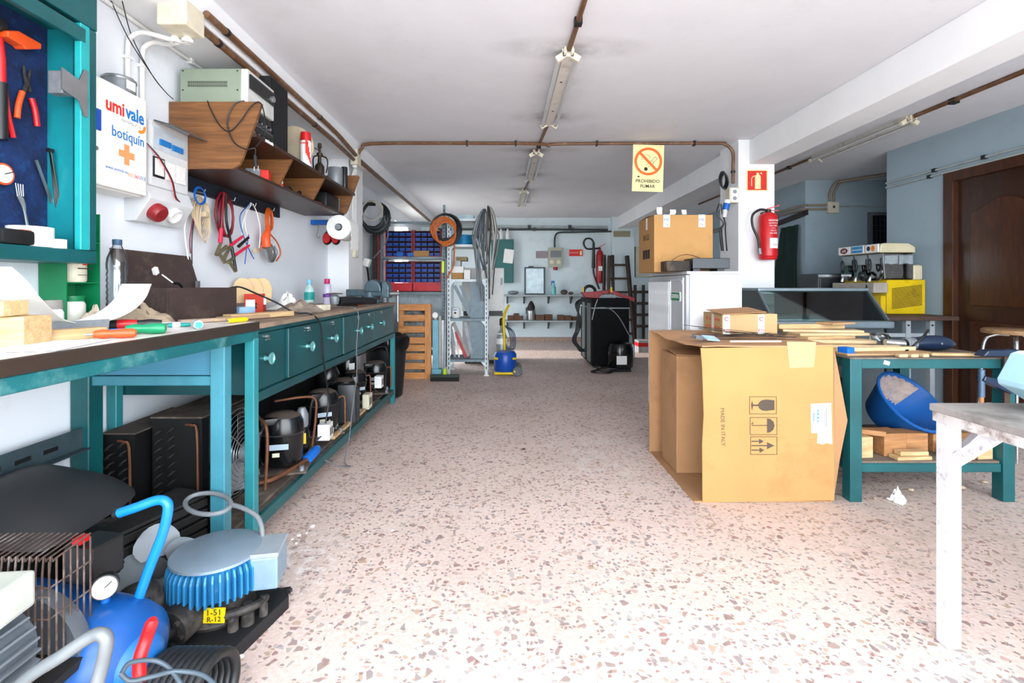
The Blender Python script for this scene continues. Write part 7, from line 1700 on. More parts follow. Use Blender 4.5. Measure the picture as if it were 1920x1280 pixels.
# ---------------------------------------------------------------- glass display counter
dc = thing('display_counter', 'refrigerated display counter with a slanted glass front before the pillar', 'display counter', (2.43, 4.0, 0))
CS = mat('counter_steel', '#7d8a90', 0.35, 0.6, 0.12, 6)
X0, X1 = 2.0, 2.85
MB().box(X0, X1, 3.68, 4.36, 0.05, 0.80).build('base', mat('counter_grey', '#474e52', 0.5, 0.1, 0.15, 5), dc)
MB().box(X0 - 0.01, X1 + 0.02, 3.60, 4.36, 0.80, 0.852).build('front_rim', CS, dc, bevel=0.012)
MB().box(X0 + 0.01, X1 - 0.01, 3.68, 4.34, 0.852, 0.862).build('deck', mat('deck_steel', '#a5b4b6', 0.45, 0.1), dc)
GLS = mat_glass('counter_glass', '#eaf4f2', 0.02, 1.3, 0.95)
gf = MB(); gf.add([(X0, 3.64, 0.855), (X1, 3.64, 0.855), (X1, 3.85, 1.072), (X0, 3.85, 1.072), (X0, 3.646, 0.855), (X1, 3.646, 0.855), (X1, 3.856, 1.072), (X0, 3.856, 1.072)], [(0, 1, 2, 3), (7, 6, 5, 4), (0, 4, 5, 1), (1, 5, 6, 2), (2, 6, 7, 3), (3, 7, 4, 0)])
gf.build('front_glass', GLS, dc)
for x in (X0, X1 - 0.006):
    MB().prism([(3.66, 0.862), (4.34, 0.862), (4.34, 1.072), (3.856, 1.072)], 'x', x, x + 0.006).build('side_glass', GLS, dc)
MB().box(X0 - 0.01, X1 + 0.01, 3.84, 4.36, 1.072, 1.095).build('top', CS, dc, bevel=0.005)
MB().box(X0 + 0.02, X1 - 0.02, 3.87, 3.90, 1.052, 1.072).build('lamp_strip', mat('strip_white', '#dfe8ea', 0.4), dc)
MB().box(X0, X1, 4.345, 4.351, 0.862, 1.072).build('back_glass', GLS, dc)
MB().beam((X1 + 0.003, 3.64, 0.855), (X1 + 0.003, 3.85, 1.075), 0.012, 0.016).build('edge_trim', CS, dc); MB().beam((X0 - 0.003, 3.64, 0.855), (X0 - 0.003, 3.85, 1.075), 0.012, 0.016).build('edge_trim', CS, dc)
MB().box(X0 + 0.05, X1 - 0.05, 3.95, 4.3, 0.95, 0.956).build('glass_shelf', GLS, dc)
for x in (X0 + 0.06, X1 - 0.12):
    MB().box(x, x + 0.06, 3.72, 4.3, 0, 0.05).build('foot', BLACK, dc)
# ---------------------------------------------------------------- trestle table and slush machine
ts = thing('trestle_table', 'narrow brown topped table on white slotted legs under the slush machine', 'table', (3.42, 4.5, 0))
MB().box(3.06, 3.76, 4.05, 4.95, 0.825, 0.86).build('table_top', mat_wood('dark_top', '#3d2a22', '#584037', 0.6, 'X'), ts, bevel=0.003)
GW = mat('slotted_white', '#aeb7bd', 0.5, 0.3, 0.12, 8)
for (x, y) in ((3.12, 4.10), (3.36, 4.10), (3.56, 4.10), (3.12, 4.86), (3.66, 4.86)):
    l_ = MB().box(x, x + 0.04, y, y + 0.04, 0, 0.825).build('leg', GW, ts)
    MB().box(x + 0.012, x + 0.028, y - 0.002, y, 0.775, 0.79).build('slot', BLACK, l_)
MB().box(3.16, 3.56, 4.11, 4.13, 0.685, 0.715).build('rail', GW, ts); MB().box(3.16, 3.56, 4.11, 4.13, 0.50, 0.53).build('rail', GW, ts)
MB().box(3.0, 3.36, 4.2, 4.8, 0.62, 0.635).build('shelf_board', mat('board_grey', '#596066', 0.6), ts)
sl_ = thing('slush_machine', 'yellow slush drink machine with clear tanks and cream lids', 'slush machine', (3.57, 4.63, 0.86))
YM = mat('machine_yellow', '#d9b80e', 0.4, 0, 0.12, 6, '#8f7a10', 0.25, 5)
MB().box(3.42, 3.76, 4.38, 4.93, 0.862, 1.165).build('body', YM, sl_, bevel=0.004)
lou = MB().box(-0.135, 0.135, -0.004, 0.001, -0.0022, 0.0022).build('louvre', mat('louvre_dark', '#2d2808', 0.6), sl_, local=True)
wl = WM[sl_.name].inverted()
for k in range(18):
    c = lou if k == 0 else copy_part(lou, sl_)
    c.location = wl @ Vector((3.595, 4.379, 0.925 + 0.0105 * k)); c.rotation_euler = (0, -0.13, 0)
MB().box(3.38, 3.43, 4.40, 4.91, 0.862, 1.02).build('front_recess', YM, sl_); MB().box(3.30, 3.43, 4.38, 4.93, 1.05, 1.14).build('drip_tray', mat('tray_cream', '#a89f95', 0.6, 0, 0.2), sl_, bevel=0.004); MB().box(3.375, 3.382, 4.5, 4.7, 0.875, 0.93).build('vent', BLACK, sl_)
CRM = mat('cream_lid_plastic', '#cfc6a6', 0.4, 0, 0.08, 6)
TNK = mat_glass('tank_plastic', '#b9bfc2', 0.08, 1.4, 0.72)
for k in range(3):
    y0 = 4.385 + 0.18 * k
    pr_ = [(3.40, 1.17), (3.66, 1.17), (3.66, 1.41), (3.38, 1.41)]
    MB().prism(pr_, 'y', y0, y0 + 0.172).build('tank', TNK, sl_, bevel=0.01)
    MB().lathe([(0.075, 0), (0.075, 0.34), (0.0, 0.345)], 20, Matrix.Translation((3.37, y0 + 0.086, 1.235)) @ Matrix.Rotation(PI / 2, 4, 'Y')).build('drum', TNK, sl_, smooth=40)
    for j_ in range(4):
        MB().tube(loop_pts((3.40 + 0.085 * j_, y0 + 0.086, 1.235), 0.077, 0.077, (0, 1, 0), (0, 0, 1), 20), 0.004, 5, closed=True).build('spiral', ALU, sl_, smooth=60)
    MB().prism([(3.36, 1.41), (3.68, 1.41), (3.675, 1.46), (3.62, 1.492), (3.40, 1.495), (3.37, 1.485)], 'y', y0, y0 + 0.172).build('lid', CRM, sl_, bevel=0.008)
    bdm = MB().box(3.348, 3.36, y0 + 0.01, y0 + 0.165, 1.415, 1.488).build('badge', WHITEP, sl_)
    mbd = face_m('-x', (3.347, y0 + 0.087, 1.452))
    if k == 0:
        plate([[(x * 0.9 + 0.02, y) for x, y in circ(0, 0, 0.026, 14)]], mbd).build('fruit_print', INKO, bdm); plate([[(x - 0.035, y) for x, y in circ(0, 0, 0.022, 14)]], mbd).build('fruit_print', mat('ink_plum', '#2c2740', 0.6), bdm)
    elif k == 1:
        plate([rect(-0.072, -0.03, 0.072, 0.03)], mbd).build('blue_print', mat('badge_blue', '#1789c0', 0.5), bdm); text('Granizado Ice', 0.022, INKW, bdm, mbd @ Matrix.Translation((0, 0, 0.001)))
    else:
        plate([[(1.9 * x, y) for x, y in circ(0, 0, 0.028, 18)]], mbd).build('red_print', mat('badge_wine', '#6a1a1c', 0.5), bdm); text('café', 0.036, INKW, bdm, mbd @ Matrix.Translation((0, 0, 0.001)))
    tp_ = MB().tube(sm([(3.37, y0 + 0.086, 1.19), (3.34, y0 + 0.086, 1.19), (3.33, y0 + 0.086, 1.15)], 3), 0.014, 8).build('tap', STEEL, sl_, smooth=40)
    MB().tube(loop_pts((3.33, y0 + 0.086, 1.30), 0.018, 0.055, (0, 1, 0), (0, 0, 1), 20), 0.007, 6, closed=True).build('tap_lever', BLACK, sl_, smooth=60)
MB().box(3.66, 3.75, 4.39, 4.92, 1.165, 1.30).build('rear_housing', CRM, sl_, bevel=0.02)
for k in range(3):
    MB().tube(loop_pts((3.325, 4.55, 1.20), 0.05 - 0.01 * k, 0.04 - 0.006 * k, (0, 1, 0), (0, 0.3, 1), 18), 0.007, 6, closed=True).build('cord_coil', BLACK, sl_, smooth=60)
MB().tube(sm([(3.32, 4.50, 1.16), (3.29, 4.45, 1.08), (3.28, 4.42, 0.98), (3.29, 4.42, 0.88)], 5), 0.006, 6).build('cord', BLACK, sl_, smooth=60)
mw = thing('metal_box', 'dark grey metal appliance box on a stand behind the slush machine', 'appliance', (3.35, 5.15, 0.0))
MB().box(3.2, 3.5, 5.0, 5.3, 0.90, 1.235).build('case', mat('appliance_grey', '#3c4246', 0.45, 0.2, 0.1), mw, bevel=0.006); MB().box(3.22, 3.44, 4.994, 5.0, 0.92, 1.19).build('door', mat('appliance_door', '#22272a', 0.3), mw, bevel=0.004)
MB().box(3.20, 3.5, 4.99, 5.0, 1.20, 1.225).build('grip', STEEL, mw); MB().box(3.22, 3.48, 5.02, 5.28, 0, 0.90).build('stand', mat('stand_grey', '#6b7378', 0.5), mw)
st = thing('stool', 'tall stool with wooden seat and bent chrome legs by the brown door', 'stool', (3.36, 3.22, 0))
MB().lathe([(0, 0.80), (0.165, 0.80), (0.17, 0.806), (0.17, 0.824), (0.16, 0.83), (0, 0.83)], 28, Matrix.Translation((3.36, 3.22, 0)), cap=False).build('seat', mat_wood('seat_wood', '#7a5a3c', '#a3805a', 0.5, 'X'), st, smooth=40)
CHR = mat('chrome', '#c9cdd0', 0.15, 0.95, 0.05)
for k in range(4):
    a = PI / 4 + PI / 2 * k
    u = Vector((math.cos(a), math.sin(a), 0)); c = Vector((3.36, 3.22, 0))
    MB().tube(sm([c + u * 0.03 + Vector((0, 0, 0.79)), c + u * 0.10 + Vector((0, 0, 0.785)), c + u * 0.15 + Vector((0, 0, 0.73)), c + u * 0.165 + Vector((0, 0, 0.5)), c + u * 0.2], 5), 0.010, 8).build('leg', CHR, st, smooth=60)
MB().tube(loop_pts((3.36, 3.22, 0.30), 0.178, 0.178, (1, 0, 0), (0, 1, 0), 28), 0.008, 6, closed=True).build('foot_ring', CHR, st, smooth=60)
# ---------------------------------------------------------------- back of the room: shelving with blue bins
sh = thing('steel_shelf', 'grey steel shelving with blue bin racks beyond the long bench', 'shelving', (-1.2, 6.6, 0))
SHG = mat('shelf_steel', '#7c8a90', 0.5, 0.4, 0.18, 8)
for z_ in (1.03, 1.49, 1.95):
    MB().box(-1.62, -0.79, 6.42, 6.78, z_ - 0.03, z_).build('shelf', SHG, sh)
for (x, y) in ((-1.62, 6.43), (-0.815, 6.43), (-1.62, 6.76), (-0.815, 6.76)):
    MB().box(x, x + 0.03, y - 0.015, y + 0.015, 0, 2.0).build('post', SHG, sh)
MB().box(-1.62, -0.79, 6.42, 6.78, 0.20, 0.23).build('shelf', SHG, sh)
BINB = mat('bin_blue', '#1a4da6', 0.4, 0, 0.15, 9); BINR = mat('bin_rack_red', '#a8202c', 0.5, 0, 0.15, 6); BIND = mat('bin_rack_dark', '#3a1420', 0.6)
bin_b = MB(); bin_b.prism([(-0.036, 0.0), (0.036, 0.0), (0.036, 0.04), (-0.036, 0.04)], 'y', 0, 0.09); bin_b.prism([(-0.028, 0.010), (0.028, 0.010), (0.03, 0.024), (-0.03, 0.024)], 'y', -0.012, 0.0)
bin_me = None
LBL = mat('bin_label', '#a9c0dc', 0.5)
def rack(x0, z0, rows, label):
    global bin_me
    o = thing('bin_rack', label, 'bin rack', (x0 + 0.18, 6.5, z0), group='racks of small blue bins')
    w = 0.355; h_ = rows * 0.066 + 0.02
    MB().box(x0, x0 + w, 6.56, 6.575, z0, z0 + h_).build('back', BIND, o)
    for x in (x0, x0 + w - 0.012):
        MB().box(x, x + 0.012, 6.44, 6.56, z0, z0 + h_).build('side', BINR, o)
    for r_ in range(rows + 1):
        MB().box(x0 + 0.012, x0 + w - 0.012, 6.45, 6.56, z0 + 0.066 * r_, z0 + 0.066 * r_ + 0.008).build('tier', BIND if r_ else BINR, o)
    for r_ in range(rows):
        for c in range(4):
            if bin_me is None:
                p = MB(); p.v = list(bin_b.v); p.f = list(bin_b.f)
                q = p.build('bin', BINB, o, local=True, bevel=0.002); bin_me = q.data
            else:
                q = bpy.data.objects.new('bin', bin_me); COL.objects.link(q); q.parent = o; WM[q.name] = WM[o.name]
            q.location = WM[o.name].inverted() @ Vector((x0 + 0.052 + 0.084 * c, 6.455, z0 + 0.066 * r_ + 0.009))
    return o
rack(-1.56, 1.492, 5, 'blue bin rack on the upper shelf beside the wall')
rack(-1.185, 1.492, 5, 'blue bin rack on the upper shelf beside the orange cable')
rack(-1.56, 1.15, 4, 'blue bin rack on the lower shelf beside the wall')
rack(-1.185, 1.15, 4, 'blue bin rack on the lower shelf beside the slotted post')
for i, x0 in enumerate((-1.56, -1.185)):
    tr = MB(); tr.box(x0, x0 + 0.36, 6.40, 6.58, 1.031, 1.04); tr.box(x0, x0 + 0.36, 6.40, 6.41, 1.031, 1.148); tr.box(x0, x0 + 0.36, 6.57, 6.58, 1.031, 1.148); tr.box(x0, x0 + 0.01, 6.41, 6.57, 1.031, 1.148); tr.box(x0 + 0.35, x0 + 0.36, 6.41, 6.57, 1.031, 1.148)
    tag(tr.build('parts_tray', mat('tray_red', '#c8202c', 0.45)), ('bright red parts tray under the bins beside the wall', 'bright red parts tray under the bins by the slotted post')[i], 'tray', 'red trays below the blue bins')
for i, (x, z_, sx, szz, m_, lb) in enumerate(((-1.08, 1.492, 0.20, 0.075, CARD, 'flat cardboard box in front of the upper blue bins'), (-1.36, 1.492, 0.09, 0.06, BLUEP, 'loose blue bin standing in front of the upper rack'), (-1.22, 1.492, 0.08, 0.05, BLUEP, 'second loose blue bin in front of the upper rack'))):
    tag(MB().box(x - sx / 2, x + sx / 2, 6.40, 6.436, z_, z_ + szz).build('carton' if i == 0 else 'storage_bin', m_, bevel=0.003), lb, 'box')
b = MB()
for k in range(14):
    b.box(-1.6 + 0.055 * k, -1.575 + 0.055 * k, 6.80, 6.82, 0.3, 1.0)
b.box(-1.62, -0.8, 6.82, 6.83, 0.25, 1.02)
tag(b.build('ribbed_panel', mat('panel_pale', '#c8d2d6', 0.5)), 'pale ribbed panel behind the steel shelving', 'panel')
# leaning slats crate
cr = thing('pallet', 'wooden slatted pallet standing on end beside the bench', 'pallet', (-1.07, 5.87, 0))
PW = mat_wood('pallet_wood', '#b8743a', '#dda066', 0.7, 'X', 6, 8)
for k, yv in enumerate((570, 590, 611, 632, 646, 662, 680, 698)):
    z1 = EYE - (yv - VY) / FPX * 5.85; z0 = z1 - 0.078
    MB().box(-1.262, -0.945, 5.85, 5.868, max(0.0, z0), z1).build('slat', PW, cr, bevel=0.003)
MB().box(-0.945, -0.87, 5.85, 5.90, 0, 0.893).build('upright', mat_wood('pallet_wood_upright', '#b8743a', '#dda066', 0.7, 'Z', 6, 8), cr, bevel=0.003)
MB().box(-1.262, -1.20, 5.868, 5.92, 0, 0.893).build('upright', mat_wood('pallet_wood_upright', '#b8743a', '#dda066', 0.7, 'Z', 6, 8), cr)
tag(MB().box(-1.25, -0.95, 5.95, 6.1, 0, 0.80).build('scrap_appliance', mat('panel_white_blotched', '#8d918f', 0.6, 0, 0.15, 6, '#1b1918', 0.8, 7), bevel=0.004), 'dark blotched white appliance panel behind the wooden pallet', 'panel')  # grey base with large near-black blotches behind the slat gaps
# jack stand, bars, broom
jk = thing('floor_jack', 'light blue steel jack column beside the wooden pallet', 'jack', (-0.84, 5.9, 0))
LBM = mat('jack_blue', '#6fa6b8', 0.45, 0.2, 0.15, 7)
MB().box(-0.855, -0.785, 5.86, 5.92, 0.10, 0.70).build('column', LBM, jk, bevel=0.004); MB().box(-0.86, -0.745, 5.82, 5.96, 0.0, 0.12).build('base', LBM, jk, bevel=0.006); MB().cyl((-0.82, 5.86, 0.76), (-0.82, 5.84, 0.76), 0.035, n=16).build('dial', WHITEP, jk, smooth=40); MB().box(-0.835, -0.805, 5.87, 5.9, 0.70, 0.78).build('neck', ALU, jk)
for i, (px, m_, lb, top) in enumerate(((826, mat('bar_beige', '#b9b2a6', 0.5), 'beige metal bar leaning beside the blue jack column', 592), (831, STEEL, 'bright metal bar between the jack and the steel rack', 600))):
    p = P(px, top, 5.95); tag(MB().box(p.x - 0.018, p.x + 0.010, 5.94, 5.97, 0, p.z).build('metal_bar', m_), lb, 'bar')
bm_ = thing('broom', 'push broom with dark bristles and lime clip standing by the rack', 'broom', (-0.70, 5.72, 0))
MB().box(-0.86, -0.52, 5.69, 5.75, 0.045, 0.075).build('head', mat('broom_green', '#26352e', 0.6), bm_, bevel=0.006)
MB().box(-0.855, -0.525, 5.695, 5.745, 0.0, 0.045).build('bristles', mat('bristle_dark', '#1b1c1a', 0.9, 0, 0.4, 80), bm_)
MB().cyl((-0.69, 5.72, 0.07), (-0.695, 5.76, 0.13), 0.022, n=12).build('clip', mat('lime', '#b8e020', 0.4), bm_, smooth=40); MB().cyl((-0.695, 5.76, 0.12), (-0.715, 6.02, 1.45), 0.011, n=10).build('handle', mat('handle_steel', '#8d9498', 0.3, 0.6), bm_, smooth=40); MB().bx((-0.745, 6.0, 1.34), (0.03, 0.03, 0.14)).build('grip', mat('lime', '#b8e020', 0.4), bm_)
sp_ = thing('slotted_post', 'tall slotted steel post standing beside the rack with the orange cable', 'post', (-0.75, 6.15, 0))
MB().box(-0.765, -0.735, 6.13, 6.16, 0, 2.12).build('angle', GALV, sp_)
s0 = MB().box(-0.755, -0.745, 6.127, 6.131, 0.10, 0.125).build('slot', BLACK, sp_)
for k in range(1, 45):
    copy_part(s0, sp_, (0, 0, 0.044 * k))
# ---------------------------------------------------------------- white slotted steel rack
rk = thing('steel_rack', 'white slotted angle rack full of metal parts and cables', 'rack', (-0.45, 6.25, 0))
RKW = mat('rack_white', '#cdd6d9', 0.5, 0.15, 0.1, 9, '#97a2a6', 0.35, 9)
RX0, RX1, RY0, RY1 = -0.70, -0.20, 6.05, 6.50
for (x, y) in ((RX0, RY0), (RX1 - 0.036, RY0), (RX0, RY1), (RX1 - 0.036, RY1)):
    p_ = MB().box(x, x + 0.036, y, y + 0.004, 0.01, 2.02).build('post', RKW, rk)
    xs = x if x == RX0 else x + 0.032
    MB().box(xs, xs + 0.004, y + 0.004, y + 0.036, 0.01, 2.02).build('post_flange', RKW, p_)
    MB().box(x - 0.01, x + 0.05, y - 0.01, y + 0.05, 0, 0.01).build('foot_plate', WHITEP, p_)
    if y == RY0:
        s0 = MB().box(x + 0.013, x + 0.023, y - 0.002, y, 0.08, 0.115).build('slot', BLACK, p_)
        for k in range(1, 34):
            copy_part(s0, p_, (0, 0, 0.056 * k))
for z_ in (0.20, 0.705, 1.19, 1.62, 1.94):
    MB().box(RX0, RX1, RY0 + 0.004, RY1, z_ - 0.03, z_).build('shelf', RKW if z_ > 1 else GALV, rk)
    for x, s_ in ((RX0 + 0.036, 1), (RX1 - 0.036, -1)):
        MB().prism([(x, z_ - 0.03), (x + 0.05 * s_, z_ - 0.03), (x, z_ - 0.09)], 'y', RY0 - 0.003, RY0).build('gusset', RKW, rk)
def at_rack(px, py, d=6.2):
    return P(px, py, d)
tag(MB().box(-0.42, -0.235, 6.12, 6.15, 0.201, 0.67).build('metal_sheet', GALV), 'grey galvanised sheet standing in the lowest rack bay', 'sheet')
tag(MB().box(-0.42, -0.235, 6.12, 6.15, 0.706, 1.15).build('metal_sheet', GALV), 'grey galvanised sheet standing in the second rack bay', 'sheet')
for i, (a, c, w_, m_, lb) in enumerate((((852, 535), (882, 592), 0.04, GALV, 'slotted angle bar leaning diagonally in the second rack bay'), ((863, 535), (886, 585), 0.035, GALV, 'thinner angle bar just behind the diagonal one'),
                                     ((847, 612), (853, 670), 0.025, ALU, 'narrow grey bar upright in the lowest rack bay'), ((849, 612), (861, 670), 0.018, STEEL, 'bright thin bar leaning in the lowest rack bay'), ((853, 622), (874, 670), 0.035, mat('bar_red', '#b8323c', 0.5), 'red bar leaning in the lowest rack bay'), ((850, 604), (878, 668), 0.045, mat('perforated_grey', '#8e8a86', 0.5, 0.4), 'perforated grey strip behind the red bar'), ((872, 604), (884, 662), 0.04, ALU, 'wide grey bar next to the galvanised sheet'))):
    p, q = at_rack(a[0], a[1], 6.11 + 0.025 * (i % 3)), at_rack(c[0], c[1], 6.11 + 0.025 * (i % 3))
    if i >= 2: q.z = max(q.z, 0.215)
    tag(MB().beam(p, q, w_, 0.006, up=(0, -1, 0)).build('metal_bar', m_), lb, 'bar')
wbx = thing('kettle', 'small white enamel canister in the second rack bay', 'canister', (-0.61, 6.2, 0.706))
MB().lathe([(0.05, 0), (0.057, 0.01), (0.06, 0.10), (0.05, 0.125), (0.0, 0.13)], 18, Matrix.Translation((-0.61, 6.2, 0.706)), cap=False).build('body', WHITEP, wbx, smooth=40); MB().cyl((-0.61, 6.14, 0.77), (-0.61, 6.135, 0.77), 0.015, n=12).build('dial', BLACK, wbx); MB().box(-0.63, -0.59, 6.138, 6.145, 0.80, 0.812).build('blue_print', INKB, wbx)
for i, (x0, x1, z0, z1, m_, lb) in enumerate(((-0.65, -0.51, 1.191, 1.27, CARD, 'small printed cardboard box in the third rack bay'), (-0.65, -0.505, 1.271, 1.35, PAPER, 'white carton on the printed cardboard box'), (-0.50, -0.42, 1.191, 1.31, PAPER, 'white carton with red mark beside the cardboard box'), (-0.64, -0.54, 1.351, 1.42, mat('bag_grey', '#a9b1b4', 0.5), 'pale wrapped packet on the white carton'), (-0.60, -0.46, 1.42, 1.47, mat('tan_box', '#8a7a58', 0.7), 'tan box wedged under the fourth rack shelf'), (-0.33, -0.24, 1.191, 1.30, PAPER, 'white carton behind the hanging grey hoses'))):
    tag(MB().box(x0, x1, 6.10, 6.30, z0, z1).build('carton', m_, bevel=0.002), lb, 'box', 'cartons in the white rack')
text('⌀ H T', 0.04, INK, bpy.data.objects['carton'], face_m('-y', (-0.58, 6.099, 1.23))) if False else None
wc = thing('wire_reel', 'coil of bright blue cable on the fourth rack shelf', 'cable', (-0.51, 6.25, 1.621))
for k in range(8):
    MB().tube(loop_pts((-0.52, 6.26, 1.632 + 0.016 * k), 0.11, 0.11, (1, 0, 0), (0, 1, 0), 28), 0.010, 6, closed=True).build('cable_turn', mat('cable_cyan', '#0d7fb0', 0.4), wc, smooth=60)
for i, (x, z0, r_, h_, m_, lb) in enumerate(((-0.64, 1.621, 0.04, 0.12, ORANGE, 'orange bottle at the end of the fourth rack shelf'), (-0.42, 1.621, 0.045, 0.15, mat('tin_maroon', '#6a2422', 0.5), 'dark red tin beside the blue cable coil'), (-0.36, 1.621, 0.04, 0.19, ALU, 'grey tin beside the dark red tin'))):
    tag(MB().lathe([(r_ * 0.95, 0), (r_, 0.005), (r_, h_ - 0.02), (r_ * 0.6, h_), (0, h_)], 16, Matrix.Translation((x, 6.40, z0)), cap=False).build('tin', m_, smooth=40), lb, 'tin')
for i, (x0, x1, z0, z1, m_, lb) in enumerate(((-0.58, -0.38, 1.941, 1.99, mat('box_pale_blue', '#a9c4cc', 0.6), 'pale blue flat box on top of the white rack'),)):
    tag(MB().box(x0, x1, 6.1, 6.4, z0, z1).build('carton', m_), lb, 'box')
# cable coils hung on the rack corners
co = thing('cable_coil', 'thick coil of orange and black cable hung on the rack corner', 'cable', (-0.71, 5.98, 1.45))
ORK = mat('cable_orange', '#c8641c', 0.45, 0, 0.12)
for k in range(6):
    MB().tube(loop_pts((-0.725 + 0.005 * k, 5.995 - 0.012 * k, 1.83 - 0.008 * k), 0.155 + 0.006 * k, 0.15 + 0.008 * k, (1, 0, 0), (0, 0, 1), 30, 0, 1, (0, 0, 0), 0.02), 0.012, 7, closed=True).build('cable_loop', BLACK, co, smooth=60)
for k in range(5):
    MB().tube(loop_pts((-0.735 + 0.01 * k, 5.93 - 0.012 * k, 1.79 - 0.015 * k), 0.15 - 0.008 * k, 0.15 - 0.003 * k, (1, 0, 0), (0, 0, 1), 28, 0, 1, (0, 0, 0), 0.04), 0.009, 7, closed=True).build('cable_loop', ORK, co, smooth=60)
MB().tube(sm([(-0.60, 5.92, 1.70), (-0.605, 5.97, 1.5), (-0.62, 6.0, 1.35), (-0.70, 6.0, 1.20)], 5), 0.009, 7).build('cable_end', ORK, co, smooth=60)
def hank(label, x, y, top, bots, m_, wid, seed):
    o = thing('hose_hank', label, 'hose', (x, y, top - 1.0))
    rnd = random.Random(seed)
    for k, (dx, zb) in enumerate(bots):
        pts = [(x - 0.02 + rnd.uniform(-0.015, 0.015), y, top - 0.25 - 0.05 * k), (x - 0.01, y - 0.02, top), (x + 0.5 * dx, y - 0.035 - 0.012 * k, top - 0.02), (x + dx, y - 0.04 - 0.012 * k, top - 0.25), (x + dx + rnd.uniform(-0.02, 0.02), y - 0.035 - 0.01 * k, (top + zb) / 2), (x + dx * 0.5 + rnd.uniform(-0.04, 0.04), y - 0.03 - 0.01 * k, zb)]
        MB().tube(sm(pts, 5), wid * rnd.uniform(0.7, 1.1), 7).build('hose', m_[k % len(m_)], o, smooth=60)
    return o
HG = [mat('hose_grey', '#6c767c', 0.5), mat('hose_grey_light', '#a3a8aa', 0.5), mat('hose_grey_dark', '#4a5258', 0.5)]
hank('hank of grey hoses looped over the inner side of the rack', -0.22, 6.045, 2.0, [(-0.16, 1.15), (-0.13, 1.0), (-0.10, 1.3), (-0.07, 0.92), (-0.15, 1.45), (-0.05, 1.2), (-0.12, 1.1)], HG, 0.015, 1)
HB2 = [mat('flex_grey', '#7c7a74', 0.5), mat('flex_white', '#b9b8b2', 0.5), mat('flex_dark', '#3e3b36', 0.6)]
hank('hank of thin grey flexes hanging from the rack corner post', -0.19, 6.045, 2.03, [(0.02, 1.4), (0.05, 1.2), (0.08, 1.0), (0.10, 1.5), (0.06, 1.1), (0.03, 0.95), (0.11, 1.3), (0.09, 1.25), (0.0, 1.55)], HB2, 0.011, 2)
# appliance and green board right behind the rack
fg = thing('appliance', 'white domestic appliance standing behind the steel rack', 'appliance', (-0.22, 7.1, 0))
MB().box(-0.60, 0.0, 6.95, 7.5, 0.75, 1.36).build('upper_case', WHITEP, fg, bevel=0.01); MB().box(-0.6, -0.005, 6.97, 7.5, 0.05, 0.68).build('lower_case', WHITEP, fg, bevel=0.02); MB().box(-0.58, -0.02, 7.0, 7.48, 0.68, 0.75).build('gap_band', BLACK, fg); MB().box(-0.05, -0.02, 6.944, 6.95, 1.12, 1.22).build('badge', ALU, fg); MB().box(-0.56, -0.04, 7.0, 7.45, 0, 0.05).build('plinth', BLACK, fg)
gb = thing('panel_cabinet', 'flat green steel cabinet with a paper taped on it on the back wall', 'cabinet', (0.04, 9.66, 1.16))
MB().box(-0.25, 0.19, 9.58, 9.715, 1.16, 2.01).build('case', mat('cabinet_green', '#0f5f5c', 0.45, 0, 0.12, 5), gb, bevel=0.01); MB().box(-0.22, 0.165, 9.575, 9.582, 1.19, 1.94).build('door', mat('cabinet_green', '#0f5f5c', 0.45), gb, bevel=0.003)
MB().bx((0.09, 9.57, 1.68), (0.19, 0.004, 0.27), (0, 0.12, 0)).build('paper_note', PAPER, gb)
for i, x in enumerate((-0.06, 0.07)):
    b_ = thing('bottle', ('grey tipped white bottle on top of the green cabinet', 'white bottle on top of the green cabinet beside the tipped one')[i], 'bottle', (x, 9.64, 2.011), group='bottles on the green cabinet')
    MB().lathe([(0.038, 0), (0.04, 0.005), (0.04, 0.14), (0.02, 0.17), (0.018, 0.20), (0, 0.20)], 14, Matrix.Translation((x, 9.64, 2.011)), cap=False).build('bottle_body', WHITEP, b_, smooth=40); MB().lathe([(0.02, 0.20), (0.01, 0.24), (0, 0.24)], 10, Matrix.Translation((x, 9.64, 2.011)), cap=False).build('cap', ALU, b_, smooth=40)
# gas bottle trolley and blue tank
gt = thing('gas_trolley', 'yellow trolley carrying a blue tank and a slim grey gas bottle', 'trolley', (0.01, 6.15, 0))
MB().lathe([(0, 0.045), (0.13, 0.045), (0.142, 0.06), (0.142, 0.25), (0.12, 0.285), (0, 0.295)], 28, Matrix.Translation((0.015, 6.17, 0)), cap=False).build('blue_tank', mat('vac_blue', '#0d4aa8', 0.35, 0, 0.12), gt, smooth=45)
for s_ in (-1, 1):
    MB().bx((0.015 + 0.10 * s_, 6.085, 0.21), (0.05, 0.06, 0.025), (0, 0, 0.6 * s_)).build('clip', YELLOW, gt)
MB().tube([(-0.12, 6.04, 0.03), (0.13, 6.04, 0.03)], 0.016, 8).build('frame_bar', YELLOW, gt); MB().tube([(-0.12, 6.30, 0.03), (0.13, 6.30, 0.03)], 0.016, 8).build('frame_bar', YELLOW, gt); MB().tube([(0.13, 6.0, 0.06), (0.13, 6.34, 0.06)], 0.012, 8).build('axle', YELLOW, gt)
for y in (6.02, 6.33):
    MB().lathe([(0.025, -0.01), (0.055, -0.012), (0.062, 0), (0.055, 0.012), (0.025, 0.01)], 20, Matrix.Translation((0.165, y, 0.062)) @ Matrix.Rotation(PI / 2, 4, 'X')).build('wheel', mat('wheel_grey_dark', '#54585a', 0.5), gt, smooth=40)
MB().tube(sm([(0.015, 6.35, 0.04), (0.0, 6.35, 0.5), (-0.005, 6.34, 0.68), (0.02, 6.30, 0.78), (0.06, 6.26, 0.86)], 5), 0.018, 8).build('handle', YELLOW, gt, smooth=60)
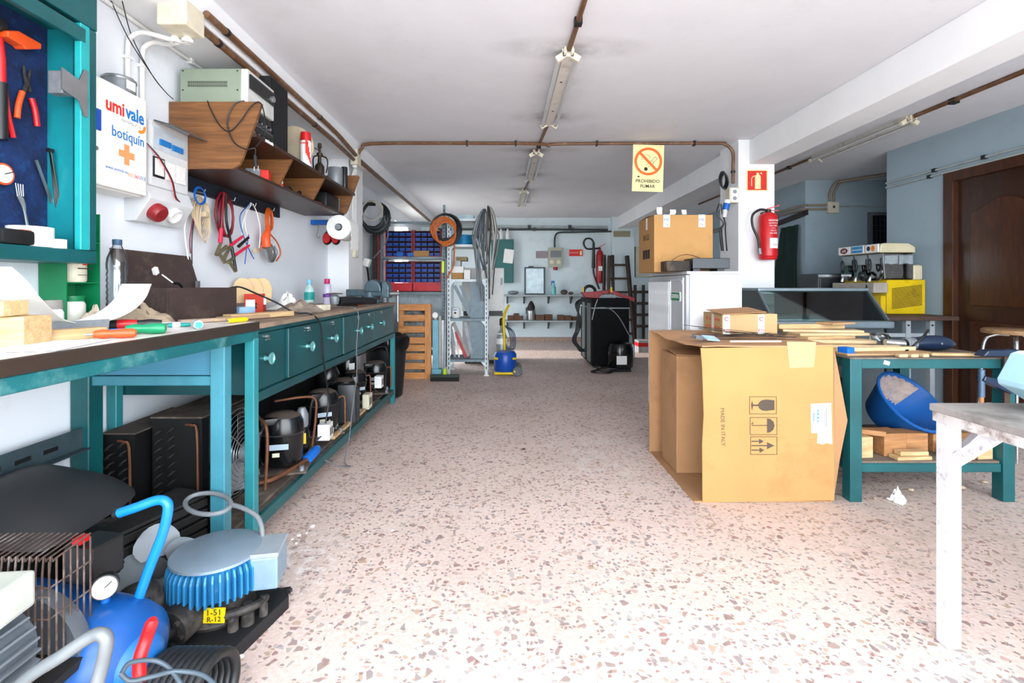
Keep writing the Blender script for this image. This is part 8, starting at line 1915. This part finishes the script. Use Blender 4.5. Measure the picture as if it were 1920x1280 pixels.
MB().lathe([(0.0, 0), (0.068, 0.005), (0.07, 0.02), (0.07, 0.38), (0.05, 0.45), (0.02, 0.48), (0.02, 0.55), (0, 0.55)], 22, Matrix.Translation((-0.03, 6.42, 0.05)), cap=False).build('gas_bottle', mat('gas_grey', '#8c9296', 0.4, 0.2), gt, smooth=45)
MB().lathe([(0.071, 0.30), (0.071, 0.37), (0.052, 0.445)], 22, Matrix.Translation((-0.03, 6.42, 0.05)), cap=False).build('bottle_shoulder', WHITEP, gt, smooth=45); MB().tube(loop_pts((-0.03, 6.42, 0.26), 0.074, 0.074, (1, 0, 0), (0, 1, 0), 22), 0.01, 6, closed=True).build('strap', YELLOW, gt, smooth=50)
MB().lathe([(0.03, 0.54), (0.03, 0.62), (0.012, 0.64), (0, 0.64)], 12, Matrix.Translation((-0.03, 6.42, 0.05)), cap=False).build('regulator', BRASS, gt, smooth=40)
for k in range(4):
    MB().tube(sm([(0.0, 6.40, 0.60), (0.06 + 0.02 * k, 6.38, 0.52), (0.09 + 0.02 * k, 6.37, 0.38), (0.06 + 0.02 * k, 6.36, 0.28), (0.02, 6.37, 0.34)], 5), 0.007, 6).build('hose', (mat('hose_plum', '#4a3c4c', 0.5), mat('hose_blue', '#2a5a78', 0.5))[k % 2], gt, smooth=60)
# ---------------------------------------------------------------- black cooled cabinet with jack on top
bc = thing('cooler_cabinet', 'black metal cabinet strapped with plastic film near the back wall', 'cabinet', (1.44, 7.1, 0))
MB().box(1.19, 1.69, 6.62, 7.6, 0.03, 0.935).build('case', mat('cooler_black', '#070b0f', 0.6, 0.0, 0.12, 4, spec=0.12), bc, bevel=0.008)
for y0 in (6.75, 7.18):
    MB().box(1.178, 1.19, y0, y0 + 0.22, 0.06, 0.87).build('light_panel', mat('panel_grey_green', '#67736f', 0.5, 0, 0.2, 4), bc)
MB().box(1.186, 1.694, 6.614, 7.605, 0.80, 0.815).build('film_strap', mat('film', '#9aa0a2', 0.25), bc)
MB().tube(sm([(1.19, 6.60, 0.80), (1.27, 6.60, 0.815), (1.42, 6.60, 0.80), (1.55, 6.60, 0.68), (1.68, 6.60, 0.45)], 5), 0.006, 6).build('film_tail', mat('film', '#9aa0a2', 0.25), bc, smooth=60)
MB().tube(sm([(1.185, 6.60, 0.65), (1.22, 6.59, 0.82), (1.26, 6.60, 0.93)], 4), 0.008, 6).build('film_tail', mat('film', '#9aa0a2', 0.25), bc, smooth=60)
for x, y in ((1.22, 6.65), (1.62, 6.65), (1.22, 7.5), (1.62, 7.5)):
    MB().box(x, x + 0.05, y, y + 0.05, 0, 0.03).build('foot', BLACK, bc)
cp_ = thing('compressor', 'big black compressor with white label standing before the black cabinet', 'compressor', (1.52, 6.42, 0))
MB().lathe([(0, 0.03), (0.14, 0.035), (0.165, 0.06), (0.165, 0.30), (0.14, 0.36), (0.06, 0.385), (0, 0.39)], 28, Matrix.Translation((1.52, 6.42, 0)), cap=False).build('shell', BLACKM, cp_, smooth=45); MB().bx((1.50, 6.252, 0.16), (0.13, 0.004, 0.11)).build('white_label', INKW, cp_); MB().box(1.40, 1.64, 6.32, 6.52, 0, 0.03).build('base_plate', BLACK, cp_)
MB().tube(sm([(1.66, 6.38, 0.10), (1.68, 6.35, 0.20), (1.67, 6.36, 0.34), (1.62, 6.40, 0.36)], 4), 0.012, 8).build('pipe', STEEL, cp_, smooth=50)
jk2 = thing('hoist', 'red hydraulic hoist arm lying on top of the black cabinet', 'hoist', (1.4, 6.9, 0.936))
RH = mat('hoist_red', '#a01822', 0.4, 0, 0.15)
MB().prism([(1.06, 1.02), (1.32, 1.03), (1.36, 1.0), (1.30, 0.937), (1.12, 0.945)], 'y', 6.75, 6.85).build('bracket', RH, jk2, bevel=0.006); MB().beam((1.25, 6.9, 1.0), (1.50, 6.9, 1.03), 0.07, 0.05).build('arm', RH, jk2, bevel=0.005); MB().beam((1.48, 6.85, 1.03), (1.82, 6.85, 0.91), 0.06, 0.05).build('arm', RH, jk2, bevel=0.005)
MB().box(1.3, 1.55, 6.78, 6.86, 0.937, 0.99).build('cylinder', ALU, jk2, bevel=0.01)
for x in (1.08, 1.47):
    MB().box(x, x + 0.02, 6.76, 6.79, 1.02, 1.09).build('pin', YELLOW, jk2)
MB().tube(loop_pts((1.22, 7.0, 1.02), 0.085, 0.085, (1, 0.2, 0), (0, 0, 1), 26), 0.022, 8, closed=True).build('hose_ring', BLACK, jk2, smooth=60)
hk = thing('cable_coil', 'black cables hanging beside the black cabinet', 'cable', (1.05, 6.95, 0.2))
for k in range(4):
    MB().tube(sm([(1.16, 6.85 + 0.03 * k, 0.95), (1.06 - 0.02 * k, 6.85, 0.85), (1.02 + 0.02 * k, 6.85, 0.6), (1.00 - 0.02 * (k % 3), 6.85, 0.35), (1.06 + 0.02 * k, 6.85, 0.20), (1.15, 6.86, 0.24)], 5), 0.013, 7).build('cable_loop', BLACK, hk, smooth=60)
fcb = thing('cable_coil', 'black cable lying in loops on the floor before the black cabinet', 'cable', (1.27, 6.3, 0))
for k in range(3):
    MB().tube(loop_pts((1.25 + 0.07 * k, 6.28 + 0.04 * k, 0.012 + 0.018 * k), 0.13, 0.09, (1, 0, 0), (0, 1, 0), 24, 0, 1, (0, 0, 0), 0.06), 0.010, 6, closed=True).build('cable_loop', BLACK, fcb, smooth=60)
rb = thing('tool_case', 'red and white plastic case on the floor below the ladders', 'case', (2.4, 8.2, 0))
MB().box(2.22, 2.62, 8.1, 8.35, 0, 0.10).build('lower_shell', mat('case_grey', '#9a9a9c', 0.5), rb, bevel=0.006); MB().box(2.22, 2.62, 8.1, 8.35, 0.10, 0.16).build('red_band', RED, rb); MB().box(2.22, 2.62, 8.1, 8.35, 0.16, 0.20).build('lid', mat('case_grey', '#9a9a9c', 0.5), rb, bevel=0.006)
# ---------------------------------------------------------------- on the back wall
for i, (z_, lb) in enumerate(((0.93, 'upper grey plank shelf on the back wall'), (0.435, 'lower grey plank shelf on the back wall'))):
    o = thing('wall_shelf', lb, 'shelf', (0.7, 9.57, z_ - 0.2), group='plank shelves on the back wall')
    MB().box(0.0, 1.62, 9.42, 9.715, z_ - 0.03, z_).build('plank', mat('shelf_grey', '#98a2a4', 0.6, 0, 0.15, 6), o)
    for x in (0.05, 0.38, 0.86, 1.3):
        MB().prism([(9.48, z_ - 0.03), (9.715, z_ - 0.03), (9.715, z_ - 0.18)], 'x', x, x + 0.03).build('bracket', mat('bracket_dark', '#4a4f50', 0.6), o)
fs = thing('framed_sheet', 'dark framed metal sheet leaning on the upper back shelf', 'panel', (0.6, 9.66, 0.93))
MB().box(0.40, 0.81, 9.66, 9.675, 0.931, 1.47).build('sheet', mat('sheet_pale', '#b4c6cc', 0.4, 0.3), fs)
for a in ((0.40, 0.43, 0.931, 1.47), (0.78, 0.81, 0.931, 1.47), (0.43, 0.78, 1.445, 1.47), (0.43, 0.78, 0.931, 0.955)):
    MB().box(a[0], a[1], 9.64, 9.66, a[2], a[3]).build('frame', mat('frame_dark', '#3c4648', 0.5), fs)
MB().box(0.48, 0.58, 9.62, 9.66, 1.455, 1.49).build('clip', BLACK, fs)
sb_ = thing('spray_bottle', 'teal spray bottle with a blue trigger on the upper back shelf', 'bottle', (0.97, 9.58, 0.931))
MB().lathe([(0.045, 0), (0.048, 0.01), (0.045, 0.14), (0.02, 0.2), (0.016, 0.23), (0, 0.23)], 16, Matrix.Translation((0.97, 9.58, 0.931)), cap=False).build('bottle_body', mat('spray_teal', '#6fc0c0', 0.25), sb_, smooth=45); MB().box(0.92, 0.99, 9.565, 9.595, 1.16, 1.20).build('trigger_head', BLUEP, sb_, bevel=0.006); MB().beam((0.935, 9.58, 1.17), (0.92, 9.58, 1.11), 0.012, 0.014).build('trigger', BLUEP, sb_)
for i, (x, w_, h_, m_, lb) in enumerate(((0.18, 0.22, 0.04, ALU, 'heap of grey clips at the end of the upper back shelf'), (1.17, 0.14, 0.05, DUSTB, 'dark iron lump on the upper back shelf'), (1.30, 0.10, 0.03, DUSTB, 'flat dark part on the upper back shelf'))):
    tag(MB().ell((x, 9.56, 0.931 + h_), (w_ / 2, 0.06, h_), 10, 6).build('metal_part', m_), lb, 'metal part')
mp = thing('meat_slicer', 'dark and silver hand press on the lower back shelf', 'press', (0.55, 9.56, 0.436))
MB().lathe([(0.085, 0), (0.09, 0.02), (0.09, 0.18), (0.07, 0.2), (0, 0.2)], 18, Matrix.Translation((0.53, 9.56, 0.436)), cap=False).build('pot', STEEL, mp, smooth=40); MB().lathe([(0.07, 0.2), (0.075, 0.26), (0.05, 0.32), (0.025, 0.36), (0, 0.38)], 16, Matrix.Translation((0.53, 9.56, 0.436)), cap=False).build('top', DUSTY, mp, smooth=40); MB().bx((0.44, 9.56, 0.62), (0.03, 0.05, 0.12)).build('arm', BLACK, mp)
for i, (x, w_, h_) in enumerate(((0.13, 0.12, 0.09), (0.24, 0.10, 0.13), (0.33, 0.08, 0.08), (0.70, 0.16, 0.10), (0.86, 0.14, 0.11), (1.10, 0.13, 0.10), (1.24, 0.14, 0.09), (1.37, 0.10, 0.07))):
    wood('wood_block', (x, 9.54, 0.436 + h_), (w_, 0.14, h_), (0, 0, 0.1 * math.sin(i * 2)), mat_wood('block_brown', '#4a3020', '#6e4a32', 0.7), ('block at the end of', 'taller block near the end of', 'low block third on', 'block right beside the hand press on', 'wide block second from the hand press on', 'block under the spray bottle on', 'block under the dark iron lump on', 'small last block on')[i] + ' the lower back shelf', 'wood', 'wood blocks on the lower back shelf')
sk = thing('socket_board', 'grey socket panel with breakers on the back wall', 'socket panel', (1.0, 9.66, 1.45))
MB().box(0.87, 1.15, 9.62, 9.715, 1.47, 1.85).build('case', mat('panel_beige_grey', '#a8aa98', 0.5, 0, 0.1), sk, bevel=0.008); MB().box(0.91, 1.12, 9.612, 9.62, 1.66, 1.79).build('breaker_window', mat('win_dark', '#4c5250', 0.3), sk)
for x in (0.94, 1.07):
    MB().cyl((x, 9.62, 1.57), (x, 9.61, 1.57), 0.04, n=16).build('socket', CREAM, sk, smooth=40)
MB().lathe([(0.04, 0), (0.045, 0.06), (0.03, 0.08), (0, 0.08)], 14, Matrix.Translation((1.01, 9.66, 1.41)), cap=False).build('red_socket', mat('socket_red', '#8e1a22', 0.4), sk, smooth=40)
DG = mat('pipe_dark', '#343a3c', 0.5, 0.2)
pipe('black pipe bending from the socket panel along the back wall', [(1.0, 9.68, 1.86), (1.0, 9.68, 2.02), (1.03, 9.68, 2.12), (1.12, 9.68, 2.155), (1.4, 9.68, 2.16), (2.1, 9.58, 2.165)], 0.017, DG)
pipe('upper of two long pipes across the back wall', [(-1.3, 9.69, 2.27), (0.5, 9.69, 2.27), (2.05, 9.69, 2.265)], 0.022, GP, [(0.5, 9.69, 2.27), (1.3, 9.69, 2.27)])
pipe('lower of two long pipes across the back wall', [(-1.3, 9.69, 2.215), (0.5, 9.69, 2.215), (2.05, 9.69, 2.21)], 0.02, DG, [(0.6, 9.69, 2.215), (1.35, 9.69, 2.215)])
tag(MB().box(0.63, 0.86, 9.70, 9.715, 1.65, 1.79).build('name_plate', mat('plate_mauve', '#8d7f86', 0.5)), 'faded mauve plate beside the socket panel', 'plate')
rs = thing('wall_sign', 'small red rectangular fire sign on the back wall', 'sign', (1.42, 9.71, 1.68))
MB().box(1.29, 1.555, 9.705, 9.715, 1.69, 1.82).build('board', INKR, rs); text('EXTINTOR', 0.034, INKW, rs, face_m('-y', (1.385, 9.704, 1.755))); plate([[(-0.02, -0.045), (0.02, -0.045), (0.02, 0.03), (0, 0.045), (-0.02, 0.03)]], face_m('-y', (1.52, 9.704, 1.755))).build('pictogram', CRS, rs)
ce = thing('fire_extinguisher', 'slim red extinguisher with looped black hose on the back wall', 'extinguisher', (1.88, 9.6, 1.13))
MB().lathe([(0, 0), (0.07, 0.005), (0.075, 0.02), (0.075, 0.55), (0.05, 0.63), (0.02, 0.66), (0.02, 0.70), (0, 0.70)], 20, Matrix.Translation((1.88, 9.62, 1.15)), cap=False).build('cylinder', mat('ext_dark_red', '#9a1a20', 0.35), ce, smooth=45); MB().bx((1.88, 9.543, 1.44), (0.08, 0.004, 0.09)).build('label_patch', INKW, ce)
MB().tube(sm([(1.88, 9.6, 1.84), (1.78, 9.6, 1.83), (1.62, 9.6, 1.83), (1.56, 9.6, 1.93), (1.60, 9.6, 2.02), (1.70, 9.6, 2.02), (1.755, 9.6, 1.93), (1.755, 9.6, 1.7), (1.75, 9.6, 1.4), (1.80, 9.6, 1.2), (1.86, 9.58, 1.04)], 6), 0.018, 8).build('hose', BLACK, ce, smooth=60)
MB().tube([(1.755, 9.6, 1.95), (1.75, 9.6, 1.45)], [0.022, 0.036], 12).build('horn', BLACK, ce, smooth=40); MB().beam((1.86, 9.6, 1.86), (1.98, 9.6, 1.92), 0.025, 0.012).build('lever', RED, ce); MB().box(1.86, 1.9, 9.68, 9.72, 1.6, 1.65).build('wall_hook', BLACK, ce)
tag(MB().box(2.14, 2.46, 9.55, 9.598, 2.06, 2.17).build('wall_box', mat('box_tan', '#8f8468', 0.5), bevel=0.005), 'tan metal box high on the back wall pilaster', 'box')
tag(MB().box(2.58, 2.95, 9.60, 9.715, 1.27, 1.87).build('wall_cabinet', mat('cab_beige', '#b5b6a4', 0.5, 0, 0.08), bevel=0.01), 'beige wall cabinet behind the tall cardboard box', 'cabinet')
# wooden ladders
LW = mat_wood('ladder_wood', '#2b1f18', '#43332a', 0.7, 'Z')
ld = thing('step_ladder', 'dark wooden step ladder leaning at the back wall', 'ladder', (2.2, 9.3, 0))
for s_ in (-1, 1):
    MB().beam((2.20 + 0.26 * s_, 9.22, 0.0), (2.19 + 0.17 * s_, 9.42, 1.68), 0.05, 0.07).build('rail', LW, ld); MB().beam((2.02 + 0.10 * s_, 9.48, 0.0), (2.02 + 0.08 * s_, 9.5, 1.70), 0.04, 0.05).build('back_rail', LW, ld)
for k in range(6):
    t_ = 0.12 + 0.155 * k
    hw = 0.26 + (0.17 - 0.26) * t_
    MB().box(2.20 - hw, 2.20 + hw, 9.20 + 0.2 * t_, 9.27 + 0.2 * t_, 1.68 * t_ - 0.02, 1.68 * t_ + 0.02).build('step', LW, ld)
lt = thing('ladder', 'dark wooden lattice ladder resting low against the back wall', 'ladder', (2.8, 9.4, 0))
for x in (2.52, 2.68, 2.84, 3.0):
    MB().box(x, x + 0.05, 9.50, 9.54, 0, 1.12).build('upright', LW, lt)
for z_ in (0.3, 0.52, 0.74, 0.96):
    MB().box(2.48, 3.1, 9.46, 9.50, z_, z_ + 0.05).build('rung', LW, lt)
# cables and sticks beyond the pilaster
cc = thing('cable_coil', 'big black and grey cable coil on the wall beyond the pilaster', 'cable', (-1.5, 5.6, 1.75))
for k in range(7):
    MB().tube(loop_pts((-1.50 + 0.01 * k, 5.60 - 0.012 * k, 1.93 - 0.01 * k), 0.135 + 0.004 * k, 0.15 + 0.005 * k, (1, 0, 0), (0, 0, 1), 28, 0, 1, (0, 0, 0), 0.03), 0.011, 7, closed=True).build('cable_loop', (BLACK, HG[2], BLACK)[k % 3], cc, smooth=60)
for k in range(4):
    MB().tube(loop_pts((-1.49 + 0.008 * k, 5.50 - 0.012 * k, 1.955), 0.10 + 0.005 * k, 0.10 + 0.005 * k, (1, 0, 0), (0, 0, 1), 26, 0, 1, (0, 0, 0), 0.03), 0.008, 6, closed=True).build('cable_loop', HB2[1], cc, smooth=60)
MB().tube(sm([(-1.36, 5.55, 1.9), (-1.31, 5.55, 1.7), (-1.37, 5.55, 1.55), (-1.48, 5.55, 1.42)], 5), 0.008, 6).build('cable_end', HG[0], cc, smooth=60)
MB().box(-1.648, -1.48, 5.62, 5.66, 2.03, 2.06).build('bracket', DUSTY, cc)
for i, (px0, px1, py0, w_, m_, lb) in enumerate(((703, 702, 425, 0.05, mat('dark_timber', '#2c1f1c', 0.7), 'dark timber upright beyond the pilaster'), (711, 708, 425, 0.03, mat('red_level', '#6e2026', 0.5), 'dark red spirit level standing beyond the pilaster'), (706, 706, 430, 0.014, YELLOW, 'thin yellow rod standing beyond the pilaster'), (697, 697, 440, 0.03, GALV, 'slotted grey strip standing beyond the pilaster'))):
    p = P(px0, py0, 5.85 + 0.05 * i); q = P(px1, 640, 5.85 + 0.05 * i); q.z = 0.0
    tag(MB().beam(q, p, w_, 0.03, up=(0, -1, 0)).build('timber' if i == 0 else 'rod', m_), lb, 'rod')
